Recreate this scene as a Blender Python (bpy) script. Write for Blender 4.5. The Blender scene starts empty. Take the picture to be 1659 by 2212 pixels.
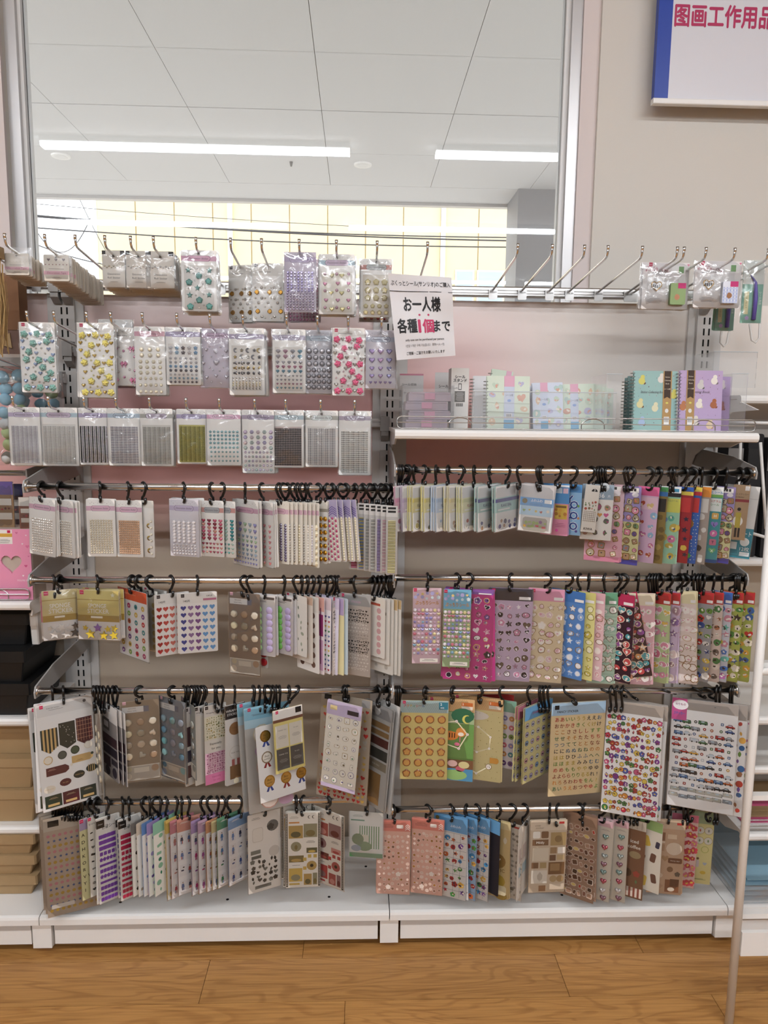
import bpy, math, random
from mathutils import Vector, Matrix
R = math.radians
rnd = random.Random(7)
sc = bpy.context.scene
COL = sc.collection

# ------------------------------------------------------------------ camera
FPX, CX, CY = 1560.2, 829.5, 1106.0
CAM = Vector((-0.0902, -2.0789, 1.40))
YAW, PIT, ROL = R(-2.123), R(-7.655), R(-0.632)
MR = Matrix.Rotation(YAW, 3, 'Z') @ Matrix.Rotation(PIT, 3, 'X') @ Matrix.Rotation(ROL, 3, 'Y')
camd = bpy.data.cameras.new('camera'); cam = bpy.data.objects.new('camera', camd); COL.objects.link(cam)
camd.sensor_fit = 'VERTICAL'; camd.sensor_height = 36.0; camd.lens = FPX / 2212 * 36.0
camd.clip_start = 0.05; camd.clip_end = 300
cam.matrix_world = Matrix.Translation(CAM) @ (MR @ Matrix.Rotation(R(90), 3, 'X')).to_4x4()
sc.camera = cam

# ------------------------------------------------------------------ world, exposure
sc.view_settings.view_transform = 'Standard'; sc.view_settings.look = 'None'
sc.view_settings.exposure = 0.25; sc.view_settings.gamma = 1.0
sc.view_settings.use_curve_mapping = False
sc.cycles.transparent_max_bounces = 32
sc.cycles.max_bounces = 5; sc.cycles.use_light_tree = False
sc.cycles.caustics_reflective = False; sc.cycles.caustics_refractive = False
TUBE_STRENGTH = 54
TUBE_COLOR = (1.0, 0.93, 0.84, 1)
w = bpy.data.worlds.new('sky'); sc.world = w; w.use_nodes = True
bg = w.node_tree.nodes['Background']; bg.inputs[0].default_value = (0.93, 0.97, 1.0, 1); bg.inputs[1].default_value = 3.0

def ray(px, py):
    return MR @ Vector(((px - CX) / FPX, 1.0, -(py - CY) / FPX))
def hit(px, py, Y):
    """point of the place seen at that pixel, on the upright plane Y"""
    d = ray(px, py); return CAM + d * ((Y - CAM.y) / d.y)

# ------------------------------------------------------------------ materials
def lin(h):
    if not isinstance(h, str): return tuple(h[:3])
    h = h.lstrip('#'); o = []
    for i in (0, 2, 4):
        c = int(h[i:i + 2], 16) / 255
        o.append(c / 12.92 if c <= .04045 else ((c + .055) / 1.055) ** 2.4)
    g = .2126 * o[0] + .7152 * o[1] + .0722 * o[2]
    return tuple(x + (g - x) * .08 for x in o)
def newmat(name):
    m = bpy.data.materials.new(name); m.use_nodes = True
    nt = m.node_tree; b = nt.nodes.get('Principled BSDF')
    return m, nt, b
def mat(name, col, rough=.5, metal=0, spec=.5, bump=None, var=None, coat=0):
    m, nt, b = newmat(name); N = nt.nodes; L = nt.links
    c = lin(col)
    b.inputs['Base Color'].default_value = (*c, 1); b.inputs['Roughness'].default_value = rough
    b.inputs['Metallic'].default_value = metal; b.inputs['Specular IOR Level'].default_value = spec
    if coat: b.inputs['Coat Weight'].default_value = coat; b.inputs['Coat Roughness'].default_value = .1
    tc = N.new('ShaderNodeTexCoord')
    if var:
        s, amt = var
        n = N.new('ShaderNodeTexNoise'); n.inputs['Scale'].default_value = s; n.inputs['Detail'].default_value = 3
        mx = N.new('ShaderNodeMix'); mx.data_type = 'RGBA'
        mx.inputs[6].default_value = (*[x * (1 - amt) for x in c], 1); mx.inputs[7].default_value = (*[min(1, x * (1 + amt)) for x in c], 1)
        L.new(tc.outputs['Object'], n.inputs['Vector']); L.new(n.outputs['Fac'], mx.inputs[0]); L.new(mx.outputs[2], b.inputs['Base Color'])
    if bump:
        s, st, ds = bump
        n = N.new('ShaderNodeTexNoise'); n.inputs['Scale'].default_value = s; n.inputs['Detail'].default_value = 3
        bp = N.new('ShaderNodeBump'); bp.inputs['Strength'].default_value = st; bp.inputs['Distance'].default_value = ds
        L.new(tc.outputs['Object'], n.inputs['Vector']); L.new(n.outputs['Fac'], bp.inputs['Height']); L.new(bp.outputs['Normal'], b.inputs['Normal'])
    return m
def colmat(name, rough, metal=0, spec=.5, coat=0, trans=0):
    """colour from the mesh's own print colours times the object's colour"""
    m, nt, b = newmat(name); N = nt.nodes; L = nt.links
    a = N.new('ShaderNodeAttribute'); a.attribute_name = 'ink'
    oi = N.new('ShaderNodeObjectInfo')
    mx = N.new('ShaderNodeMix'); mx.data_type = 'RGBA'; mx.blend_type = 'MULTIPLY'; mx.inputs[0].default_value = 1
    L.new(a.outputs['Color'], mx.inputs[6]); L.new(oi.outputs['Color'], mx.inputs[7]); L.new(mx.outputs[2], b.inputs['Base Color'])
    b.inputs['Roughness'].default_value = rough; b.inputs['Metallic'].default_value = metal; b.inputs['Specular IOR Level'].default_value = spec
    if coat: b.inputs['Coat Weight'].default_value = coat; b.inputs['Coat Roughness'].default_value = .06
    return m
def film(name, rough, bump, scale, refl=.16, tint=(.985, .985, .985), haze=0.0, hazecol=(.9, .9, .9)):
    """thin clear plastic: mostly let through, the rest mirrored"""
    m, nt, b = newmat(name); N = nt.nodes; L = nt.links; N.remove(b)
    out = N['Material Output']
    tr = N.new('ShaderNodeBsdfTransparent'); tr.inputs[0].default_value = (*tint, 1)
    gl = N.new('ShaderNodeBsdfGlossy'); gl.inputs['Roughness'].default_value = rough; gl.inputs[0].default_value = (1, 1, 1, 1)
    fr = N.new('ShaderNodeFresnel'); fr.inputs[0].default_value = 1.45
    mul = N.new('ShaderNodeMath'); mul.operation = 'MULTIPLY_ADD'; mul.inputs[1].default_value = refl / .16; mul.inputs[2].default_value = refl * .25
    mx = N.new('ShaderNodeMixShader')
    tc = N.new('ShaderNodeTexCoord')
    if bump:
        oi = N.new('ShaderNodeObjectInfo')
        ad = N.new('ShaderNodeVectorMath'); ad.operation = 'MULTIPLY_ADD'; ad.inputs[1].default_value = (1, 1, 1)
        cm = N.new('ShaderNodeCombineXYZ'); L.new(oi.outputs['Random'], cm.inputs[0]); L.new(oi.outputs['Random'], cm.inputs[1]); L.new(oi.outputs['Random'], cm.inputs[2])
        L.new(tc.outputs['Object'], ad.inputs[0]); L.new(cm.outputs[0], ad.inputs[2])
        n = N.new('ShaderNodeTexNoise'); n.noise_type = 'RIDGED_MULTIFRACTAL'; n.inputs['Scale'].default_value = scale; n.inputs['Detail'].default_value = 2; n.inputs['Distortion'].default_value = .6
        bp = N.new('ShaderNodeBump'); bp.inputs['Strength'].default_value = bump; bp.inputs['Distance'].default_value = .006
        L.new(ad.outputs[0], n.inputs['Vector']); L.new(n.outputs['Fac'], bp.inputs['Height'])
        L.new(bp.outputs['Normal'], gl.inputs['Normal'])
    L.new(fr.outputs[0], mul.inputs[0]); L.new(mul.outputs[0], mx.inputs[0])
    L.new(tr.outputs[0], mx.inputs[1]); L.new(gl.outputs[0], mx.inputs[2])
    last = mx.outputs[0]
    if haze:
        df = N.new('ShaderNodeBsdfDiffuse'); df.inputs[0].default_value = (*hazecol, 1)
        m2 = N.new('ShaderNodeMixShader'); m2.inputs[0].default_value = haze
        L.new(last, m2.inputs[1]); L.new(df.outputs[0], m2.inputs[2]); last = m2.outputs[0]
    L.new(last, out.inputs[0])
    return m
def emit(name, col, s):
    m, nt, b = newmat(name); b.inputs['Base Color'].default_value = (.9, .9, .9, 1)
    b.inputs['Emission Color'].default_value = (*lin(col), 1); b.inputs['Emission Strength'].default_value = s
    return m

M = {}
M['print'] = colmat('printed paper', .48, spec=.35)
M['card'] = colmat('coated card', .42, spec=.4)
M['puffy'] = colmat('soft puffy vinyl', .3, spec=.5, coat=.3)
M['gem'] = colmat('cut acrylic gem', .12, metal=.3, spec=.9, coat=.6)
M['pearl'] = colmat('pearl', .2, spec=.8, coat=.7)
M['foil'] = colmat('metal foil', .25, metal=.9)
M['film'] = film('clear sleeve', .12, .25, 22, refl=.10)
M['crinkle'] = film('crinkled clear bag', .10, .8, 30, refl=.13, haze=.015)
M['bag'] = film('clear zip bag', .2, .35, 18, refl=.12, haze=.10)
M['acrylic'] = film('clear acrylic', .03, 0, 1, refl=.07, tint=(.98, .985, .99), haze=.05)
M['glass'] = film('window glass', .0, 0, 1, refl=.17, tint=(.98, .98, .985))
M['chrome'] = mat('chrome', 'e2e0dd', .17, 1.0)
M['peg'] = mat('bright chrome wire', 'e6e5e3', .2, 1.0)
M['steel'] = mat('satin steel', 'bdbbb8', .28, 1.0)
M['black'] = mat('black plastic hook', '0d0d0e', .3, coat=.2)
M['white_steel'] = mat('white enamelled steel', 'ece9e4', .35, var=(6, .03))
M['upright'] = mat('light grey steel', 'cfccc8', .4, var=(6, .03))
M['slot'] = mat('slot shadow gap', '0c0c0c', .9)
M['grey_plastic'] = mat('mid grey steel', '7c7976', .45)
M['bracket'] = mat('grey bracket steel', '9b9894', .45)
M['ptfe'] = mat('grey rail plastic', '8e8d8c', .4)
M['wall'] = mat('cream wall paint', 'd6d0c6', .7, var=(3, .02), bump=(180, .08, .002))
M['wall_strip'] = mat('pinkish wall lining', 'dccfcb', .7, var=(3, .02))
M['alu'] = mat('window aluminium', 'c2c0bf', .35, .5)
M['alu_light'] = mat('white window bead', 'e3e2e0', .4)
M['kraft'] = mat('kraft board', 'a5875c', .75, var=(18, .08))
M['kraft_dark'] = mat('brown kraft', '7d5533', .75, var=(18, .08))
M['blackbox'] = mat('black board', '0b0b0c', .5)
M['offwhite'] = mat('off white board', 'd9d5cf', .6)
M['pink_board'] = mat('pink gift board', 'e58fb0', .5, var=(10, .03))
M['far_wall'] = mat('far shop wall', '908f90', .8, var=(2, .2))
M['ceil'] = mat('white ceiling board', 'e8e6e2', .8)
M['canopy'] = mat('outside soffit board', 'dcdcdc', .8, bump=(300, .3, .003), var=(150, .035))
M['concrete'] = mat('concrete', 'b3b0ab', .85, var=(2, .06))
M['column'] = mat('grey column cladding', '8f9092', .6, var=(4, .04))
M['siding'] = mat('cream siding', 'd9c79c', .7, var=(2, .05))
M['siding_gap'] = mat('siding joint', 'c6b48a', .8)
M['pipe'] = mat('white pipe', 'f0efec', .4)
M['glass_far'] = mat('far window', '9fb4c2', .15)
M['wire'] = mat('wire', '3e4246', .7)
M['roof'] = mat('roof slate', '6d7075', .8)
M['tube'] = emit('lamp diffuser', 'f0f7ff', TUBE_STRENGTH)
M['sign_blue'] = mat('sign blue', '0039a4', .4)
M['sign_white'] = mat('sign face', 'd9d8de', .35)
M['plush_b'] = mat('light blue foam', 'a3d3e8', .9, bump=(80, .4, .01))
M['plush_g'] = mat('pale green foam', 'c6d99a', .9, bump=(80, .4, .01))
M['plush_w'] = mat('white foam', 'dcdedd', .9, bump=(80, .4, .01))
M['straw'] = mat('dry raffia', 'a5844f', .85, var=(90, .4))
M['dark'] = mat('dark cloth', '1b191c', .8, var=(40, .3))
M['blue_paper'] = mat('light blue paper', '8fb6c8', .6)
M['gold'] = mat('gold metal', 'b98d3c', .25, 1.0)

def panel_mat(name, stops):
    """board with a pink light cast, greying lower down, painted into its colour; stops: (z, colour)"""
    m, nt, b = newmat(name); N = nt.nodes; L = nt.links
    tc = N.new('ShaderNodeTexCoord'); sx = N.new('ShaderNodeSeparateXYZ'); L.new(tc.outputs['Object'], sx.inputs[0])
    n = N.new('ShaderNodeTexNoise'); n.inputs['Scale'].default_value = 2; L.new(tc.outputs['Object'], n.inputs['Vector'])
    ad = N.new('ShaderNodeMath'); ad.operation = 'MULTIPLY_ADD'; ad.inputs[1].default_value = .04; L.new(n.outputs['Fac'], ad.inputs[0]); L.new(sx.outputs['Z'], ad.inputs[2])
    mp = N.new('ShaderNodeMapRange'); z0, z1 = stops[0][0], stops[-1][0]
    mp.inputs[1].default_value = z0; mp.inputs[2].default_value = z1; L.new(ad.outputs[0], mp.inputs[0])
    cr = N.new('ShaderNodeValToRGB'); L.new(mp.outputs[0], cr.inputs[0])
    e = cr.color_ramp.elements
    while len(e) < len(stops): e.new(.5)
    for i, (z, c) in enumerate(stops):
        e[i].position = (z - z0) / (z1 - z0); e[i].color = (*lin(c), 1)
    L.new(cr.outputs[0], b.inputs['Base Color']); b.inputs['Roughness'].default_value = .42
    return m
def wood_mat():
    m, nt, b = newmat('oak plank'); N = nt.nodes; L = nt.links
    tc = N.new('ShaderNodeTexCoord'); oi = N.new('ShaderNodeObjectInfo')
    cm = N.new('ShaderNodeCombineXYZ')
    mm = N.new('ShaderNodeMath'); mm.operation = 'MULTIPLY'; mm.inputs[1].default_value = 37.0
    L.new(oi.outputs['Random'], mm.inputs[0]); L.new(mm.outputs[0], cm.inputs[0]); L.new(mm.outputs[0], cm.inputs[1])
    ad = N.new('ShaderNodeVectorMath'); ad.operation = 'ADD'; L.new(tc.outputs['Object'], ad.inputs[0]); L.new(cm.outputs[0], ad.inputs[1])
    mp = N.new('ShaderNodeMapping'); mp.inputs['Scale'].default_value = (1.3, 9, 1); L.new(ad.outputs[0], mp.inputs[0])
    n1 = N.new('ShaderNodeTexNoise'); n1.inputs['Scale'].default_value = 1.4; n1.inputs['Detail'].default_value = 2; n1.inputs['Distortion'].default_value = .8
    L.new(mp.outputs[0], n1.inputs['Vector'])
    ms = N.new('ShaderNodeMath'); ms.operation = 'MULTIPLY'; ms.inputs[1].default_value = 70; L.new(n1.outputs['Fac'], ms.inputs[0])
    si = N.new('ShaderNodeMath'); si.operation = 'SINE'; L.new(ms.outputs[0], si.inputs[0])
    r1 = N.new('ShaderNodeMapRange'); r1.inputs[1].default_value = .2; r1.inputs[2].default_value = 1.0; L.new(si.outputs[0], r1.inputs[0])
    mp2 = N.new('ShaderNodeMapping'); mp2.inputs['Scale'].default_value = (6, 160, 1); L.new(ad.outputs[0], mp2.inputs[0])
    n2 = N.new('ShaderNodeTexNoise'); n2.inputs['Scale'].default_value = 1; n2.inputs['Detail'].default_value = 4; L.new(mp2.outputs[0], n2.inputs['Vector'])
    c1 = N.new('ShaderNodeMix'); c1.data_type = 'RGBA'; c1.inputs[6].default_value = (*lin('bb8643'), 1); c1.inputs[7].default_value = (*lin('8f5a1f'), 1)
    f1 = N.new('ShaderNodeMath'); f1.operation = 'MULTIPLY'; f1.inputs[1].default_value = .42; L.new(r1.outputs[0], f1.inputs[0]); L.new(f1.outputs[0], c1.inputs[0])
    c2 = N.new('ShaderNodeMix'); c2.data_type = 'RGBA'; c2.blend_type = 'MULTIPLY'; c2.inputs[0].default_value = .55
    r2 = N.new('ShaderNodeValToRGB'); r2.color_ramp.elements[0].color = (.5, .42, .32, 1); r2.color_ramp.elements[0].position = .3; r2.color_ramp.elements[1].color = (1, 1, 1, 1); r2.color_ramp.elements[1].position = .6
    L.new(n2.outputs['Fac'], r2.inputs[0]); L.new(c1.outputs[2], c2.inputs[6]); L.new(r2.outputs[0], c2.inputs[7])
    hv = N.new('ShaderNodeHueSaturation'); rv = N.new('ShaderNodeMapRange'); rv.inputs[3].default_value = .9; rv.inputs[4].default_value = 1.08
    L.new(oi.outputs['Random'], rv.inputs[0]); L.new(rv.outputs[0], hv.inputs['Value']); L.new(c2.outputs[2], hv.inputs['Color'])
    L.new(hv.outputs[0], b.inputs['Base Color']); b.inputs['Roughness'].default_value = .38
    bp = N.new('ShaderNodeBump'); bp.inputs['Strength'].default_value = .08; bp.inputs['Distance'].default_value = .002; L.new(n2.outputs['Fac'], bp.inputs['Height']); L.new(bp.outputs[0], b.inputs['Normal'])
    return m
M['wood'] = wood_mat()

# ------------------------------------------------------------------ mesh builder
class MB:
    def __init__(s): s.v = []; s.f = []; s.c = []
    def add(s, vs, fs, col=(1, 1, 1)):
        o = len(s.v); s.v += [tuple(p) for p in vs]
        for f in fs: s.f.append(tuple(i + o for i in f)); s.c.append(col)
        return s
    def box(s, x0, x1, y0, y1, z0, z1, col=(1, 1, 1)):
        return s.add([(x0, y0, z0), (x1, y0, z0), (x1, y1, z0), (x0, y1, z0), (x0, y0, z1), (x1, y0, z1), (x1, y1, z1), (x0, y1, z1)],
                     [(0, 3, 2, 1), (4, 5, 6, 7), (0, 1, 5, 4), (1, 2, 6, 5), (2, 3, 7, 6), (3, 0, 4, 7)], col)
    def extr(s, pts, fn0, fn1, col=(1, 1, 1)):
        """closed outline pts, put in place by fn0 and fn1, joined by a wall"""
        n = len(pts); a = [fn0(*p) for p in pts]; b = [fn1(*p) for p in pts]
        return s.add(a + b, [tuple(range(n)), tuple(range(2 * n - 1, n - 1, -1))] + [(i, i + n, (i + 1) % n + n, (i + 1) % n) for i in range(n)], col)
    def tube(s, pts, r, n=8, closed=False, col=(1, 1, 1)):
        pts = [Vector(p) for p in pts]; N = len(pts); rings = []
        rr = r if isinstance(r, (list, tuple)) else [r] * N
        up = None
        for i, p in enumerate(pts):
            if closed: t = pts[(i + 1) % N] - pts[i - 1]
            else: t = pts[min(i + 1, N - 1)] - pts[max(i - 1, 0)]
            t.normalize()
            if up is None: up = Vector((0, 0, 1)) if abs(t.z) < .9 else Vector((1, 0, 0))
            a = t.cross(up)
            if a.length < 1e-4: a = t.cross(Vector((0, 1, 0)))
            a.normalize(); up2 = a.cross(t).normalized(); up = up2
            rings.append([p + (a * math.cos(k * 2 * math.pi / n) + up2 * math.sin(k * 2 * math.pi / n)) * rr[i] for k in range(n)])
        o = len(s.v); s.v += [tuple(q) for rg in rings for q in rg]
        last = N if closed else N - 1
        for i in range(last):
            for k in range(n):
                s.f.append((o + i * n + k, o + i * n + (k + 1) % n, o + ((i + 1) % N) * n + (k + 1) % n, o + ((i + 1) % N) * n + k)); s.c.append(col)
        if not closed:
            s.f.append(tuple(o + k for k in range(n))[::-1]); s.c.append(col)
            s.f.append(tuple(o + (N - 1) * n + k for k in range(n))); s.c.append(col)
        return s
    def mesh(s, name, mt, smooth=False):
        me = bpy.data.meshes.new(name); me.from_pydata(s.v, [], s.f)
        at = me.color_attributes.new('ink', 'FLOAT_COLOR', 'CORNER')
        buf = []
        for f, c in zip(s.f, s.c): buf += [c[0], c[1], c[2], 1.0] * len(f)
        at.data.foreach_set('color', buf)
        if smooth: me.polygons.foreach_set('use_smooth', [True] * len(me.polygons))
        me.materials.append(M[mt] if isinstance(mt, str) else mt)
        me.update()
        return me
    def build(s, name, mt, parent=None, loc=None, smooth=False):
        return link(name, s.mesh(name, mt, smooth), parent, loc)
def link(name, data, parent=None, loc=None):
    o = bpy.data.objects.new(name, data); COL.objects.link(o)
    if parent: o.parent = parent
    if loc is not None: o.location = loc
    return o
def tag(o, label=None, cat=None, group=None, kind=None):
    if label: o['label'] = label
    if cat: o['category'] = cat
    if group: o['group'] = group
    if kind: o['kind'] = kind
    return o
def empty(name, loc=(0, 0, 0), rot=(0, 0, 0)):
    o = bpy.data.objects.new(name, None); o.empty_display_size = .05; COL.objects.link(o); o.location = loc; o.rotation_euler = rot
    return o
def struct(o): o['kind'] = 'structure'; return o
def circ(r, n=12, cx=0, cy=0, a0=0): return [(cx + r * math.cos(a0 + 2 * math.pi * k / n), cy + r * math.sin(a0 + 2 * math.pi * k / n)) for k in range(n)]
def rrect(x0, x1, y0, y1, r, n=3):
    o = []
    for cx, cy, a in ((x1 - r, y1 - r, 0), (x0 + r, y1 - r, 90), (x0 + r, y0 + r, 180), (x1 - r, y0 + r, 270)):
        for k in range(n + 1):
            t = R(a + 90 * k / n); o.append((cx + r * math.cos(t), cy + r * math.sin(t)))
    return o

# ------------------------------------------------------------------ flat print
_txt = {}
def glyphs(s, bold=0., shear=0.):
    k = (s, bold, shear)
    if k not in _txt:
        c = bpy.data.curves.new('glyph', 'FONT'); c.body = s; c.resolution_u = 2; c.shear = shear
        o = bpy.data.objects.new('glyph', c); me = o.to_mesh()
        vs = [(v.co.x, v.co.y) for v in me.vertices]; fs = [tuple(p.vertices) for p in me.polygons]
        o.to_mesh_clear(); bpy.data.objects.remove(o); bpy.data.curves.remove(c)
        if bold:
            q = bold * .9; n0 = len(vs); v0, f0 = vs, fs; vs, fs = [], []
            for kk, (dx, dy) in enumerate(((-q, 0), (q, 0), (0, q), (0, -q))):
                vs += [(x + dx, y + dy) for x, y in v0]; fs += [tuple(i + kk * n0 for i in f) for f in f0]
        x0 = min((v[0] for v in vs), default=0); x1 = max((v[0] for v in vs), default=1)
        y0 = min((v[1] for v in vs), default=0); y1 = max((v[1] for v in vs), default=1)
        _txt[k] = (vs, fs, x0, x1, y0, y1)
    return _txt[k]
def heart_pts(n=14):
    o = []
    for k in range(n):
        t = 2 * math.pi * k / n
        o.append((16 * math.sin(t) ** 3 / 32, -(13 * math.cos(t) - 5 * math.cos(2 * t) - 2 * math.cos(3 * t) - math.cos(4 * t)) / 32 - .08))
    return o
HEART = heart_pts()
def star_pts(n=5, ratio=.45, r=.5): return [((r if k % 2 == 0 else r * ratio) * math.sin(math.pi * k / n), -(r if k % 2 == 0 else r * ratio) * math.cos(math.pi * k / n)) for k in range(2 * n)]
STAR = star_pts()
def flower_pts(n=5, m=20, dep=.17): return [((.5 - dep + dep * abs(math.cos(n * math.pi * k / m)) ** .5) * math.sin(2 * math.pi * k / m), -(.5 - dep + dep * abs(math.cos(n * math.pi * k / m)) ** .5) * math.cos(2 * math.pi * k / m)) for k in range(m)]
FLOWER = flower_pts(5, 40, .14); SCALLOP = flower_pts(12, 36, .035)
MOON = [(.5 * math.cos(R(a)) - .1, .5 * math.sin(R(a))) for a in range(60, 301, 24)] + [(.36 * math.cos(R(a)) + .02, .40 * math.sin(R(a))) for a in range(280, 79, -25)]
CAR = [(-.5, .18), (-.5, -.02), (-.3, -.06), (-.18, -.22), (.16, -.22), (.3, -.05), (.5, 0), (.5, .18)]
BUS = [(-.5, .2), (-.5, -.22), (.42, -.22), (.5, -.05), (.5, .2)]
DIAM = [(-.5, -.12), (-.28, -.4), (.28, -.4), (.5, -.12), (0, .45)]
LEAF = [(0, -.5), (.25, -.15), (.22, .2), (0, .5), (-.22, .2), (-.25, -.15)]
TAGP = [(-.5, -.3), (.34, -.3), (.5, -.12), (.5, .12), (.34, .3), (-.5, .3)]
SHAPES = {'heart': HEART, 'star': STAR, 'flower': FLOWER, 'scallop': SCALLOP, 'moon': MOON, 'car': CAR, 'bus': BUS, 'diamond': DIAM, 'leaf': LEAF, 'tag': TAGP,
          'circle': circ(.5, 14), 'oval': [(x, y * .68) for x, y in circ(.5, 14)], 'rect': [(-.5, -.5), (.5, -.5), (.5, .5), (-.5, .5)], 'slab': rrect(-.5, .5, -.28, .28, .08, 1), 'rsq': rrect(-.45, .45, -.45, .45, .15, 2),
          'tall': rrect(-.28, .28, -.5, .5, .15, 2), 'label': [(-.5, 0), (-.42, -.24), (.42, -.24), (.5, 0), (.42, .24), (-.42, .24)], 'six': circ(.5, 6, a0=.5), 'sq': rrect(-.5, .5, -.5, .5, .02, 1)}
def blob(rr, n=11): return [((.38 + .12 * rr.random()) * math.cos(2 * math.pi * k / n), (.38 + .12 * rr.random()) * math.sin(2 * math.pi * k / n)) for k in range(n)]

class PR:
    """flat print in millimetres: x from the middle, y down from the top edge"""
    def __init__(s): s.mb = {}; s.gems = []; s.st = {}; s.hy = 9; s.y0 = .0007; s.base = 0
    def _m(s, foil=False): return s.mb.setdefault('foil' if foil else 'print', MB())
    def poly(s, pts, col, l=1, foil=False):
        y = -s.y0 - (s.base + l) * .000016
        s._m(foil).add([(x / 1000, y, -(yy - s.hy) / 1000) for x, yy in pts], [tuple(range(len(pts)))[::-1]], lin(col) if isinstance(col, str) else col)
    def rect(s, x0, x1, y0, y1, col, l=1, foil=False): s.poly([(x0, y1), (x0, y0), (x1, y0), (x1, y1)][::-1], col, l, foil)
    def sh(s, kind, cx, cy, sx, col, l=2, sy=None, rot=0, foil=False):
        sy = sy or sx; c, n = math.cos(rot), math.sin(rot); P = SHAPES[kind] if isinstance(kind, str) else kind
        pts = [(cx + x * sx * c - y * sy * n, cy + x * sx * n + y * sy * c) for x, y in P]
        a = sum(pts[i][0] * pts[(i + 1) % len(pts)][1] - pts[(i + 1) % len(pts)][0] * pts[i][1] for i in range(len(pts)))
        s.poly(pts if a > 0 else pts[::-1], col, l, foil)
    def text(s, t, cx, cy, size, col, l=4, maxw=None, bold=0., shear=0., align='C', rot=0, sx=1.):
        vs, fs, x0, x1, y0, y1 = glyphs(t, bold, shear)
        k = size; kx = size * sx
        if maxw and (x1 - x0) * kx > maxw: kx = maxw / (x1 - x0)
        ox = {'C': (x0 + x1) / 2, 'L': x0, 'R': x1}[align]; c, n = math.cos(rot), math.sin(rot)
        y = -s.y0 - (s.base + l) * .000016; col = lin(col)
        P = []; n0 = len(vs) // 4 if bold else len(vs)
        for q, (vx, vy) in enumerate(vs):
            a, b = (vx - ox) * kx, -(vy - .33) * k
            P.append(((cx + a * c - b * n) / 1000, y - (q // n0) * .000004, -(cy + a * n + b * c - s.hy) / 1000))
        s._m().add(P, fs, col)
    def lines(s, cx, cy, w_, n, col, gap=2.2, th=.8, l=3, seed=1):
        rr = random.Random(seed)
        for k in range(n):
            ww = w_ * (.6 + .4 * rr.random()); s.rect(cx - ww / 2, cx + ww / 2, cy + k * gap - th / 2, cy + k * gap + th / 2, col, l)
    def logo(s, x, y, a, col='c4124c', t='e9d5da'):
        s.rect(x - a / 2, x + a / 2, y - a / 2, y + a / 2, col, 3); s.text('Daiso', x, y, a * .34, t, 5, maxw=a * .8, shear=.2)
    def gem(s, kind, x, y, size, col, mt='gem', rot=0): s.gems.append((kind, x, y, size, lin(col), mt, rot))
    def small(s, kind, x, y, size, col, mt='gem'):
        s.st.setdefault((kind, mt), []).append((x, y, size, lin(col)))
    def build(s, name, mt, parent, yoff=0):
        o = None
        for k, mb in s.mb.items():
            o = mb.build(name if k == 'print' else 'foil_print', k, parent)
            if yoff: o.location.y = yoff
        return o

# ------------------------------------------------------------------ small raised shapes, one unit wide, front towards -Y
def puff(outline, hgt, top=.72, mid=.93):
    b = MB(); n = len(outline)
    rings = [[(x, 0, -y) for x, y in outline], [(x * mid, -hgt * .6, -y * mid) for x, y in outline], [(x * top, -hgt, -y * top) for x, y in outline]]
    b.v = [p for r_ in rings for p in r_]
    for i in range(2):
        for k in range(n): b.f.append((i * n + k, (i + 1) * n + k, (i + 1) * n + (k + 1) % n, i * n + (k + 1) % n)); b.c.append((1, 1, 1))
    b.f.append(tuple(2 * n + k for k in range(n))[::-1]); b.c.append((1, 1, 1))
    return b
def facet(outline, hgt, cap=.55):
    b = MB(); n = len(outline)
    b.v = [(x, 0, -y) for x, y in outline] + [(x * cap, -hgt, -y * cap) for x, y in outline] + [(0, -hgt * 1.12, .0)]
    for k in range(n):
        sh = .75 + .25 * ((k * 7) % 5) / 4
        b.f.append((k, n + k, n + (k + 1) % n, (k + 1) % n)); b.c.append((sh, sh, sh))
        b.f.append((n + k, 2 * n, n + (k + 1) % n)); b.c.append((1, 1, 1))
    return b
def rose():
    """rose: three tiers of cupped round petals and a bud"""
    b = MB()
    for n, rad, size, y, a0 in ((5, .30, .24, 0, 0), (4, .17, .20, -.12, .5), (3, .07, .14, -.21, 1.1)):
        for k in range(n):
            a = a0 + 2 * math.pi * k / n; cx, cz = rad * math.cos(a), rad * math.sin(a); o = len(b.v); m = 9
            for rr_, yy in ((1, 0), (.92, -.13), (.6, -.17)): b.v += [(cx + size * rr_ * math.cos(2 * math.pi * q / m), y + yy - .05 * math.cos(2 * math.pi * q / m - a), cz + size * rr_ * math.sin(2 * math.pi * q / m)) for q in range(m)]
            for i_ in range(2):
                for q in range(m): b.f.append((o + i_ * m + q, o + i_ * m + (q + 1) % m, o + (i_ + 1) * m + (q + 1) % m, o + (i_ + 1) * m + q)); b.c.append((1, 1, 1))
            b.f.append(tuple(o + 2 * m + q for q in range(m))); b.c.append((1, 1, 1))
    return b
def dome(n=8):
    b = MB(); b.v = []
    for r_, y in ((.5, 0), (.46, -.2), (.32, -.38)): b.v += [(r_ * math.cos(2 * math.pi * k / n), y, r_ * math.sin(2 * math.pi * k / n)) for k in range(n)]
    b.v.append((0, -.47, 0))
    for i in range(2):
        for k in range(n): b.f.append((i * n + k, i * n + (k + 1) % n, (i + 1) * n + (k + 1) % n, (i + 1) * n + k)); b.c.append((1, 1, 1))
    for k in range(n): b.f.append((2 * n + k, 2 * n + (k + 1) % n, 3 * n)); b.c.append((1, 1, 1))
    return b
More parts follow.
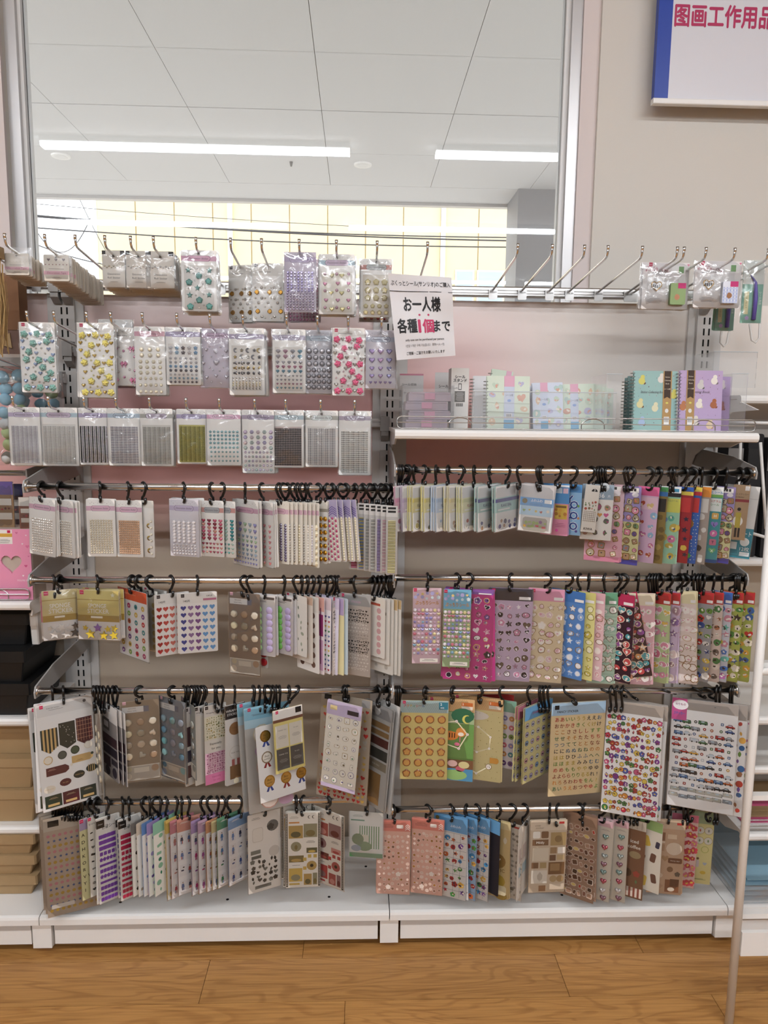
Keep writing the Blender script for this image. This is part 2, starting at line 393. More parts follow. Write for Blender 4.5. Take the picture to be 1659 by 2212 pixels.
def bow():
    b = MB()
    for s in (-1, 1):
        p = puff([(x * .62, y * .62) for x, y in HEART], .18)
        b.add([(s * (.27 + -z * .8 * 1), y, x * 1.0) for x, y, z in p.v], p.f)
    k = puff(circ(.13, 8), .25); b.add(k.v, k.f)
    for s in (-1, 1): b.add([(s * .05, -.02, -.05), (s * .30, -.08, -.42), (s * .12, -.08, -.45)], [(0, 1, 2)])
    return b
GEO = {'rose_gem': rose(), 'heart_gem': facet(HEART, .3, .6), 'round_gem': facet(circ(.5, 10), .34, .55), 'pearl': dome(), 'star_gem': puff(STAR, .16, .6), 'flower_gem': facet(FLOWER, .25, .5), 'puffy_heart': puff(HEART, .3, .6), 'moon_gem': puff(MOON, .15, .8),
       'bow_gem': bow(), 'diamond_gem': facet(DIAM, .2, .6), 'button_dot': puff(circ(.5, 16), .12, .86, .97), 'seal_disc': puff([(x * (1 + .05 * math.sin(k * 2.1)), y * (1 + .05 * math.cos(k * 1.7))) for k, (x, y) in enumerate(circ(.5, 16))], .13, .74, .95),
       'foam_star': puff(STAR, .10, .97, .99), 'seal_heart': puff(HEART, .14, .74), 'bear_charm': puff(blob(random.Random(3)), .2), 'puffy_flower': puff(FLOWER, .22, .6), 'cookie_face_flower': puff(FLOWER, .165, .86, .97), 'cookie_face_round': puff(SCALLOP, .165, .86, .97), 'cookie_flower': puff(FLOWER, .12, .86, .97), 'cookie_round': puff(SCALLOP, .12, .86, .97)}
_gm = {}
def gem_mesh(kind, mt):
    if (kind, mt) not in _gm: _gm[(kind, mt)] = GEO[kind].mesh(kind, mt, kind in ('pearl', 'puffy_heart', 'seal_disc', 'rose_gem', 'seal_heart', 'button_dot'))
    return _gm[(kind, mt)]
SM = {'dot': ([(.5 * math.cos(R(60 * k)), 0, .5 * math.sin(R(60 * k))) for k in range(6)] + [(.28 * math.cos(R(60 * k)), -.3, .28 * math.sin(R(60 * k))) for k in range(6)], [(k, (k + 1) % 6, 6 + (k + 1) % 6, 6 + k) for k in range(6)] + [(6, 7, 8, 9, 10, 11)]),
      'heart': ([(x, 0, -y) for x, y in HEART] + [(0, -.32, .05)], [((k + 1) % 14, 14, k) for k in range(14)]),
      'star': ([(x, 0, -y) for x, y in STAR] + [(0, -.25, 0)], [((k + 1) % 10, 10, k) for k in range(10)]),
      'flower': ([(x, 0, -y) for x, y in flower_pts(5, 20)] + [(0, -.25, 0)], [((k + 1) % 20, 20, k) for k in range(20)]),
      'diamond': ([(x, 0, -y) for x, y in DIAM] + [(0, -.25, .05)], [((k + 1) % 5, 5, k) for k in range(5)]),
      'moon': ([(x, 0, -y) for x, y in MOON] + [(-.38, -.2, 0)], [((k + 1) % len(MOON), len(MOON), k) for k in range(len(MOON))]),
      'bar': ([(-.5, 0, -.085), (.5, 0, -.085), (.5, 0, .085), (-.5, 0, .085), (-.46, -.16, 0), (.46, -.16, 0)], [(0, 1, 5, 4), (3, 4, 5, 2), (0, 4, 3), (1, 2, 5)])}
def finish(d, parent):
    d.build('printed_design', 'print', parent)
    for kind, x, y, size, col, mt, rot in d.gems:
        o = link(kind, gem_mesh(kind, mt), parent, (x / 1000, -d.y0 - (d.base + 10) * .000016, -(y - d.hy) / 1000))
        s = size / 1000 * (1.2 if kind in ('rose_gem', 'heart_gem', 'star_gem', 'puffy_flower', 'bow_gem', 'moon_gem', 'bear_charm', 'round_gem') else 1); o.scale = (s, s, s); o.color = (*col, 1); o.rotation_euler = (0, rot, 0)
    for (kind, mt), L_ in d.st.items():
        b = MB(); vs, fs = SM[kind]
        for x, y, size, col in L_:
            s = size / 1000 * (1.0 if kind == 'bar' else 1.15)
            b.add([(x / 1000 + a * s, -d.y0 - (d.base + 10) * .000016 + q * s, -(y - d.hy) / 1000 + z * s) for a, q, z in vs], fs, col)
        o = b.build({'dot': 'small_stones', 'heart': 'small_hearts', 'star': 'small_stars', 'flower': 'small_flowers', 'diamond': 'small_diamonds', 'moon': 'small_moons', 'bar': 'small_beads'}[kind], mt, parent)
        o['kind'] = 'stuff'

# ------------------------------------------------------------------ packs
def card_mesh(w_, h_, hy, hr, t, col, name='backing_card'):
    """flat card with a punched hole, millimetres"""
    b = MB(); c = lin(col); W2 = w_ / 2; rr = min(2.0, w_ * .05)
    def P(x, y, d): return (x / 1000, d, -(y - hy) / 1000)
    L_ = [(0, 0), (-W2 + rr, 0), (-W2, rr), (-W2, h_ - rr), (-W2 + rr, h_), (0, h_)] + [(-hr * math.sin(R(a)), hy + hr * math.cos(R(a))) for a in range(0, 181, 30)]
    Rr = [(-x, y) for x, y in L_][::-1]
    f = -t / 2000; k = t / 2000
    for pts in (L_, Rr):
        n = len(pts); b.add([P(x, y, f) for x, y in pts], [tuple(range(n))], c); b.add([P(x, y, k) for x, y in pts], [tuple(range(n))[::-1]], c)
    out = [(W2 - rr, 0), (-W2 + rr, 0), (-W2, rr), (-W2, h_ - rr), (-W2 + rr, h_), (W2 - rr, h_), (W2, h_ - rr), (W2, rr)]; n = 8
    b.add([P(x, y, f) for x, y in out] + [P(x, y, k) for x, y in out], [(i, (i + 1) % n, n + (i + 1) % n, n + i) for i in range(n)], c)
    hl = [(hr * math.sin(R(a)), hy + hr * math.cos(R(a))) for a in range(0, 360, 30)]; n = 12
    b.add([P(x, y, f) for x, y in hl] + [P(x, y, k) for x, y in hl], [(i, n + i, n + (i + 1) % n, (i + 1) % n) for i in range(n)], c)
    return b.mesh(name, 'card')
def sleeve_obj(w_, h_, hy, off, mt, parent, mx=3, top=0, bot=2, amp=1.0, back=True):
    """clear film in front of (and behind) the card, gently buckled"""
    b = MB(); nx, ny = 6, 9; rr = random.Random(int(w_ * 7 + h_ * 3 + off * 11))
    for sgn in ((-1, 1) if back else (-1,)):
        o = len(b.v)
        for j in range(ny + 1):
            for i in range(nx + 1):
                u, v = i / nx, j / ny; e = min(u, 1 - u, v, 1 - v) * 4
                d = (off * min(1, e) + (amp * rr.random() if 0 < i < nx and 0 < j < ny else 0)) if sgn < 0 else .6
                b.v.append(((-(w_ / 2 + mx) + u * (w_ + 2 * mx)) / 1000, sgn * (.6 + d if sgn < 0 else 1.0) / 1000, -(-top + v * (h_ + top + bot) - hy) / 1000))
        for j in range(ny):
            for i in range(nx):
                q = o + j * (nx + 1) + i; f = (q, q + nx + 1, q + nx + 2, q + 1)
                b.f.append(f if sgn < 0 else f[::-1]); b.c.append((1, 1, 1))
    s = b.build('clear_sleeve', mt, parent, smooth=True)
    return s
ORD = ['first', 'second', 'third', 'fourth', 'fifth', 'sixth', 'seventh', 'eighth', 'ninth', 'tenth', 'eleventh', 'twelfth', 'thirteenth', 'fourteenth', 'fifteenth', 'sixteenth', 'seventeenth', 'eighteenth', 'nineteenth', 'twentieth']
_hk = {}
def hook_mesh(Lh):
    Lh = round(Lh / .004) * .004
    if Lh not in _hk:
        r1, r2 = .0120, .0085; P = []
        for a in range(-50, 181, 23): P.append((0, r1 * math.cos(R(a)), r1 * math.sin(R(a)) - .001))
        zb = -Lh + r2
        P += [(0, -r1 * .8, -.008), (0, 0, (zb - .01) * .5), (0, r2 * .9, zb + .007)]
        for a in range(0, -181, -26): P.append((0, r2 * math.cos(R(a)), zb + r2 * math.sin(R(a))))
        P.append((0, -r2 * 1.02, zb + .006))
        _hk[Lh] = MB().tube(P, .0033, 7).mesh('hanging_hook', 'black', True)
    return _hk[Lh]
def hook(bar, x, zlow, label, xb=None, turn=None, y=None):
    zb = BARZ[bar]; Lh = max(.03, zb - zlow)
    o = link('hanging_hook', hook_mesh(Lh), None, (x, YB, zb))
    a = turn if turn is not None else rnd.choice((-1, 1, 1)) * rnd.uniform(12, 42)
    dx = (xb - x) if xb is not None else 0
    o.rotation_euler = (0, -math.atan2(dx, Lh), R(a))
    tag(o, label, 'hook', 'black hooks on the bars')
    return o
PACKS = []
def pack(label, draw, x0, x1, y0, y1, Y=None, bar=None, yaw=0, roll=0, name='sticker_sheet', cat='sticker sheet', group=None, card='f4f1eb', n=1, dy=.004, sleeve='film', hy=7, hr=3, t=1.0,
         hookx=None, off=2.0, top=0, mx=2.5, amp=.8, size=None, peg=None, back=.05, shift=0, turn=None, hooklabel=None, nohook=False, lean=0):
    if bar: Y = YB
    if peg: Y = RY - .30 + back
    xc = (x0 + x1) / 2; ym = (y0 + y1) / 2
    pt, pb = hit(xc, y0, Y), hit(xc, y1, Y)
    xl, xr = hit(x0, ym, Y).x, hit(x1, ym, Y).x
    th = R(yaw); m = (pt.x - CAM.x) / (Y - CAM.y)
    if size: W_, H_ = size
    else: W_ = (xr - xl) / max(.25, math.cos(th) - m * math.sin(th)) * 1000; H_ = (pt.z - pb.z) * 1000
    zt = pt.z
    if peg: zt = RAILZ[peg] + .004 + (RY - Y) * .0945 - .003 + hy / 1000 - .0015
    X = (xl + xr) / 2
    root = tag(empty(name, (X, Y + shift, zt - hy / 1000), (R(lean), R(roll), th)), label, cat, group)
    d = PR(); d.hy = hy; d.y0 = t / 2000 + .0001
    cm = card_mesh(W_, H_, hy, hr, t, card)
    link('backing_card', cm, root)
    if draw: draw(d, W_, H_)
    finish(d, root)
    if sleeve: sleeve_obj(W_, H_, hy, off, M[sleeve], root, mx=mx, top=top, amp=amp)
    nrm = Vector((-math.sin(th), math.cos(th), 0))
    for k in range(1, n):
        q = tag(empty(name, Vector((X, Y + shift, zt - hy / 1000 - (0.0945 * dy * k if peg else 0))) + nrm * dy * k + Vector((rnd.uniform(-.003, .003), 0, 0)), (R(lean), R(roll + rnd.uniform(-2.2, 2.2)), th + R(rnd.uniform(-2, 2) if peg else rnd.uniform(-.5, .5)))), None, cat, group)
        q['label'] = stacklab(label, k)
        link('backing_card', cm, q)
        if k <= 2 or (peg and k % 3 == 0):
            for ch in root.children:
                if ch.name.startswith('printed_design'): link('printed_design', ch.data, q)
        if sleeve and k <= 3 and peg:
            for ch in root.children:
                if ch.name.startswith('clear_sleeve'): link('clear_sleeve', ch.data, q)
    PACKS.append((root, W_, H_))
    if bar and not nohook:
        hx = hit(hookx, y0 - 40, YB).x if hookx else X
        hook(bar, hx, zt - hy / 1000 - .0005, hooklabel or ('black hook holding the ' + short(label)), xb=X, turn=turn)
    return root
STOP = ('with', 'and', 'of', 'in', 'on', 'the', 'beside', 'under', 'its', 'a', 'at', 'from', 'to', 'left', 'behind')
def short(l):
    s = l.replace(',', '').split()[:12]
    while s[-1] in STOP: s = s[:-1]
    return ' '.join(s)
def stacklab(l, k):
    s = ' '.join(l.replace(',', '').split()[:10])
    while s.split()[-1] in ('with', 'and', 'of', 'in', 'on', 'the', 'beside', 'under', 'its', 'a', 'at', 'from'): s = ' '.join(s.split()[:-1])
    return s + ', ' + ORD[min(k, 19)] + ' in its stack'
# ------------------------------------------------------------------ the room
FLOOR_BACK, WALL_Y = .15, .15
MB().box(-4, 4, -7.6, WALL_Y, -.06, -.004).build('floor', 'wood')['kind'] = 'structure'
fl = bpy.data.objects['floor']
PL, PW = .897, .14
plank_me = None
pm = MB().extr(rrect(-PL / 2 + .0005, PL / 2 - .0005, -PW / 2 + .0005, PW / 2 - .0005, .001, 1), lambda x, y: (x, y, -.004), lambda x, y: (x * .9995, y * .998, 0)).mesh('plank', 'wood')
row = 0
for yr, x0 in ((.05, .2), (-.09, -.4), (-.23, -.226), (-.37, -.463), (-.51, -.113), (-.65, .30), (-.79, -.25), (-.93, .05), (-1.07, -.4)):
    k0 = -2
    for k in range(-2, 3):
        xx = x0 + k * PL + PL / 2
        if abs(xx) < 2.1: link('plank', pm, fl, (xx, yr - PW / 2, 0))
c = MB().box(-4, 4, -7.6, WALL_Y, 3.06, 3.16).build('ceiling', 'ceil'); struct(c)
struct(MB().box(-4.1, -4, -7.6, WALL_Y, 0, 3.1).build('wall_left', 'far_wall'))
struct(MB().box(4, 4.1, -7.6, WALL_Y, 0, 3.1).build('wall_right', 'far_wall'))
struct(MB().box(-4.1, 4.1, -7.7, -7.6, 0, 3.1).build('wall_rear', 'far_wall'))
# window wall: opening X -1.06 .. .51, Z 1.62 .. 2.95
wl = MB(); WX0, WX1, WZ0, WZ1 = -1.10, .556, 1.60, 2.95
wl.box(-4, WX0, WALL_Y, WALL_Y + .14, 0, 3.1); wl.box(.606, 4, WALL_Y, WALL_Y + .14, 0, 3.1)
wl.box(WX0, .606, WALL_Y, WALL_Y + .14, 0, WZ0); wl.box(WX0, .606, WALL_Y, WALL_Y + .14, WZ1, 3.1)
struct(wl.build('wall_window', 'wall'))
struct(MB().box(.556, .606, WALL_Y + .012, WALL_Y + .14, WZ0, WZ1).build('trim_1', 'wall_strip'))
win = struct(empty('window_1', (0, WALL_Y + .05, WZ0)))
def wpart(n, x0, x1, z0, z1, m, y0=-.03, y1=.05): MB().box(x0, x1, y0, y1, z0 - WZ0, z1 - WZ0).build(n, m, win)
wpart('frame_jamb', WX0, -1.068, WZ0, WZ1, 'alu'); wpart('frame_jamb', .525, WX1, WZ0, WZ1, 'alu')
wpart('glazing_bead', -1.068, -1.058, WZ0, WZ1, 'alu_light', -.015, .03); wpart('glazing_bead', .511, .525, WZ0, WZ1, 'alu_light', -.015, .03)
wpart('frame_sill', -1.068, .525, WZ0, WZ0 + .05, 'alu'); wpart('frame_head', -1.068, .525, WZ1 - .05, WZ1, 'alu')
MB().box(-1.058, .511, 0, .006, .05, WZ1 - WZ0 - .05).build('pane', 'glass', win)
struct(MB().box(-1.165, WX0, WALL_Y - .012, WALL_Y, 1.6, 3.05).build('trim_2', 'wall_strip'))
# lamps on the shop ceiling, rows running along the window wall
LAMPLAB = ['bright white linear ceiling lamp above the sticker rack', 'white linear ceiling lamp above the aisle', 'white linear ceiling lamp at the rear of the shop']
for ri, (ly, segs) in enumerate(((-2.28, ((-2.036, -.152), (.386, 2.27), (-3.9, -2.56))), (-4.11, ((-2.6, -.72), (-.18, 1.70), (2.24, 3.7))), (-6.6, ((-2.6, -.72), (-.18, 1.70), (1.95, 3.7))))):
    for si, (a, b_) in enumerate(segs):
        l = empty('ceiling_lamp', ((a + b_) / 2, ly, 3.06))
        tag(l, LAMPLAB[ri] + (', middle of its row', ', end nearest the cream wall', ', far end of its row')[(si + ri) % 3 if ri == 0 else si], 'lamp', 'shop ceiling lamps')
        hw = (b_ - a) / 2
        MB().box(-hw, hw, -.05, .05, -.03, 0).build('housing', 'white_steel', l)
        MB().extr([(-.035, 0), (.035, 0), (.028, -.026), (-.028, -.026)], lambda y, z: (-hw, y, z - .03), lambda y, z: (hw, y, z - .03)).build('diffuser', 'tube', l)

# ------------------------------------------------------------------ outside
struct(MB().box(-40, 40, .3, 60, -.3, 0).build('ground_outside', 'concrete'))
CZ = 3.7
can = struct(MB().box(-9, 9, .3, 6.16, CZ + .03, CZ + .25).build('ceiling_outside', 'alu'))
tile = MB().extr(rrect(-.5055, .5055, -.4475, .4475, .002, 1), lambda x, y: (x, y, .03), lambda x, y: (x, y, 0)).mesh('soffit_panel', 'canopy')
for j, yy in enumerate((.67, 1.57, 2.47, 3.36, 4.27, 5.17)):
    for i in range(-5, 6): link('soffit_panel', tile, can, (.632 - .5075 + i * 1.015, yy, CZ))
MB().box(-9, 9, 5.625, 6.16, CZ, CZ + .03).build('edge_panel', 'canopy', can)
MB().box(-9, 9, 6.16, 6.24, CZ - .03, CZ + .3).build('fascia', 'alu', can)
for (x, y) in ((-2.8, 4.95), (-.06, 4.99)):
    d = tag(empty('downlight', (x, y, CZ)), 'round white downlight in the outside soffit ' + ('above the bare peg' if x < -1 else 'near the middle of the window'), 'downlight', 'outside downlights')
    MB().extr(circ(.085, 20), lambda a, b: (a, b, 0), lambda a, b: (a * .95, b * .95, -.012)).build('bezel', 'pipe', d)
    MB().extr(circ(.06, 16), lambda a, b: (a, b, -.0125), lambda a, b: (a * .8, b * .8, -.016)).build('lens', 'alu_light', d)
d = tag(MB().extr(circ(.016, 10), lambda a, b: (a, b, 0), lambda a, b: (a * .5, b * .5, -.04)).build('sensor', 'grey_plastic', None, (-.72, 4.97, CZ)), 'small dark sensor on the outside soffit', 'sensor')
struct(MB().box(1.53, 2.3, 5.6, 6.16, 0, CZ).build('column_outside', 'column'))
# building across the street
FY = 25
bl = tag(empty('building', (-2, FY, 0)), 'pale yellow sided building across the street', 'building')
MB().box(-7.4, 14, .06, 6, 0, 13).build('wall', 'siding_gap', bl)
sp = MB().box(-.66, .66, 0, .06, 0, 13).mesh('siding_panel', 'siding')
for k in range(16): link('siding_panel', sp, bl, (-6.7 + k * 1.36, 0, 0))
for x in (-2.68, 4.93): MB().tube([(x, -.1, 0), (x, -.1, 13)], .09, 10).build('downpipe', 'pipe', bl)
for (x0, x1) in ((5.4, 6.1), (6.2, 7.2), (-.3, .5), (2.1, 2.9)):
    f = MB().box(x0, x1, -.05, .02, 5.2, 6.65).build('window', 'alu', bl)
    MB().box(x0 + .06, x1 - .06, -.06, -.052, 5.26, 6.59).build('pane', 'glass_far', f)
hs = tag(empty('house', (-22, 38, 0)), 'distant grey roofed house left of the yellow building', 'house')
MB().box(-3, 4, 0, 6, 0, 8.4).build('wall', 'concrete', hs)
MB().extr([(-3.6, 8.4), (4.8, 8.4), (2.2, 9.9), (-2.2, 10.6)], lambda x, z: (x, -.4, z), lambda x, z: (x, 6.4, z)).build('roof', 'roof', hs)
WR = [((50, 463), (1090, 520), 9, .012), ((50, 466), (1090, 513), 9, .010), ((50, 490), (1095, 534), 9, .010), ((50, 438), (1090, 503), 12, .006), ((50, 516), (230, 572), 14, .012), ((170, 425), (240, 560), 14, .008), ((60, 463.8), (195, 471), 9, .007)]
WL = ['thick black utility cable crossing the window highest', 'second utility cable just under the thick one', 'lowest thin utility cable above the pegs', 'thin faint utility cable under the soffit edge', 'slanting utility cable running down over the grey roof', 'steep thin cable against the white sky', 'short sagging cable loop in the white sky']
for (a, b_, Y, r_), lb in zip(WR, WL):
    p, q = hit(*a, Y), hit(*b_, Y); pts = []
    for k in range(17):
        t = k / 16; pt = p.lerp(q, t); sag = (.5 if 'loop' in lb else .06) * 4 * t * (1 - t); pts.append(pt - Vector((0, 0, sag)))
    if 'short' not in lb: pts = [pts[0] + (pts[0] - pts[1]) * 20] + pts + [pts[-1] + (pts[-1] - pts[-2]) * 20]
    tag(MB().tube(pts, r_, 5).build('utility_cable', 'wire'), lb, 'cable', 'overhead cables')

# ------------------------------------------------------------------ hanging sign, top right
sg = tag(empty('sign_board', (.747, .09, 2.298)), 'hanging sign with blue stripe and magenta shop category lettering', 'sign')
MB().box(0, .04, 0, .02, 0, .62).build('blue_stripe', 'sign_blue', sg)
MB().box(.04, 1.0, 0, .02, 0, .62).build('face_panel', 'sign_white', sg)
MB().extr(rrect(-.008, .012, -.012, .004, .003, 2), lambda y, z: (-.004, y, z), lambda y, z: (1.0, y, z)).build('bottom_rail', 'white_steel', sg)
for xx in (.1, .9): MB().tube([(xx, .01, .62), (xx, .01, .765)], .003, 6).build('hanging_rod', 'steel', sg)

# ------------------------------------------------------------------ the display rack
YF, YB = -.353, -.36        # front of base, hanging bars
rack = tag(empty('display_rack', (0, 0, 0)), 'white steel wall display rack holding all the sticker packs', 'display rack')
PINK_CAST = [(0.10, 'c2b29d'), (1.00, 'c0b09c'), (1.06, 'c2ada0'), (1.15, 'd6aaa2'), (1.25, 'ebb0aa'), (1.42, 'edb2ae'), (1.60, 'e9c6c2'), (1.73, 'efdcd7')]  # pink light cast by height, painted into the board colour
pmatL = panel_mat('rack back board', PINK_CAST)
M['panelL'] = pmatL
def panel_right():  # painted pink cast dies out rightward; colour also lightened towards the top
    m = pmatL.copy(); m.name = 'rack back board painted cast'
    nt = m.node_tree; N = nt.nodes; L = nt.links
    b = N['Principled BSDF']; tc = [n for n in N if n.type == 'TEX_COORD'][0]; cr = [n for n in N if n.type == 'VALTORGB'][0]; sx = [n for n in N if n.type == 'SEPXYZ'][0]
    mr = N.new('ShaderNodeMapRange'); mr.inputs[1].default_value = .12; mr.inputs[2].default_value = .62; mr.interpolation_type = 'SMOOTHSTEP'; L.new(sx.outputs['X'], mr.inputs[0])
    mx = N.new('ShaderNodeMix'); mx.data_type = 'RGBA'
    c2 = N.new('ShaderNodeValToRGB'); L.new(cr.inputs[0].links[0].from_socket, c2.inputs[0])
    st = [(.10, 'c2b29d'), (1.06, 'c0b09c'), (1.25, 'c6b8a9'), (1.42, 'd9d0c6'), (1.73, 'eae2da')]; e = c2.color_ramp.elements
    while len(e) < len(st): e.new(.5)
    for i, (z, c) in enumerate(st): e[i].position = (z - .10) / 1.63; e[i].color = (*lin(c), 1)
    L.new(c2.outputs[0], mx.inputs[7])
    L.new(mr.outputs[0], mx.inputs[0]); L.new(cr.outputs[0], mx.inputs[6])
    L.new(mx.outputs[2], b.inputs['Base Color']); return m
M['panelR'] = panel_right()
PT = 1.722
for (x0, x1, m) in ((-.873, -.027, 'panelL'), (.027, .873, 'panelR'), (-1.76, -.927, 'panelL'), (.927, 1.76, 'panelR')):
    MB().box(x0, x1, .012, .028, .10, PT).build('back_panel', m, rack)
    for a, b_ in ((x0, x0 + .022), (x1 - .022, x1)): MB().box(a, b_, .004, .0115, .10, PT).build('panel_edge_strip', 'upright', rack)
up = MB(); up.box(-.027, .027, -.005, .03, 0.02, PT + .006); upm = up.mesh('upright', 'upright')
sl = MB()
z = .14
while z < PT - .04:
    for x in (-.0075, .0075): sl.box(x - .0022, x + .0022, -.0056, -.004, z, z + .019)
    z += .0305
slm = sl.mesh('slots', 'slot')
for x in (-1.8, -.9, 0, .9, 1.8):
    u = link('upright', upm, rack, (x, 0, 0)); s_ = link('slots', slm, u); s_['kind'] = 'stuff'
# base decks
DZ = .115
prof = [(-.01, DZ), (YF + .008, DZ), (YF + .002, DZ - .003), (YF, DZ - .009), (YF, DZ - .024), (YF + .006, DZ - .028), (-.01, DZ - .028)]
for x0 in (-1.8, -.9, 0, .9):
    dk = MB().extr(prof, lambda y, z: (x0 + .0012, y, z), lambda y, z: (x0 + .8988, y, z)).build('base_deck', 'white_steel', rack)
    for hx_, hy_ in ((.19, -.30), (.47, -.295), (.74, -.29), (.06, -.2), (.84, -.16)):
        MB().extr(circ(.004, 8), lambda a, b: (x0 + hx_ + a, hy_ + b, DZ + .0003), lambda a, b: (x0 + hx_ + a, hy_ + b, DZ + .0006)).build('screw_hole', 'slot', dk)
    MB().box(x0 + .03, x0 + .87, YF + .018, YF + .03, .025, DZ - .027).build('kick_plate', 'white_steel', rack)
    MB().box(x0 + .03, x0 + .87, YF + .0165, YF + .019, DZ - .05, DZ - .0285).build('kick_lip', 'upright', rack)
for x in (-1.8, -.9, 0, .9, 1.8):
    f = MB().box(x - .024, x + .024, YF + .012, -.01, .018, DZ - .028).build('base_foot', 'white_steel', rack)
    MB().extr(circ(.016, 10), lambda a, b: (x + a, YF + .05 + b, 0), lambda a, b: (x + a, YF + .05 + b, .018)).build('levelling_pad', 'upright', f)
# peg rails (front face at RY)
RY = -.03
RAILZ = {'A': 1.742, 'B': 1.572, 'C': 1.377, 'N': 1.490}
def rail(key, x0, x1, zc, hh, label):
    r_ = tag(empty('peg_rail', (0, 0, zc)), label, 'rail', 'peg rails')
    pr = [(-.028, -hh), (-.030, -hh + .003), (-.030, -.006), (-.027, -.004), (-.027, .002), (-.030, .004), (-.030, hh - .003), (-.028, hh), (-.008, hh), (-.008, -hh)]
    MB().extr(pr, lambda y, z: (x0, y, z), lambda y, z: (x1, y, z)).build('rail_channel', 'steel' if key == 'A' else 'upright', r_)
    for x in (x0 + .0145, x1 - .0145):
        b = MB().extr([(-.034, -.035), (-.034, .016), (.0, .02), (.0, -.05), (-.012, -.05)], lambda y, z: (x - .0105, y, z), lambda y, z: (x + .0105, y, z)).build('rail_bracket', 'bracket', r_)
        MB().box(x - .013, x + .013, -.038, -.0345, -.022, .018).build('end_cap', 'bracket', b)
rail('A', -.9, 0, RAILZ['A'], .0135, 'aluminium peg rail under the window behind the gem packs')
rail('A', 0, .9, RAILZ['A'], .0135, 'aluminium peg rail below the window with mostly bare pegs')
rail('B', -.9, 0, RAILZ['B'], .012, 'grey peg rail carrying the second row of gem packs')
rail('C', -.9, 0, RAILZ['C'], .012, 'grey peg rail carrying the lowest row of rhinestone packs')
rail('A', -1.8, -.9, RAILZ['A'], .0135, 'short end of peg rail on the neighbouring rack')
rail('N', -1.8, -.9, RAILZ['N'], .012, 'peg rail of the neighbouring rack carrying the foam ball bags')
# pegs
def peg_meshes():
    rod = MB().tube([(0, 0, 0), (0, -.15, .014), (0, -.285, .027), (0, -.298, .030), (0, -.304, .037), (0, -.306, .052)], .0031, 8).mesh('rod', 'peg', True)
    cap = MB().tube([(0, -.306, .044), (0, -.3062, .054)], .0037, 8).mesh('tip', 'peg', True)
    cl = MB().extr(rrect(-.012, .012, -.026, .004, .003, 2), lambda x, z: (x, -.0035, z), lambda x, z: (x, -.001, z)).mesh('clip', 'steel')
    return rod, cap, cl
PEG = peg_meshes()
def peg(x, row, label, group='chrome display pegs', clip_text=False):
    p = tag(empty('display_peg', (x, RY, RAILZ[row] + .004)), label, 'peg', group)
    for n, m in zip(('rod', 'tip', 'clip'), PEG): c = link(n, m, p)
    if clip_text:
        d = PR(); d.text('30cm', 0, 15, 9, '6b6966', maxw=20)
        d.build('embossed_mark', 'print', c, yoff=-.0037)
    return p
# hanging bars
BARZ = {'L1': 1.225, 'L2': 1.0, 'L3': .7225, 'L4': .432, 'R1': 1.2705, 'R2': 1.0075, 'R3': .7195, 'R4': .4045}
BARNAME = {'L1': 'topmost chrome hanging bar below the pegged gem packs', 'L2': 'second chrome hanging bar carrying the sponge sticker packs', 'L3': 'third chrome hanging bar carrying the wax seal packs', 'L4': 'lowest chrome hanging bar carrying the Hangul sheets',
           'R1': 'chrome hanging bar right under the notebook shelf', 'R2': 'chrome hanging bar carrying the tall pink and mint sheets', 'R3': 'chrome hanging bar carrying the hiragana and vehicle sheets', 'R4': 'lowest chrome hanging bar carrying the salmon and heart sheets'}
BR = .0085
for k, zb in BARZ.items():
    xa, xb = (-.864, -.006) if k[0] == 'L' else (.004, .866)
    b = tag(empty('hanging_bar', ((xa + xb) / 2, YB, zb)), BARNAME[k], 'hanging bar', 'hanging bars')
    hw = (xb - xa) / 2
    MB().tube([(-hw, 0, 0), (hw, 0, 0)], BR, 16).build('bar_tube', 'chrome', b, smooth=True)
    for s in (-1, 1):
        MB().tube([(s * hw, 0, 0), (s * (hw + .004), 0, 0)], [.0135, .0135], 16).build('end_flange', 'chrome', b, smooth=True)
        pl = MB().extr([(-.012, -.015), (-.014, .0), (-.006, .014), (.10, .034), (.34, .048), (.355, .048), (.355, -.05), (.34, -.05), (.335, .0), (.30, -.004), (.10, -.018)],
                       lambda y, z: (s * (hw + .004), y, z), lambda y, z: (s * (hw + .008), y, z)).build('bracket_arm', 'bracket', b)

# ------------------------------------------------------------------ designs
def A(*fs):
    def g(d, w_, h_):
        for f in fs: f(d, w_, h_); d.base += 8
    return g
def bg(col, y0=0., y1=1., l=1): return lambda d, w_, h_: d.rect(-w_ / 2 + .2, w_ / 2 - .2, y0 * h_ + .2, y1 * h_ - .2, col, l)
def hdr(col, fr=.13, logo='c4124c', t=None, tc='4a4044', lines=True, size=None, lx=-.38):
    def g(d, w_, h_):
        d.rect(-w_ / 2 + .2, w_ / 2 - .2, .2, fr * h_, col, 1)
        if logo: d.logo(lx * w_, min(6, fr * h_ * .4), min(8, w_ * .14), logo)
        if t: d.text(t, -w_ * .1, fr * h_ * .68, size or min(7, fr * h_ * .4), tc, maxw=w_ * .66, bold=.01)
        elif lines: d.lines(-.1 * w_, fr * h_ * .62, w_ * .5, 2, tc, seed=int(w_))
    return g
def dotsrow(d, w_):
    rr = random.Random(int(w_ * 10))
    for k in range(14): d.sh('star' if k % 4 == 0 else 'circle', -w_ * .42 + w_ * .84 * k / 13, 6 + 4 * abs(math.sin(k * 1.7)) + 2 * rr.random(), .8 + .9 * rr.random(), '9a8f92', 2)
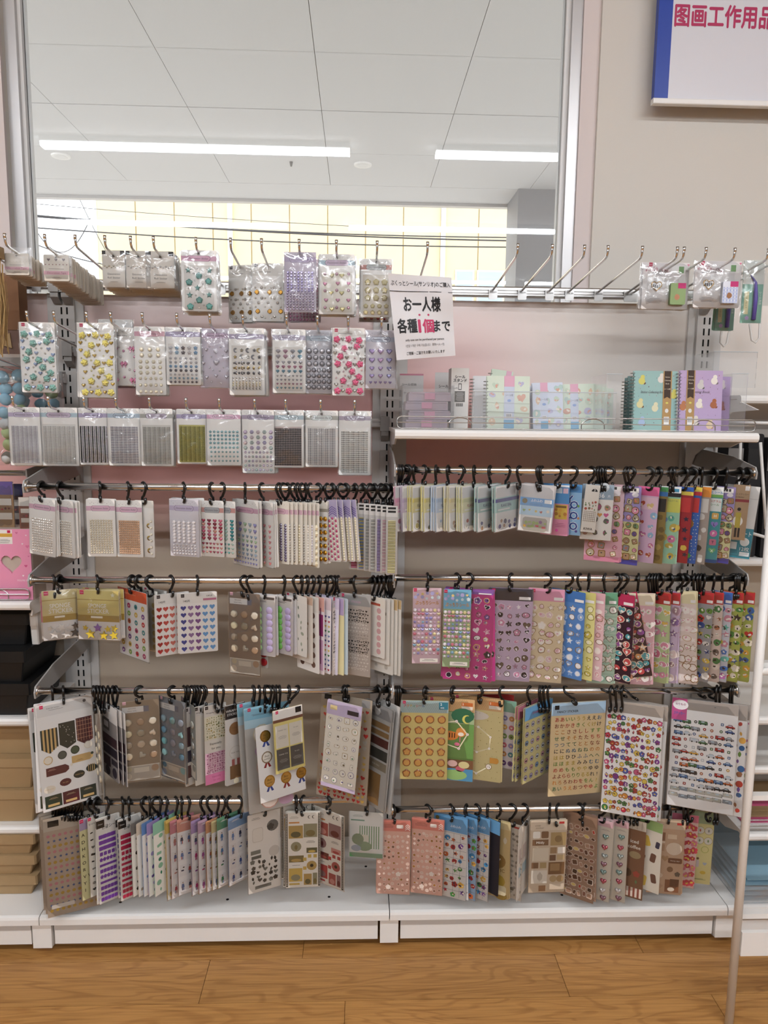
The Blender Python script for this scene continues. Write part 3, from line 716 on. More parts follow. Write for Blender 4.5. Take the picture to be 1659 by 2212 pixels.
def scripthdr(band, plate, txt, tc='4d3f52', y=17, bh=11, pink=None):
    def g(d, w_, h_):
        dotsrow(d, w_)
        d.rect(-w_ / 2 + .2, w_ / 2 - .2, y - bh / 2, y + bh / 2, band, 1)
        d.sh('label', 0, y, w_ * .68, tc, 2, sy=bh * 2.5); d.sh('label', 0, y, w_ * .66, plate, 3, sy=bh * 2.35)
        d.text(txt, 0, y, 6.2, tc, 5, maxw=w_ * .56, shear=.35)
    return g
def grid(kind, nx, ny, x0, x1, y0, y1, size, cols, mt='gem', part=None, by='row', stag=0):
    """small raised stones in rows; x in -.5..5 of the width, y in 0..1 of the height"""
    def g(d, w_, h_):
        for j in range(ny):
            for i in range(nx):
                x = (x0 + (x1 - x0) * ((i + (stag * (j % 2))) / max(1, nx - 1 + stag))) * w_; y = (y0 + (y1 - y0) * (j / max(1, ny - 1))) * h_
                c = cols[(j if by == 'row' else i if by == 'col' else (i * 7 + j * 3)) % len(cols)]
                s = size(j) if callable(size) else size
                if part: d.gem(part, x, y, s, c, mt)
                else: d.small(kind, x, y, s, c, mt)
    return g
def flat(kind, nx, ny, x0, x1, y0, y1, size, cols, by='col', sy=None, out=None, ratio=1.25):
    def g(d, w_, h_):
        for j in range(ny):
            for i in range(nx):
                x = (x0 + (x1 - x0) * (i / max(1, nx - 1))) * w_; y = (y0 + (y1 - y0) * (j / max(1, ny - 1))) * h_
                c = cols[(j if by == 'row' else i if by == 'col' else (i * 5 + j * 3 + (i * j) % 3)) % len(cols)]
                if out: d.sh(kind, x, y, size * ratio, out, 2, sy=(sy or size) * ratio)
                d.sh(kind, x, y, size, c, 3, sy=sy)
    return g
def window(col, y0, y1, m=.08, edge='d8d2c8'):
    def g(d, w_, h_):
        d.rect(-w_ * (.5 - m), w_ * (.5 - m), y0 * h_, y1 * h_, edge, 1); d.rect(-w_ * (.5 - m) + .8, w_ * (.5 - m) - .2, y0 * h_ + .8, y1 * h_ - .2, col, 2)
    return g
def scat(kinds, cols, nx, ny, x0, x1, y0, y1, size, seed, out=None, accent=None, jit=.25, ratio=1.25, foil=False):
    """loose generic stickers"""
    def g(d, w_, h_):
        rr = random.Random(seed); lb = 0; b0 = d.base
        for j in range(ny):
            for i in range(nx):
                x = (x0 + (x1 - x0) * (i + .5 + rr.uniform(-jit, jit)) / nx) * w_; y = (y0 + (y1 - y0) * (j + .5 + rr.uniform(-jit, jit)) / ny) * h_
                k = rr.choice(kinds); k = blob(rr) if k == 'blob' else k
                s = size * rr.uniform(.7, 1.15); c = rr.choice(cols); rot = rr.uniform(-.3, .3); d.base += (i % 2) * 4 + (j % 2) * 8 - lb; lb = (i % 2) * 4 + (j % 2) * 8
                if out: d.sh(k, x, y, s * ratio, out if isinstance(out, str) else rr.choice(out), 2, rot=rot, foil=foil)
                d.sh(k, x, y, s, c, 3, rot=rot)
                if accent:
                    for q in range(2): d.sh(rr.choice(('oval', 'leaf', 'heart', 'slab', 'tall')), x + s * rr.uniform(-.2, .2), y + s * rr.uniform(-.2, .24), s * rr.uniform(.25, .42), rr.choice(accent), 4 + q, rot=rr.uniform(-.6, .6))
        d.base = b0 + 12
    return g
def txts(items):
    """items: (text, x, y, size, colour) with x, y relative"""
    def g(d, w_, h_):
        for it in items:
            t, x, y, s, c = it[:5]; kw = it[5] if len(it) > 5 else {}
            d.text(t, x * w_, y * h_, s, c, **({'maxw': w_ * .9} | kw))
    return g
def rects(items):
    def g(d, w_, h_):
        for (x0, x1, y0, y1, c, *l) in items: d.rect(x0 * w_, x1 * w_, y0 * h_, y1 * h_, c, l[0] if l else 2)
    return g
def shp(items):
    def g(d, w_, h_):
        for it in items:
            k, x, y, s, c = it[:5]; l = it[5] if len(it) > 5 else 3; sy = it[6] if len(it) > 6 else None
            d.sh(k, x * w_, y * h_, s * w_, c, l, sy=(sy * w_ if sy else None))
    return g
def gms(kind, pts, size, col, mt='gem', rotate=False):
    def g(d, w_, h_):
        for k, (x, y) in enumerate(pts): d.gem(kind, x * w_, y * h_, size, col if isinstance(col, str) else col[k % len(col)], mt, (k * 1.3) % 6 if rotate else 0)
    return g
def barcode(x, y, w2, hh):
    def g(d, w_, h_):
        d.rect((x - w2) * w_, (x + w2) * w_, (y - hh) * h_, (y + hh) * h_, 'e9e6e1', 3)
        for k in range(9): xx = (x - w2 * .8 + 1.6 * w2 * k / 9) * w_; d.rect(xx, xx + w2 * w_ * .09 * (1 + k % 2), (y - hh * .8) * h_, (y + hh * .4) * h_, '3a3a3a', 4)
    return g

ROSEP = [(-.36, .17), (0, .165), (.33, .18), (-.12, .30), (.26, .27), (-.25, .42), (-.33, .53), (.02, .535), (.36, .53), (.12, .64), (.33, .72), (-.16, .78), (.22, .80), (-.34, .93), (.02, .93), (.37, .93)]
HRTP = [(-.18, .17), (.17, .175), (-.42, .27), (.06, .30), (.42, .27), (-.42, .37), (.3, .38), (-.05, .44), (.42, .46), (.2, .54), (-.08, .6), (-.32, .66), (.04, .73), (.42, .82), (-.38, .84), (-.17, .93), (.2, .93)]
PRLP = [(-.42, .22), (-.28, .23), (.1, .22), (.4, .21), (-.2, .37), (-.05, .37), (.1, .365), (.2, .44), (-.42, .47), (-.15, .5), (.18, .6), (-.15, .64), (.42, .62), (-.38, .74), (-.1, .7), (.2, .7), (0, .85), (.12, .86), (-.2, .86), (.4, .75)]
def roses(rc, hc, pc):
    return A(hdr('eae5dd', .12, t='Decoration Sticker', size=4.5), gms('rose_gem', ROSEP, 13.5, rc, 'puffy', True), gms('heart_gem', HRTP, 9, hc, 'gem'),
             lambda d, w_, h_: [d.small('dot', x * w_, y * h_, 4.6, pc, 'pearl') for x, y in PRLP])
def rhine(band, plate, kind, nx, ny, size, cols, y0=.33, y1=.95, x=.40, by='row', mt='gem', win=None, txt='Rhinestone Sticker', part=None, m=.06, stag=0):
    fs = [scripthdr(band, plate, txt, y=18, bh=10)]
    if win: fs.append(window(win, y0 - .045, y1 + .03, m))
    fs.append(grid(kind, nx, ny, -x, x, y0, y1, size, cols, mt, part, by, stag)); return A(*fs)

# ------------------------------------------------------------------ pegged packs
GP = dict(name='gem_sticker_pack', cat='sticker pack', sleeve='crinkle', mx=3, off=4.5, amp=2.2, t=1.6)
LIL, PNK, BLU, GRY, SAL = 'b9a9c9', 'dfa9c4', 'a9c4cf', 'a8a79d', 'd9a08f'
def pp(row, label, draw, x0, x1, y0, y1, group, n=4, dy=.007, back=.05, hy=9, **kw):
    a = dict(GP); a.update(kw)
    r_ = pack(label, draw, x0, x1, y0, y1, peg=row, back=back, n=n, dy=dy, hy=hy, group=group, yaw=kw.pop('yaw', rnd.uniform(-3, 3)) if 'yaw' not in a else a.pop('yaw'), **a)
    peg(r_.location.x, row, 'chrome peg holding the ' + short(label), 'chrome display pegs')
    return r_
gA, gB, gC = 'gem packs on the top pegs', 'gem packs on the middle pegs', 'gem packs on the low pegs'
# low row
IR = ['d8d5dc', 'c6c2cc', 'efeef2', 'b9b6c4']
pp('C', 'lilac banded pack of tiny clear stones, leftmost of the lowest pegs', rhine('c3b3cd', 'cbbdd4', 'dot', 18, 25, 3.6, ['dcd9dd', 'c9c5cc', 'eeedf0'], by='mix', y0=.33), 19, 87, 852, 978, gC)
pp('C', 'pale blue banded pack of tiny clear stones with a pink name plate', rhine('b2c9d2', 'c9b6c9', 'dot', 20, 25, 3.0, ['d9d6d0', 'c5c2bb', 'ebe9e4'], by='mix', win='dad7d0'), 87, 168, 852, 978, gC)
pp('C', 'lilac banded pack of black and clear stone stripes', A(rhine('b5a8c8', 'a99cc0', 'dot', 14, 24, 3.9, ['17141c', 'b9b3bd'], by='col', x=.44)), 170, 233, 855, 978, gC)
pp('C', 'pale blue banded pack of grey lilac tiny stones', rhine('b4c6d4', 'a9bccb', 'dot', 19, 22, 3.3, ['a9a4b0', '938e9d', 'cbc8d2'], by='mix'), 233, 303, 855, 979, gC)
pp('C', 'grey banded pack of greyish clear tiny stones, beside the green one', rhine('b3b1a8', 'b7a9bd', 'dot', 17, 24, 3.5, ['c2c0b6', 'aeada6', 'd8d6cf'], by='mix', win='d2cfc7', txt='Decoration Sheet'), 303, 373, 855, 979, gC)
pp('C', 'lilac banded pack of olive green tiny stones', rhine('afa3c4', 'a99cc0', 'dot', 17, 24, 3.7, ['a9a344', '8f8a36', 'c3bd62'], by='mix', win='b5ae58'), 382, 447, 861, 979, gC)
pp('C', 'pink banded pack of light blue clover gems', A(rhine(PNK, 'dfb1c8', 'flower', 8, 3, 6.4, ['8cbcc0', '7aacb3'], y0=.40, y1=.53), grid('flower', 8, 2, -.40, .40, .60, .68, 6.4, ['8cbcc0', '9fcbce']), grid('flower', 8, 3, -.38, .4, .76, .92, 5, ['8cbcc0', '9fcbce'])), 447, 520, 861, 982, gC)
pp('C', 'lilac banded pack of iridescent stones in two sizes', A(rhine('b1a2b8', 'a597ae', 'dot', 5, 4, 9.5, ['c9b7cf', 'b3c3bd', 'd5c4c9', 'b7aed0'], y0=.35, y1=.60, by='mix'), grid('dot', 8, 5, -.40, .40, .67, .95, 6.2, ['c9b7cf', 'b3c3bd', 'd5c4c9', 'cfc9d6'], by='mix')), 523, 592, 861, 998, gC)
pp('C', 'pale blue banded pack of jet black tiny stones', rhine('b6cbd3', 'bdd0d6', 'dot', 16, 21, 3.9, ['0d0b0f', '17131a'], by='mix', win='cbb9b4', x=.40, mt='puffy'), 588, 656, 861, 985, gC)
pp('C', 'grey banded pack of silver tiny stones', rhine('b3b2a6', 'd3dad5', 'dot', 15, 21, 3.6, ['b9b7ba', 'a2a1a6', 'd6d5d7'], by='mix', win='ddd9d2', txt='Decoration Sheet'), 660, 730, 865, 987, gC)
pp('C', 'lilac banded pack of clear stones in wavy lines, rightmost of the low pegs', rhine('b6a8b8', 'ab9dae', 'dot', 16, 20, 4.1, ['c6c4bb', 'b0aea6', 'dcdad3'], by='mix', y1=.95), 732, 800, 865, 1004, gC)
# middle row
pp('B', 'clear pack of sea green roses and blue hearts', roses('7fb0a4', ['8aa0c4', 'a9b9d6'], 'c9c3b4'), 43, 120, 668, 820, gB, n=2, hy=14, back=.045)
pp('B', 'clear pack of butter yellow roses and gold hearts', roses('e2d46a', ['b08f1e', 'c9a52c'], 'e0d59a'), 168, 247, 667, 829, gB, n=3, hy=16, back=.05)
pp('B', 'clear pack of pink bow gems', A(hdr('e6e1d9', .2, logo=None, t='Decoration Sticker', size=4.5), gms('bow_gem', [(-.32, .36), (.30, .36), (0, .62), (-.32, .9), (.32, .9)], 17, 'd77fa4', 'puffy'), gms('round_gem', [(0, .4), (-.38, .52), (.38, .5), (-.36, .74), (.38, .74), (0, .85)], 5.5, 'd98bb0'),
   lambda d, w_, h_: [d.small('dot', x * w_, y * h_, 6, 'dcd2cd', 'pearl') for x, y in ((-.15, .33), (.12, .34), (-.4, .44), (.42, .43), (-.1, .5), (.2, .72), (-.2, .76), (.42, .82))]), 236, 297, 681, 807, gB, n=2, hy=12, back=.08)
for k, (a, b_) in enumerate(((215, 285), (222, 290))):
    pack('pink flower gem pack hanging low behind the pink bows, ' + ('front one' if k == 0 else 'rear one'), A(bg('d9a5b4', .6, 1.), gms('puffy_flower', [(-.35, .93), (-.02, .93), (.32, .93)], 12, 'd2668f', 'puffy')), a, b_, 690, 838, Y=-.13 + .03 * k, group=gB, shift=0, n=1, **GP)
pp('B', 'pink banded pack of cream pearl domes', A(scripthdr('d7a3b0', 'd7a3b0', 'Rhinestone Sticker', '7a5560'), gms('pearl', [(x, y) for y in (.33, .415) for x in (-.27, 0, .27)], 11, 'e9e0c6', 'pearl'), grid('dot', 4, 3, -.32, .32, .51, .67, 9, ['e6ddc2'], 'pearl'), grid('dot', 5, 3, -.34, .34, .755, .95, 7.5, ['e6ddc2'], 'pearl')), 291, 357, 680, 828, gB, n=4, back=.05)
FB = ['d7d3d3', '8fb3cc', '6b6266', 'c9c5c4', '7da6c8']
pp('B', 'lilac banded pack of blue and grey flower gems', A(scripthdr('aca0be', 'aca0be', 'Rhinestone Sticker'), window('e3dfd9', .29, .97, .07), grid('flower', 5, 2, -.36, .36, .36, .44, 9, FB, by='col'), grid('flower', 6, 2, -.37, .37, .54, .61, 6.6, ['c3c0c0', 'b6b3b4']), grid('flower', 6, 2, -.37, .37, .68, .75, 7, ['6f9cc0', '5f5b63']), grid('flower', 7, 3, -.37, .37, .82, .95, 5.6, ['c9c6c6', '86b0c8', '67626a'])), 358, 433, 686, 811, gB, n=3)
pp('B', 'pink banded pack of clear heart gems on lilac', A(bg('c5bcc9'), scripthdr('b99fb8', 'b99fb8', 'Decoration Sticker'), gms('heart_gem', [(-.3, .36), (.33, .38), (0, .40), (0, .59), (-.4, .59), (0, .8), (-.3, .83), (.33, .82)], 8.5, 'cfcbd3'), gms('heart_gem', [(.02, .575)], 13, 'd9d6dd'),
   lambda d, w_, h_: [d.small('dot', x * w_, y * h_, 5, 'd9d5dc') for x, y in ((-.2, .3), (.15, .31), (-.42, .46), (-.15, .47), (.22, .45), (.42, .5), (-.2, .66), (.25, .65), (-.42, .72), (.42, .72), (-.1, .7), (.12, .71), (-.15, .9), (.15, .92))]), 432, 500, 690, 818, gB, n=2, back=.06)
pp('B', 'lilac banded pack of gold and silver moons and stars', A(scripthdr('b0a4bd', 'b0a4bd', 'Rhinestone Sticker', '53435e', y=20), window('ddd7ce', .26, .93, .07), gms('moon_gem', [(-.3, .33), (.05, .33), (.36, .33), (-.12, .42), (.2, .43)], 9.5, ['8f8d90', '77757a', 'b59a5b'], 'foil'), gms('star_gem', [(-.14, .33), (.22, .33), (-.33, .43), (.04, .43), (.36, .43)], 8.5, ['8a7d63', '5e5c60', 'b59a5b'], 'foil'),
   grid('star', 6, 3, -.36, .34, .52, .67, 7, ['8f8d90', 'b39959', '67656a'], 'foil'), grid('moon', 5, 3, -.28, .38, .52, .67, 7, ['77757a', 'b39959', '5c5a5f'], 'foil'), grid('moon', 9, 5, -.38, .38, .745, .90, 4.6, ['a9a7aa', 'c0bebe', 'b8a878', '9f9259', '6f6d70'], 'foil')), 495, 571, 688, 833, gB, n=5, dy=.009)
DC = ['aeaab0', 'b98a9c', '9b9ba2', '6c9cae']
pp('B', 'pale lilac banded pack of pastel diamond shaped gems', A(scripthdr('bdb5c9', 'bdb5c9', 'Rhinestone Sticker', '53435e', y=20), window('ddd8d1', .28, .97, .07), grid('diamond', 4, 2, -.33, .33, .35, .43, 11, DC, by='col'), grid('diamond', 5, 3, -.35, .35, .52, .66, 8.5, ['a09da3', 'b5758e', '5f93a8']), grid('diamond', 7, 4, -.36, .36, .73, .92, 5.6, ['b7b4b4', 'a3a0a4', 'bd8a9c', '6f9fae'])), 589, 660, 706, 844, gB, n=3, back=.055)
pp('B', 'pale blue banded pack of big round silver gems', A(bg('bdbbc2'), scripthdr('a7b4bf', 'a7b4bf', 'Rhinestone Sticker', '53435e', y=20), gms('round_gem', [(x, y) for y in (.33, .43, .53) for x in (-.36, -.12, .12, .36)], 11.5, ['9d9ca2', '8b8a91', 'aeadb3']), gms('round_gem', [(x, y) for y in (.63, .72, .81, .90) for x in (-.38, -.19, 0, .19, .38)], 10, ['a6a5ab', '8b8a91', '9a999f'])), 660, 718, 710, 847, gB, n=3, back=.06)
pp('B', 'clear pack of rose pink roses and clear hearts', roses('dc5d86', ['a8a39c', '9c978f'], 'e2bfc4'), 718, 787, 711, 857, gB, n=1, hy=12, back=.045)
HL = ['a794c9', 'b79bc9', '9c9cd2']
pp('B', 'pale blue banded pack of iridescent lilac hearts', A(bg('cfc9d2'), scripthdr('b9bfcf', 'b9bfcf', 'Decoration Sticker', '53435e', y=22), gms('heart_gem', [(x, y) for y in (.37, .52) for x in (-.29, 0, .29)], 13, HL), gms('heart_gem', [(x, y) for y in (.66, .79) for x in (-.29, 0, .29)], 10.5, HL), grid('heart', 5, 1, -.33, .33, .90, .90, 7, HL)), 790, 854, 708, 834, gB, n=2, back=.05)
# a bare pair of pegs beside the upright
peg(hit(118, 672, -.33).x, 'B', 'chrome peg with nothing on it beside the grey rail bracket')
# top row
TP = dict(name='decoration_tape_pack', cat='sticker pack', sleeve='bag', mx=6, off=6, amp=2, t=7, top=14)
def tape(c1, c2, lab):
    return A(shp([('heart', -.3, .2, .13, c1), ('heart', 0, .2, .13, c1), ('heart', .3, .2, .13, c1)]), lambda d, w_, h_: [d.sh('diamond', (-.42 + .14 * k) * w_, .38 * h_, 3.2, c2, 3) for k in range(7)],
             rects([(-.3, .3, .53, .55, '8a7f78')]), rects([(-.5, .5, .62, .76, 'd7a0ad', 2)]), txts([('Decoration Tape', 0, .69, 6.5, '8d3f55', dict(shear=.3)), ]), lambda d, w_, h_: d.lines(0, .85 * h_, w_ * .4, 2, '8a7f78'))
def tpack(label, draw, x0, x1, y0, y1, n, dy, back):
    r_ = pack(label, draw, x0, x1, y0, y1, Y=RY - .30 + back, yaw=0, n=n, dy=dy, hy=7, group=gA, card='d3c9b9', **TP)
    px = r_.location.x; pz = RAILZ['A'] + .004 + (.30 - back) * .0945
    r_.location.z = pz - .009
    for o in bpy.data.objects:
        if o.get('label', '').startswith(' '.join(label.replace(',', '').split()[:6])) and o is not r_:
            o.location.z = pz - .009 - .0945 * abs(o.location.y - r_.location.y)
    peg(px, 'A', 'chrome peg holding the ' + short(label))
tpack('white lace decoration tape pack at the far end of the top pegs', tape('cfc6b8', 'c5bbab', 'w'), 11, 63, 536, 583, 7, .016, .05)
tpack('heart and flag patterned decoration tape pack on a crowded peg', tape('4a2226', '7a2f33', 'h'), 96, 150, 551, 608, 15, .0165, .055)
peg(hit(165, 530, -.33).x, 'A', 'chrome peg with nothing on it beside the heart tape peg')
def roll(c):
    return A(rects([(-.5, -.34, .01, .11, '1a1919'), (.3, .48, .01, .13, '1d1b1a')]), lambda d, w_, h_: [d.small('dot', (-.4 + .1 * k) * w_, .42 * h_ + (k % 2) * 3, 4.5, c, 'pearl') for k in range(9)], rects([(-.5, .5, .5, 1., 'ded6ca', 1)]),
             txts([('Decoration', 0, .64, 6.5, '4a4440', dict(maxw=40)), ('Roll Sticker', 0, .74, 6.5, '4a4440', dict(maxw=44))]), lambda d, w_, h_: d.lines(0, .85 * h_, w_ * .5, 1, '8a8279'))
for (x0, x1, y0, y1, lb, c, n) in ((221, 270, 528, 608, 'cream ribbed roll sticker pack', 'cfc6ae', 8), (272, 326, 527, 607, 'large pearl roll sticker pack', 'c9c0b2', 7), (317, 376, 522, 602, 'tilted grey bead roll sticker pack with black corner marks', 'b3aca4', 8)):
    pp('A', lb + ' under the window', roll(c), x0, x1, y0, y1, gA, n=n, dy=.012, back=.05, hy=14, name='roll_sticker_pack', card='d9d0c3', off=5)
TEAL = '4f8f86'
pp('A', 'pink banded pack of teal stars and flowers', A(scripthdr('d7a3bb', 'd7a3bb', 'Decoration Sticker', y=19), window('ddd8d1', .25, .97, .08), gms('star_gem', [(-.3, .33), (.3, .33), (-.05, .62), (-.27, .74), (.28, .73)], 13, TEAL, 'puffy'), gms('puffy_flower', [(0, .42), (-.28, .53), (.27, .51), (0, .82), (-.26, .93), (.28, .92)], 13.5, TEAL, 'puffy'),
   lambda d, w_, h_: [d.small('dot', x * w_, y * h_, 4, 'cfcac2') for x, y in ((-.05, .3), (.1, .33), (-.15, .38), (.2, .42), (-.12, .5), (.1, .55), (.2, .62), (-.3, .63), (.12, .72), (-.1, .74), (-.12, .86), (.12, .9), (0, .95))]), 392, 468, 533, 665, gA, n=6, dy=.009, back=.02)
BR_ = A(hdr('e2ddd4', .22, logo='1a1919', t='Decoration Sticker', size=4), gms('bear_charm', [(-.35, .5), (.05, .5), (.4, .5), (-.33, .83), (.05, .83), (.4, .83)], 11, 'b8862f', 'foil'), gms('round_gem', [(-.2, .42), (.2, .42), (-.2, .6), (.2, .6), (-.3, .68), (0, .68), (.3, .68), (-.2, .92), (.2, .92)], 6.5, 'cfc8be'), lambda d, w_, h_: [d.small('dot', x * w_, y * h_, 4.5, 'd8cfbe', 'pearl') for x in (-.4, -.1, .1, .4) for y in (.42, .6, .75, .94)])
pp('A', 'gold bear shaped charm sticker pack, turned sideways', BR_, 494, 545, 556, 680, gA, n=3, back=.13, yaw=-14)
pp('A', 'gold bear shaped charm sticker pack facing forward', BR_, 545, 613, 556, 682, gA, n=3, back=.11)
pp('A', 'lilac pack of lavender round gems', A(bg('c4bac9'), scripthdr('b3a6c3', 'b3a6c3', 'Decoration Sticker', '53435e'), grid('dot', 8, 7, -.38, .38, .34, .64, 6, ['a99acb', 'b9addb', 'c9bfdd'], by='mix'), grid('dot', 9, 7, -.40, .40, .68, .95, 5.5, ['b3a3bb', 'c3b6c9'], by='mix')), 614, 683, 542, 672, gA, n=1, back=.02)
pack('hot pink gem pack hanging behind the lavender one', A(bg('c9b0bd'), grid('dot', 9, 12, -.42, .42, .4, .96, 6, ['cf7fa6', 'd58fb2'], by='mix')), 622, 690, 560, 696, Y=-.18, group=gA, n=2, **GP)
pp('A', 'pale blue banded pack of yellow and pink hearts', A(scripthdr('a9c2cf', 'c9b3c9', 'Decoration Sticker', y=20, ), window('e5e0d2', .29, .97, .07), gms('heart_gem', [(-.14, .36), (.14, .36), (-.16, .65), (.14, .65), (-.14, .92), (.16, .92)], 10.5, 'd8cf8e', 'puffy'), gms('heart_gem', [(-.33, .5), (.03, .49), (.33, .49), (-.3, .77), (.03, .77), (.33, .77)], 9, 'd98fb0', 'puffy'), gms('round_gem', [(-.33, .33), (0, .33), (.33, .33), (-.33, .61), (0, .6), (.33, .6), (-.33, .89), (0, .89), (.33, .89)], 6.5, 'cfa3b6')), 689, 766, 542, 672, gA, n=4, dy=.009, back=.03)
pp('A', 'salmon banded pack of pale gold flower gems', A(scripthdr('cf8f85', 'b3b6b3', 'Decoration Sticker', y=20), window('ddd5c6', .27, .97, .07), gms('puffy_flower', [(x, y) for y in (.40, .54, .67) for x in (-.27, .0, .27)], 13, 'cfc08c', 'puffy'), gms('puffy_flower', [(x, y) for y in (.81, .92) for x in (-.33, -.11, .11, .33)], 9.5, 'cfc08c', 'puffy')), 779, 846, 558, 684, gA, n=2, back=.06)
pack('red gem pack peeking out below the pale gold flowers', A(bg('cdb9ac', .5, 1.), grid('dot', 4, 1, -.3, .36, .93, .93, 8, ['b3283c'])), 776, 840, 575, 696, Y=-.2, group=gA, n=1, **GP)
# bare pegs of the right bay
for k, x in enumerate((923, 1065, 1128, 1187, 1230, 1293, 1357)):
    X = hit(x, 548, -.33).x if k == 0 else hit(x, 628, -.03).x
    peg(X, 'A', ('bare chrome peg behind the white notice' if k == 0 else 'bare chrome peg beside the key holder packs' if k == 6 else ORD[k - 1] + ' bare chrome peg counted from the white notice'), clip_text=k > 0)

def keypack(label, x0, x1, y0, y1, albc, alb2, name_jp, back):
    dr = A(hdr('e6dfdd', .29, logo=None, lines=False), lambda d, w_, h_: (d.logo(-.34 * w_, 5, 9), d.text('アルバム', -.3 * w_, 13, 7.5, 'b5345d', maxw=w_ * .3, bold=.015), d.text(name_jp, -.2 * w_, 20, 7.5, 'b5345d', maxw=w_ * .5, bold=.015)),
           rects([(.12, .46, .06, .25, 'efece7', 2), (.27, .38, .08, .22, '6f9f62', 3)]), lambda d, w_, h_: d.lines(-.2 * w_, 25, w_ * .4, 2, '5a5358', gap=3), lambda d, w_, h_: d.lines(-.22 * w_, .78 * h_, w_ * .34, 4, '8a8489', gap=3.2, th=.7),
           shp([('heart', .08, .23, .05, 'd77a9a'), ('heart', .47, .05, .05, 'd77a9a')]), barcode(-.2, .52, .12, .06))
    r_ = pp('A', label, dr, x0, x1, y0, y1, 'album key holder packs', n=2, back=back, hy=22, name='key_holder_pack', off=9, amp=3, yaw=0, card='e5e0dc')
    W_ = .001 * (PACKS[-1][1]); H_ = .001 * PACKS[-1][2]
    al = MB().extr(rrect(-.019, .019, -.026, .026, .003, 2), lambda x, z: (x, -.012, z), lambda x, z: (x, 0, z)).build('mini_album', 'card', r_, (.24 * W_, -.001, -.68 * H_ + .022)); al.color = (*lin(albc), 1)
    d = PR(); d.hy = 26; d.y0 = .0122
    d.rect(-1, 19, 0, 13, 'c42a72', 2)
    if alb2 == 'check':
        for i in range(5): d.rect(-18 + 8 * i, -14 + 8 * i, 14, 52, 'a9b6dc', 1)
        for i in range(5): d.rect(-18, 18, 16 + 8 * i, 19 + 8 * i, 'c3cbe6', 2)
    d.sh(blob(random.Random(4)), -2, 34, 16, '9c6a3f' if alb2 == 'check' else 'b9805a', 3)
    d.build('cover_print', 'print', al)
    hp = [(x * .026, 0, -y * .026) for x, y in heart_pts(20)]
    MB().tube(hp, .0012, 6, True).build('heart_ring', 'gold', r_, (-.2 * W_, -.004, -.52 * H_ + .022), smooth=True)
keypack('album key holder pack with a plain green booklet', 1388, 1488, 551, 652, '8aa468', None, 'キーホルダーうさぎ', .09)
keypack('album key holder pack with a blue checked booklet', 1500, 1600, 551, 652, 'dfe3ee', 'check', 'キーホルダーくま', .07)
def tweez(label, x0, x1, y0, y1, Y, group='tweezers packs', n=1):
    dr = A(bg('7fb39c', .38, 1.), bg('d9dcd4', 0., .38), rects([(-.38, -.16, .5, .86, 'e0d7a2', 2)]), lambda d, w_, h_: d.sh('flower', -.2 * w_, .92 * h_, 11, 'b79fd0', 3), txts([('シール専用', .38, .6, 6.5, 'e7efe9', dict(rot=R(90), maxw=50)), ('ピンセット', -.27, .68, 5.5, '8a7a3a', dict(rot=R(90), maxw=40))]))
    r_ = pack(label, dr, x0, x1, y0, y1, Y=Y, name='tweezers_pack', cat='tweezers pack', group=group, sleeve='crinkle', t=1.2, off=6, n=n, hy=8, card='7fb39c')
    H_ = .001 * PACKS[-1][2]
    pts = [(.006, -.004, -.95 * H_), (.007, -.004, -.6 * H_), (.004, -.004, -.36 * H_), (-.004, -.004, -.28 * H_), (-.010, -.004, -.24 * H_)]
    MB().tube([(x, y, z + .008) for x, y, z in pts], [.0052, .0058, .004, .002, .0008], 8).build('tweezers', mat('purple enamel', '5d4fa0', .3), r_, smooth=True)
    return r_
a = tweez('tweezers pack on green card at the far right peg', 1603, 1648, 562, 698, RY - .22)
peg(a.location.x + .012, 'A', 'chrome peg holding the tweezers at the frame edge')
b = tweez('tweezers pack on green card hanging low under the checked booklet', 1548, 1588, 588, 714, RY - .12, n=3)
peg(b.location.x, 'A', 'chrome peg holding the low tweezers packs')
peg(hit(1522, 552, -.33).x, 'A', 'chrome peg pointing between the two key holder packs')

# ------------------------------------------------------------------ notice paper
nt_ = tag(empty('notice_paper', hit(909, 592, -.335)), 'white printed purchase limit notice hanging from a peg', 'notice')
d = PR(); d.hy = 0; d.y0 = .0002
TL, TR, BL, BR2 = hit(838, 590, -.335), hit(975, 600, -.335), hit(857, 778, -.335), hit(984, 768, -.335)
O = nt_.location.copy()
nb = MB(); nx, ny = 8, 10; rr = random.Random(5)
def npt(u, v, off=0):
    p = TL.lerp(TR, u).lerp(BL.lerp(BR2, u), v) - O
    return Vector((p.x, .004 * math.sin(u * 5 + v * 3) + .003 * math.sin(v * 9 - u * 4) - off, p.z))
nb.v = [tuple(npt(i / nx, j / ny)) for j in range(ny + 1) for i in range(nx + 1)]
for j in range(ny):
    for i in range(nx): q = j * (nx + 1) + i; nb.f.append((q, q + nx + 1, q + nx + 2, q + 1)); nb.c.append(lin('d8d5d6'))
nb.build('paper', 'print', nt_, smooth=True)
def ntext(s, u, v, size, col, bold=0, maxw=None):
    vs, fs, x0, x1, y0, y1 = glyphs(s, bold); k = size / 1.0; wid = (x1 - x0) * k; sx = 1 if not maxw or wid < maxw else maxw / wid
    W_, H_ = 140, 190
    n0 = len(vs) // 4 if bold else len(vs)
    P = [tuple(npt(u + (vx - (x0 + x1) / 2) * k * sx / W_, v - (vy - .33) * k / H_, .0006 + .00003 * (q // n0))) for q, (vx, vy) in enumerate(vs)]
    return P, fs, lin(col)
pr = MB()
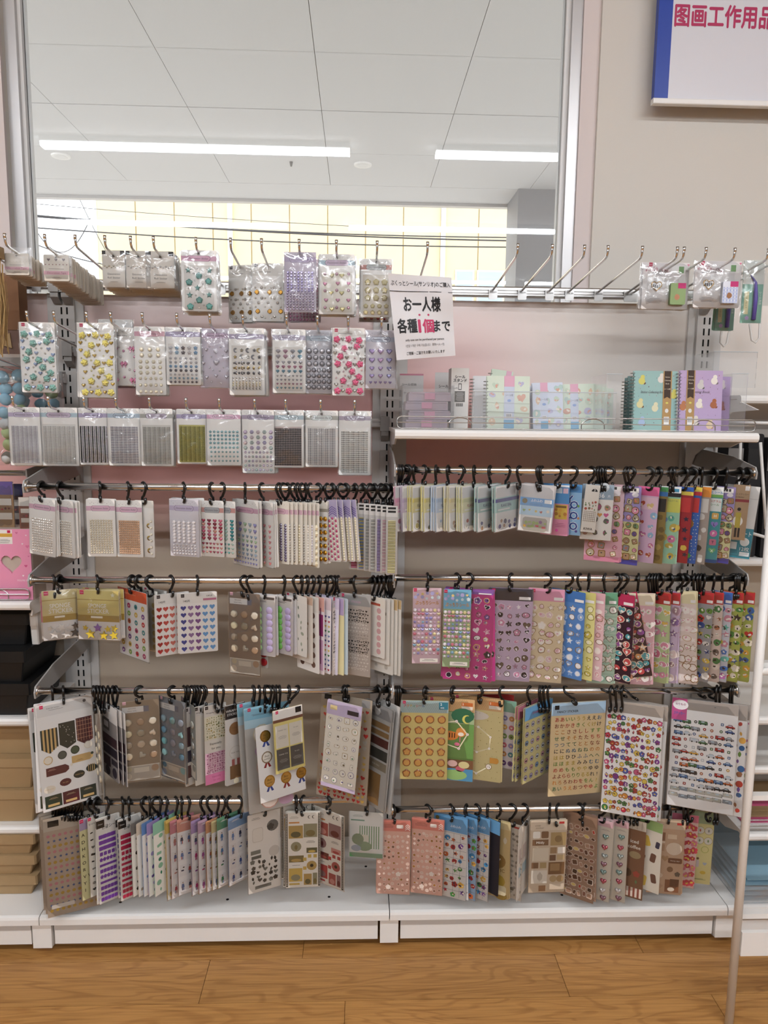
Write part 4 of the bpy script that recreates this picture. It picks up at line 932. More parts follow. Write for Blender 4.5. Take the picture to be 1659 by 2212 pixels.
for it in (('ぷくっとシール(サンリオ)のご購入', .5, .105, 12.5, '1d1a1c', .015, 132), ('お一人様', .5, .355, 36, '1b191b', .035, 84), ('各種', .23, .615, 34, '1b191b', .035, 46), ('1', .43, .615, 42, 'c0215a', .03, 16), ('個', .575, .62, 34, 'c0215a', .035, 27), ('まで', .80, .62, 30, '1b191b', .035, 40), ('only one can be purchased per person', .5, .775, 7.4, '2a2729', .01, 90), ('1인당 1개만 구매 가능합니다   限购一人一包', .5, .845, 7, '6a6769', 0, 90), ('ご理解・ご協力をお願いいたします', .5, .935, 8, '2a2729', .01, 90)):
    pr.add(*ntext(*it))
for (u, v) in ((.445, .475), (.59, .475)): pr.add([tuple(npt(u + .018 * math.cos(R(a)), v + .013 * math.sin(R(a)), .0006)) for a in range(0, 360, 45)], [tuple(range(8))[::-1]], lin('c0215a'))
pr.add([tuple(npt(u, v, .0006)) for u, v in ((.0, .192), (.25, .192), (.5, .192), (.75, .192), (1, .192), (1, .2), (.75, .2), (.5, .2), (.25, .2), (0, .2))], [(9, 8, 1, 0), (8, 7, 2, 1), (7, 6, 3, 2), (6, 5, 4, 3)], lin('2a2729'))
pr.build('lettering', 'print', nt_)
# sign lettering
vs, fs, x0, x1, y0, y1 = glyphs('图画工作用品', .03)
S = .0485; tz = hit(1560, 38, .09).z - 2.298; tx = hit(1457, 38, .09).x - .747; sm_ = MB().add([(tx + (vx - x0) * S, -.0006 - .00003 * (q // (len(vs) // 4)), tz - (.33 - vy) * S * 1.3) for q, (vx, vy) in enumerate(vs)], fs, lin('b8245a')); sm_.build('sign_lettering', 'print', sg)

# ------------------------------------------------------------------ sheets on the hanging bars
GN = {'L1': 'pearl and gem cards on the topmost bar', 'L2': 'sticker packs on the second bar', 'L3': 'sticker sheets on the third bar', 'L4': 'sticker sheets on the lowest bar', 'R1': 'small packs under the notebook shelf', 'R2': 'tall sheets on the second right bar', 'R3': 'large sheets on the third right bar', 'R4': 'sheets on the lowest right bar'}
def bp(bar, label, draw, x0, x1, y0, y1, yaw=0, **kw):
    kw.setdefault('sleeve', 'film'); kw.setdefault('off', 1.0); kw.setdefault('amp', .5)
    return pack(label, draw, x0, x1, y0, y1, bar=bar, yaw=yaw, group=GN[bar], **kw)
def vane(bar, label, draw, xc, y0, w_, h_, yaw, **kw):
    """sheet turned towards its neighbour; xc, y0 pixel of its top middle, size in millimetres"""
    z = hit(xc, y0, YB); q = hit(xc, y0 + 100, YB); k = 100 / ((z.z - q.z) * 1000)
    kw.setdefault('sleeve', None)
    return bp(bar, label, draw, xc - 10, xc + 10, y0, y0 + h_ * k, yaw, size=(w_, h_), **kw)

# topmost bar ------------------------------------------------------
PE = dict(name='gem_card', cat='sticker pack', off=3.0, amp=1.2, t=1.4)
def pearls(band, col, nx, ny, s, y0=.37, y1=.93, x=.36, plate=None, txt='Rhinestone Sticker'): return A(scripthdr(band, plate or band, txt, '5d4a5e', y=22, bh=11), grid('dot', nx, ny, -x, x, y0, y1, s, [col], 'pearl'))
bp('L1', 'front card of pink white pearls, leftmost on the topmost bar', pearls('dcb3c6', 'e6dacb', 10, 14, 5.2), 66, 122, 1076, 1200, -24, roll=3, n=3, dy=.006, **PE)
bp('L1', 'second card of pink white pearls beside the leftmost one', pearls('dcb3c6', 'e6dccb', 10, 14, 5.2), 108, 160, 1080, 1202, -34, n=4, dy=.006, **PE)
bp('L1', 'card of cream seed pearls standing alone', pearls('dcb3c6', 'e4dac2', 9, 15, 5.4), 188, 250, 1078, 1202, 0, n=3, dy=.006, **PE)
bp('L1', 'card of peach seed pearls', pearls('dcb3c6', 'd9b08d', 11, 15, 5.4), 251, 308, 1081, 1203, -8, **PE)
bp('L1', 'narrow card of gold moons and pearls', A(hdr('e8e3d8', .13, logo=None), lambda d, w_, h_: [d.small('moon', (-.25 + .5 * (k % 2)) * w_, (.33 + .11 * k) * h_, 10, 'b38f2c', 'foil') for k in range(6)], grid('dot', 2, 6, -.3, .35, .36, .93, 7, ['e2dac6'], 'pearl')), 293, 333, 1081, 1203, -18, **PE)
bp('L1', 'white card of clear pearls in a shiny sleeve', A(bg('dcd8df'), scripthdr('c3b6cf', 'c3b6cf', 'Decoration Sticker', '5d4a5e', y=22), grid('dot', 5, 7, -.33, .33, .4, .73, 9.5, ['dcd6d6'], 'pearl'), grid('dot', 8, 4, -.36, .36, .80, .95, 6, ['dcd6d6'], 'pearl')), 367, 430, 1078, 1202, -16, n=5, dy=.006, **PE)
HRC = ['b0244e', 'd9748f', '8f1236', 'e0a08f', 'c9557a']
bp('L1', 'card of red and pink heart gems', A(scripthdr('d59b93', 'a7a9ab', 'Rhinestone Sticker', y=22), grid('heart', 4, 6, -.36, .36, .36, .68, 9.5, HRC, by='mix'), grid('heart', 6, 3, -.38, .38, .77, .92, 6.5, HRC, by='mix')), 433, 484, 1082, 1202, -17, **PE)
bp('L1', 'card of teal heart gems behind the red hearts', A(scripthdr('d59b93', 'a7a9ab', 'Rhinestone Sticker', y=22), grid('heart', 4, 6, -.36, .36, .36, .68, 9.5, ['1f8f95', '3fa9a2', 'a9cbc0'], by='mix'), grid('heart', 6, 3, -.38, .38, .77, .92, 6.5, ['1f8f95', '5fb9b2', 'a9cbc0'], by='mix')), 455, 509, 1082, 1203, -22, **PE)
bp('L1', 'card of blue and mint heart gems', A(scripthdr('d9aec2', 'd9aec2', 'Rhinestone Sticker', '8d3f6a', y=24), grid('heart', 5, 2, -.38, .38, .37, .46, 11, ['b3c9d6', '8c8cc0', 'a9cba9'], by='mix'), grid('heart', 6, 5, -.40, .40, .55, .82, 8.5, ['9bb3cc', 'a9cba4', '8f8fc4', '9bbcc4']), grid('heart', 9, 2, -.42, .42, .88, .95, 6, ['8f9fc8', '8c8cc8'])), 503, 558, 1080, 1222, -42, n=3, dy=.006, **PE)
bp('L1', 'card of coral heart gems turned right', A(scripthdr('d9aec2', 'd9aec2', 'Rhinestone Sticker', '8d3f6a', y=24), grid('heart', 4, 8, -.36, .36, .37, .94, 9, ['d9838a', 'e0a3a8'], by='mix')), 543, 590, 1083, 1222, -46, n=3, dy=.006, **PE)
xs = [(603, 'dark bead', '5f5470'), (612, 'grey pearl', '8d8578'), (622, 'silver pearl', '8b857c'), (633, 'champagne pearl', 'c9bfa2'), (643, 'small silver pearl', '99938a'), (652, 'white pearl', 'd9d4cc'), (661, 'clear bead', 'cfcbd3'), (670, 'large cream pearl', 'dcd0ae')]
for k, (x, nm, c) in enumerate(xs):
    vane('L1', f'{nm} card, {ORD[k]} of the crowded cards before the gold domes', A(scripthdr('d7b0bf', 'd7b0bf', 'Rhinestone Sticker', '8d3f6a', y=24), grid('dot', 4 if k < 7 else 3, 14 if k < 7 else 7, -.34, .34, .38, .94, 8 if k < 7 else 15, [c, c], 'pearl')), x, 1082 + k * .3, 70, 150 if k < 7 else 156, -42 - k, hooklabel=f'black hook, {ORD[k]} of the crowded hooks left of the gold domes', t=1.4, name='gem_card', cat='sticker pack', card='e6e0d2')
bp('L1', 'card of shiny gold dome stickers', A(hdr('e6dfd0', .12, logo=None, lines=False), rects([(-.5, .5, .12, .17, 'a8a292')]), grid('dot', 4, 7, -.34, .36, .28, .93, 11, ['c79520'], 'foil')), 668, 708, 1082, 1216, -26, n=4, dy=.005, **PE)
for k, (x, nm, cc) in enumerate(((706, 'lilac card of pink stones', ['b0386a', 'd9cdbf']), (718, 'lilac card of cream seed pearls', ['ded4b4']), (735, 'lilac card of round pearls', ['e0d7b8']), (747, 'lilac card of small pearls', ['dcd2b4']))):
    vane('L1', nm + ' with purple chevrons beside the gold domes', A(bg('b3a9c9', 0, .3), lambda d, w_, h_: [d.poly([(.05 * w_, (.15 + .035 * q) * h_), (.25 * w_, (.10 + .035 * q) * h_), (.45 * w_, (.15 + .035 * q) * h_), (.45 * w_, (.165 + .035 * q) * h_), (.25 * w_, (.115 + .035 * q) * h_), (.05 * w_, (.165 + .035 * q) * h_)], '6d5a9c', 3) for q in range(4)],
         grid('dot', 6, 17, -.40, .40, .30, .96, 6.5, cc, 'pearl', by='mix')), x, 1080, 74, 148, -48, roll=-7, t=1.4, name='gem_card', cat='sticker pack', card='d9d3cf', hooklabel=f'black hook, {ORD[k]} of the four holding purple chevron cards')
def beadstrip(col, c2): return A(rects([(-.5, .5, 0., .16, 'e9e6e2', 2), (-.34, .34, .02, .05, '191919', 3), (-.34, .34, .07, .1, '191919', 3)]), grid('bar', 1, 32, 0, 0, .22, .97, 18, [col, c2], 'pearl'))
for k, (x, nm, c, c2) in enumerate(((766, 'magenta crystal', 'b01d5c', 'd96a94'), (783, 'rainbow bead', 'c8b25a', '6a86b8'), (797, 'clear crystal', 'c3c3bb', '9fa09c'), (808, 'silver bead', 'd3d1c8', 'a3a29c'), (821, 'violet bead', 'a48fc4', '8a76ab'), (832, 'rose bead', 'c99aa4', 'd8c3c0'), (843, 'pale yellow bead', 'd9cf95', 'c2b877'))):
    bp('L1', f'{nm} strip pack in the bundle at the bar end', beadstrip(c, c2), x - 12, x + 13, 1086, 1232 + (k % 2) * 3, -8, name='bead_strip_pack', cat='sticker pack', off=2, t=.8, card='cfccc9', hooklabel=f'black hook holding the {nm} strip', mx=2, size=(27, 162), shift=-.010 * k)

# second bar -------------------------------------------------------
def sponge(hc, hd, sc, sk=('foam_star',)):
    def stars(d, w_, h_):
        rr = random.Random(len(sc[0]) + ord(sc[0][1]))
        for k, (x, y, s) in enumerate(((-.2, .88, 26), (.12, .90, 24), (.36, .89, 24), (-.32, .76, 15), (-.02, .75, 22), (.22, .77, 18), (.38, .75, 20))): d.gem('foam_star', x * w_, y * h_, s, sc[k % len(sc)], 'puffy', rr.uniform(-.4, .4))
    return A(bg('d6d3d0', .62, 1.), bg(hc, 0, .62), bg(hd, .50, .63, 2), rects([(-.5, .5, .185, .2, hd, 3)]), lambda d, w_, h_: d.logo(-.38 * w_, 6, 10), txts([('SPONGE', -.02, .315, 15, 'e6e0d4', dict(bold=.015, maxw=46)), ('STICKER', 0, .42, 15, 'e6e0d4', dict(bold=.015, maxw=54))]), rects([(-.18, .1, .52, .56, 'e9e2cf', 4)]),
             shp([('star', .36, .09, .12, 'e2d9b5', 3)]), stars, rects([(-.02, .46, .935, .985, 'e9e4da', 4)]), txts([('30枚 PCS UNIDADES', .22, .96, 4.4, '2a2626', dict(maxw=38))]))
SG = dict(name='sponge_sticker_pack', cat='sticker pack', sleeve='crinkle', off=6, amp=2, hy=8)
bp('L2', 'magenta topped sponge sticker pack behind the white stars', sponge('d4547f', 'c22a68', ['cfcfcf']), 81, 158, 1283, 1382, 24, shift=.02, **SG)
bp('L2', 'gold topped sponge sticker pack with white stars', sponge('cdbb7e', 'a8872f', ['e4e2de', 'dcdad6', '3a3838', 'd8cfc0']), 92, 172, 1274, 1380, 24, **SG)
bp('L2', 'gold topped sponge sticker pack with yellow stars', sponge('cdb968', 'a58530', ['e6c91c', 'e2c413', 'e6c91c', 'dcb900', '8a5bb8']), 168, 258, 1275, 1382, -8, n=3, dy=.011, **SG)
MUL = ['c9373f', 'd8b23a', '7fae4a', '3d8f93', '7a4a94', 'b83a6a', 'c9643a']
bp('L2', 'orange topped sheet of round colourful stickers', A(bg('d9562b', 0, .16), lambda d, w_, h_: d.lines(-.1 * w_, .06 * h_, w_ * .5, 2, 'e9b48a'), flat('circle', 4, 7, -.36, .36, .24, .93, 13, MUL, by='mix'), flat('heart', 4, 7, -.36, .36, .245, .935, 5.5, ['e9e0d2', '2c2626', 'e6c9a2'], by='mix')), 257, 318, 1274, 1420, -40, card='e9e6e3')
bp('L2', 'cream sheet of pale yellow circles behind the orange topped one', A(hdr('ece8dc', .12, logo=None), flat('circle', 4, 7, -.36, .36, .24, .93, 13, ['d8c48c', 'cbb06c'])), 270, 334, 1279, 1410, -30, card='e6e0d0', shift=.03)
bp('L2', 'white sheet of dot stickers tucked behind the red hearts', A(hdr('e6e2da', .12), flat('circle', 4, 6, -.36, .36, .26, .92, 11, ['b8b3ab', 'd3cdc4'])), 300, 352, 1280, 1405, -34, card='e3dfd9', shift=.04)
def hearts140(c, lg='1a1919'):
    return A(hdr('e6e2dc', .17, logo=lg, lines=False), txts([('140片', -.28, .13, 7, '2a2626', dict(maxw=26, bold=.01)), ('UKUI', .3, .06, 6, '2a2626', dict(maxw=16))]), rects([(.14, .48, .1, .135, 'b96a8a', 3)]), flat('heart', 5, 7, -.37, .37, .25, .93, 13.5, c))
bp('L2', 'sheet of hearts running from crimson to peach', hearts140(['a5191f', 'c4463f', 'cf6a5e', 'd98d7d', 'e0ab9a']), 335, 410, 1281, 1413, 30, card='ebe8e4')
bp('L2', 'sheet of hearts running from navy to sky blue', hearts140(['34408f', '8a6a9c', '7a4a8c', '5a9ad2', '5a9ad2']), 386, 470, 1280, 1409, 16, n=2, card='ebe8e4')
def seals(base, cc, hc='cfcac6'):
    pts = [(x, y) for y in (.26, .40, .54, .68) for x in (-.32, .01, .33)]
    return A(bg(base, 0, 1.), rects([(-.46, .1, .07, .14, 'd9d5cf', 2), (.1, .24, .07, .14, '6b6a78', 3)]), lambda d, w_, h_: d.logo(-.4 * w_, 4, 8, 'd9a9b6', 'b8325c'), txts([('SEALING', -.2, .09, 4.6, '6b655f', dict(maxw=28)), ('WAX SEAL', -.2, .12, 4.6, '6b655f', dict(maxw=28))]),
             lambda d, w_, h_: [d.gem('seal_heart' if k in (5, 10) else 'seal_disc', x * w_, y * h_, 19, cc[k % len(cc)], 'pearl', k * .7) for k, (x, y) in enumerate(pts)], rects([(-.48, .48, .80, .985, 'b0a99c', 2), (-.48, .48, .80, .81, 'd9d4c6', 3), (-.2, .2, .83, .89, 'cfc9b8', 3)]), shp([('circle', .36, .85, .2, cc[1]), ('circle', -.36, .93, .2, cc[2]), ('circle', -.34, .84, .16, cc[3])]))
BRN = ['b3a994', 'a98a6c', 'd0c6b2', 'bfb696', '9c937d', 'b5a48e', '8f8270', 'c4b096', 'c9bda8', 'cfbfa2']
WX = dict(name='wax_seal_pack', cat='sticker pack', sleeve='crinkle', off=3.5, amp=1)
bp('L2', 'brown wax seal sticker pack on the second bar', seals('857262', BRN), 495, 562, 1281, 1458, -19, card='a5937f', **WX)
bp('L2', 'white pack of dark red button dots behind the brown seals', A(hdr('d8d4cf', .12), grid('dot', 2, 7, -.3, .36, .22, .92, 20, ['a3121f'], 'puffy', part='button_dot')), 508, 575, 1288, 1448, -22, card='ddd8d3', shift=.03)
def dots2(c1, c2): return A(hdr('dedad5', .16, logo=None), rects([(.1, .46, .03, .07, '5a4f4a', 3)]), gms('button_dot', [(-.26, .24 + .105 * k) for k in range(7)], 18, c1, 'puffy'), gms('button_dot', [(.24, .245 + .105 * k) for k in range(7)], 18, c2, 'puffy'))
bp('L2', 'pack of green and lilac button dots, the wider of the two', dots2('93cf80', 'b9a8cf'), 548, 595, 1285, 1416, -22, n=3, dy=.006, t=1.4, card='dcd8da')
bp('L2', 'pack of green and lilac button dots, the narrower darker one', dots2('5ea344', 'ad9cc6'), 596, 632, 1288, 1413, -34, n=3, dy=.006, t=1.4, card='dcd8da')
V2 = [(640, 'grey leaf', A(hdr('e0dbd2', .12), scat(['oval', 'leaf'], ['7d8578', '9aa08c'], 2, 8, -.4, .4, .18, .95, 12, 3)), 'dcd8d0', 150), (652, 'beige plain', A(hdr('c9a992', .12), scat(['slab'], ['b09a84'], 2, 6, -.4, .4, .2, .95, 14, 4)), 'd8cfc4', 165),
      (664, 'brown stripe', A(hdr('d9d4cc', .2), flat('circle', 2, 6, -.25, .25, .25, .9, 15, ['5d4338', '7d5f52'])), 'e4e0da', 190), (676, 'magenta plaid', A(hdr('d9a59a', .18), rects([(-.45, .45, .22, .5, '8d2f68', 2), (-.45, .45, .55, .95, 'c9a0bc', 2)]), flat('rect', 5, 1, -.35, .35, .5, .5, 3, ['6d2552'], sy=140)), 'e2d9dc', 192),
      (690, 'tiny hearts', A(hdr('dcc9cf', .16, logo=None), flat('heart', 7, 12, -.42, .42, .25, .95, 7, ['4a4f8c', 'b8394a', 'd9b84a', '3f7a4a', '6a7fb0'], by='row')), 'e9e5e8', 190), (706, 'coloured stars', A(hdr('cfc4dc', .14, logo=None), scat(['star'], ['2f5fa8', 'd9a22a', '4fa3ad', 'a33a7f'], 4, 10, -.44, .44, .18, .97, 12, 8, jit=.1)), 'dcd8ea', 192),
      (716, 'pale yellow memo', A(hdr('b5a0c4', .22), bg('e2d9a4', .22, 1.)), 'e0d7a5', 192), (724, 'light blue', A(hdr('b9c6d4', .2), bg('c3d3dd', .2, 1.)), 'c6d2da', 190)]
for k, (x, nm, dr, cd, hh) in enumerate(V2):
    vane('L2', f'{nm} sheet, {ORD[k]} of the crowded sheets after the button dots', dr, x, 1284 + k * .6, 82, hh, -47 + k, card=cd, hooklabel=f'black hook, {ORD[k]} of the crowded hooks after the button dots', roll=rnd.uniform(-1.5, 1.5))
def bwhearts():
    def g(d, w_, h_):
        rr = random.Random(9)
        for j in range(18):
            for i in range(9):
                x = (-.44 + .88 * (i + .5 * (j % 2)) / 9) * w_ + 2; y = (.2 + .76 * j / 18) * h_; dark = j < 4 or 9 <= j < 13
                s = rr.choice((4.5, 6, 9)); d.sh('heart', x, y, s, '17130f' if dark else 'ece6dd' if j < 7 or j > 12 else 'ada297', 3)
                if s > 8: d.sh('heart', x, y, s * .6, 'cdc2b8', 4)
    return A(bg('cdc2b8', .14, 1.), hdr('a7a6a4', .14, t='FANCY STICKER', tc='d9a9c4', size=7), g)
vane('L2', 'black heart sheet turned sideways beside the black and white hearts', bwhearts(), 730, 1283, 60, 196, 66, shift=-.004, card='cdc4bb')
bp('L2', 'sheet of black and white hearts in bands', bwhearts(), 732, 800, 1283, 1458, -25, card='cdc4bb')
V2b = [(806, 'pink rose dot', A(hdr('e0d9cc', .16, logo=None), rects([(-.3, .3, .1, .14, 'b5543f', 3)]), flat('scallop', 2, 7, -.2, .25, .22, .9, 14, ['c99a9a'])), 'dfd9d0', 150), (816, 'beige letter', A(hdr('d8d3cb', .15), scat(['slab'], ['8f877c'], 2, 7, -.4, .4, .2, .95, 12, 5)), 'd9d4cb', 165), (824, 'grey line art', A(hdr('cfccc5', .1), scat(['blob'], ['b3aea4'], 2, 7, -.4, .4, .15, .95, 12, 6)), 'd3cfc6', 190), (832, 'tan topped plain', bg('c3a777', 0, .14), 'dbd7ce', 188), (840, 'second tan topped plain', bg('bfa373', 0, .12), 'd8d3c9', 190)]
for k, (x, nm, dr, cd, hh) in enumerate(V2b):
    vane('L2', f'{nm} sheet, {ORD[k]} in the bundle at the second bar end', dr, x, 1288 + k * .8, 78, hh, -44, card=cd, hooklabel=f'black hook, {ORD[k]} in the tight cluster at the second bar end')
bp('L2', 'narrow speckled sheet of small grey drawings at the second bar end', A(hdr('b9b3a8', .14), scat(['blob', 'slab'], ['6f665a', '9c9385', 'b3aa9a'], 4, 8, -.45, .45, .2, .95, 10, 7)), 812, 868, 1312, 1485, -20, card='cbc4b6', shift=.09, nohook=True)
for k in range(4): hook('L2', hit(840 + 3 * k, 1262, YB).x, .945, f'empty black hook, {ORD[k]} pushed against the second bar end', turn=10 + 8 * k)

# third bar --------------------------------------------------------
def gift():
    K1, K2, K3, K4 = '2c3129', '4e2026', 'c9a566', 'e4d9c6'
    def g(d, w_, h_):
        X = lambda v: v * w_; Yv = lambda v: v * h_
        for k in range(9): d.poly([(X(-.45 + .033 * k), Yv(.24)), (X(-.45 + .033 * (k + 1)), Yv(.24)), (X(-.45 + .033 * (k + 1)), Yv(.42 + .012 * min(k + 1, 8 - k))), (X(-.45 + .033 * k), Yv(.42 + .012 * min(k, 8 - k)))], K1 if k % 2 == 0 else K3, 2)
        d.poly([(X(-.13), Yv(.21)), (X(.16), Yv(.21)), (X(.16), Yv(.42)), (X(.0), Yv(.46)), (X(-.13), Yv(.41))], K1, 2)
        rr = random.Random(2)
        for k in range(16): d.sh('star', X(-.11 + .25 * rr.random()), Yv(.23 + .18 * rr.random()), 2.4, 'e9e2d2', 3)
        d.poly([(X(.18), Yv(.2)), (X(.47), Yv(.2)), (X(.47), Yv(.42)), (X(.33), Yv(.46)), (X(.18), Yv(.41))], K2, 2)
        for k in range(6): d.rect(X(.2 + .05 * k), X(.206 + .05 * k), Yv(.21), Yv(.42), 'b9896a', 3)
        for k in range(5): d.rect(X(.18), X(.47), Yv(.23 + .04 * k), Yv(.234 + .04 * k), 'b9896a', 3)
        for (x, y, s, c, c2) in ((-.35, .53, 21, K3, K4), (-.10, .51, 21, '3a3d38', '55584f'), (.13, .49, 21, '2f3a2a', '49553f'), (.37, .47, 20, K4, 'efe8da')):
            d.sh('circle', X(x), Yv(y), s, c, 2); d.sh('circle', X(x), Yv(y), s * .82, c2, 3)
        d.sh('tag', X(-.2), Yv(.64), 52, '5d2a2c', 2, sy=34); d.sh('circle', X(.05), Yv(.62), 7, K4, 3); d.lines(X(-.3), Yv(.62), 20, 2, 'b98f7a')
        d.sh('tag', X(.25), Yv(.58), 50, K3, 2, sy=30); d.sh('circle', X(.43), Yv(.56), 7, '3f4436', 3); d.lines(X(.2), Yv(.59), 18, 2, '8f6f3c')
        for (x, y, c, t) in ((-.36, .80, K4, 'FOR YOU'), (-.08, .77, '5d2a2c', 'for you'), (.17, .73, '2f332c', 'THANK YOU'), (.40, .70, K1, '')):
            d.sh('oval', X(x), Yv(y), 27, c, 2, sy=27); 
            if t: d.text(t, X(x), Yv(y), 4.4, K3, maxw=19)
        for k in range(4): d.rect(X(.34 + .035 * k), X(.35 + .035 * k), Yv(.66), Yv(.735), K3, 3)
        for (x, c) in ((-.31, '2f3a2a'), (.0, '57242a'), (.31, '33372c')):
            d.rect(X(x - .145), X(x + .145), Yv(.86), Yv(.975), c, 2); d.lines(X(x), Yv(.885), 22, 2, 'b9a078'); d.rect(X(x - .1), X(x + .1), Yv(.94), Yv(.962), K3, 3)
    return A(bg('eae7e3'), bg('dedbd7', 0, .12, 2), lambda d, w_, h_: (d.logo(-.40 * w_, 7, 8), d.text('Kraft Gift Stickers', -.2 * w_, 13, 4, '5a5452', maxw=48), d.lines(-.15 * w_, 18, 50, 1, '8a8482')), shp([('circle', .36, .045, .06, '5a5452')]), g)
bp('L3', 'large gift label sheet at the bar start, rear one', gift(), 58, 182, 1524, 1738, 35, card='e6e3df', lean=-7, shift=.02, sleeve='film')
bp('L3', 'large gift label sheet at the bar start, front one', gift(), 82, 204, 1512, 1728, 35, card='e6e3df', lean=-7, n=2, dy=.006)
vane('L3', 'clear pack of cream seals turned sideways beside the gift labels', A(bg('cfc6b6'), gms('seal_disc', [(-.2, .3 + .12 * k) for k in range(5)] + [(.25, .3 + .12 * k) for k in range(5)], 19, 'd2c4a6', 'pearl'), rects([(-.45, .45, .86, .97, 'b8b0a2')])), 213, 1521, 96, 236, -62, card='bfb6a8', sleeve='film')
DK = A(bg('8a8583', .22, 1.), hdr('dedad5', .12), rects([(-.4, .0, .2, .36, '55504f', 2), (-.36, -.06, .24, .32, 'b3adab', 3), (-.45, .45, .42, .55, '3e2a30', 3), (-.45, .45, .57, .69, '2e2833', 3), (-.45, .0, .72, .86, '3a2a30', 3), (.06, .45, .72, .8, '3a343c', 3)]), shp([('circle', -.2, .92, .3, '2f2a33'), ('circle', .25, .9, .3, '3a3440')]))
for k, (x, y0) in enumerate(((238, 1522), (248, 1526), (256, 1530))): vane('L3', f'dark plum label sheet turned right, {ORD[k]} from the gift labels', DK, x, y0, 88, 190, -48, card='dcd8d4')
bp('L3', 'brown wax seal sticker pack on the third bar', seals('8f7d66', BRN), 263, 345, 1513, 1686, 16, card='a5937f', **WX)
TL_ = ['6f8a94', '7fb3b5', '8a93a0', '4f7a90', '8d8a94', '86b6b8', '5fa0a8', '9a96a0']
bp('L3', 'blue green wax seal sticker pack', seals('7d8288', TL_), 346, 402, 1510, 1684, -32, card='8c9094', **WX)
vane('L3', 'grey wax seal pack turned sideways behind the blue green seals', seals('7a7b76', ['8a8a84', '77786f', '9a9a90', '6a6b66']), 408, 1516, 90, 188, -56, card='85867f')
WRP = [(423, 'dark banded', A(hdr('dedad5', .12, logo='1a1919'), rects([(-.42, .42, .25, .5, '4a3036', 3), (-.42, .42, .55, .7, '3d3a4c', 3), (-.42, .42, .74, .9, '5a3a3a', 3)])), 'dedad2'), (444, 'purple banded', A(hdr('e0dcd6', .12, logo='1a1919', t='Wrapping Sticker', size=5), rects([(.0, .42, .3, .45, '5a4a78', 3), (.0, .42, .55, .68, '77628f', 3)])), 'e6e1d6'),
       (466, 'floral', A(hdr('ddd8d0', .14, logo='1a1919', t='Wrapping Sticker', size=5), bg('e4dfc6', .14, .44, 2), scat(['circle', 'leaf'], ['8a8544', 'b39a4a', '6f7a4a'], 8, 9, -.44, .44, .15, .43, 4.2, 2), txts([('Especially', 0, .49, 8, '3a3430', dict(maxw=46)), ('for you', 0, .55, 8, '3a3430', dict(maxw=34))]), bg('ddb6c6', .6, 1., 2), scat(['circle', 'heart'], ['8d3f68', 'a85a80', 'b87a94'], 8, 9, -.44, .44, .61, .86, 4.2, 5), rects([(-.5, .5, .87, 1., 'c9709a', 3)]), txts([('Especially', 0, .91, 6, 'a03f70', dict(maxw=40)), ('for you', 0, .955, 6, 'a03f70', dict(maxw=30))])), 'e6e1d6')]
for k, (x, nm, dr, cd) in enumerate(WRP): bp('L3', f'{nm} wrapping sticker sheet left of the brown ribbon one', dr, x - 24, x + 24, 1523 - k, 1690, 46 - 7 * k, card=cd)
bp('L3', 'dark topped wrapping sticker sheet with brown ribbon medals', A(bg('2f2a29', 0, .17), txts([('WRAPPING', -.05, .07, 8.5, 'e6e2dc', dict(bold=.02, maxw=50)), ('STICKER', -.1, .115, 8.5, 'e6e2dc', dict(bold=.02, maxw=42))]), shp([('circle', 0, .3, .62, '9c7248'), ('scallop', 0, .60, .64, 'd9d2c6'), ('scallop', 0, .60, .58, 'e9e5de', 4)]), txts([('THANK', 0, .29, 6, '8a5f38'), ('YOU', 0, .33, 6, '8a5f38'), ('FOR YOU', 0, .6, 5.5, '8a8278')]), rects([(-.2, -.06, .68, .76, 'b96a64', 3), (.06, .2, .68, .76, 'b96a64', 3), (-.3, .3, .76, .93, '96704a', 3)]), shp([('six', 0, .96, .3, 'e0d6b8', 4)])), 487, 530, 1521, 1692, 36, card='e6e2dc', n=2)
LB = lambda c: A(bg(c, .0, .2), hdr('7fb4c8', .12), shp([(('circle', 'oval', 'scallop', 'label', 'scallop')[k], -.12 + .02 * k, .27 + .155 * k, .42, ('cdbfa0', 'b391b3', 'c9a79c', 'b99cb0', 'c99a8a')[k], 2, .42) for k in range(5)]), shp([(('circle', 'oval', 'scallop', 'label', 'scallop')[k], -.12 + .02 * k, .27 + .155 * k, .37, ('ece8e2', 'c4a5c4', 'e6ddd8', 'ddcfda', 'e6d6cc')[k], 3, .37) for k in range(5)]), txts([('FOR YOU', -.1 + .02 * k, .275 + .155 * k, 5.5, '6a5a5a', dict(maxw=26)) for k in (0, 3, 4)]), shp([('oval', .32, .93, .34, 'b391a8'), ('scallop', .36, .8, .3, '8a8a8a')]))
bp('L3', 'blue topped clear sheet of pastel label stickers, rear one', LB('a9c6d0'), 512, 585, 1518, 1738, 30, card='b9b5ad', lean=-8, shift=.012)
bp('L3', 'blue topped clear sheet of pastel label stickers, front one', LB('a9c6d0'), 528, 625, 1522, 1735, 26, card='b5b0a8', lean=-8)
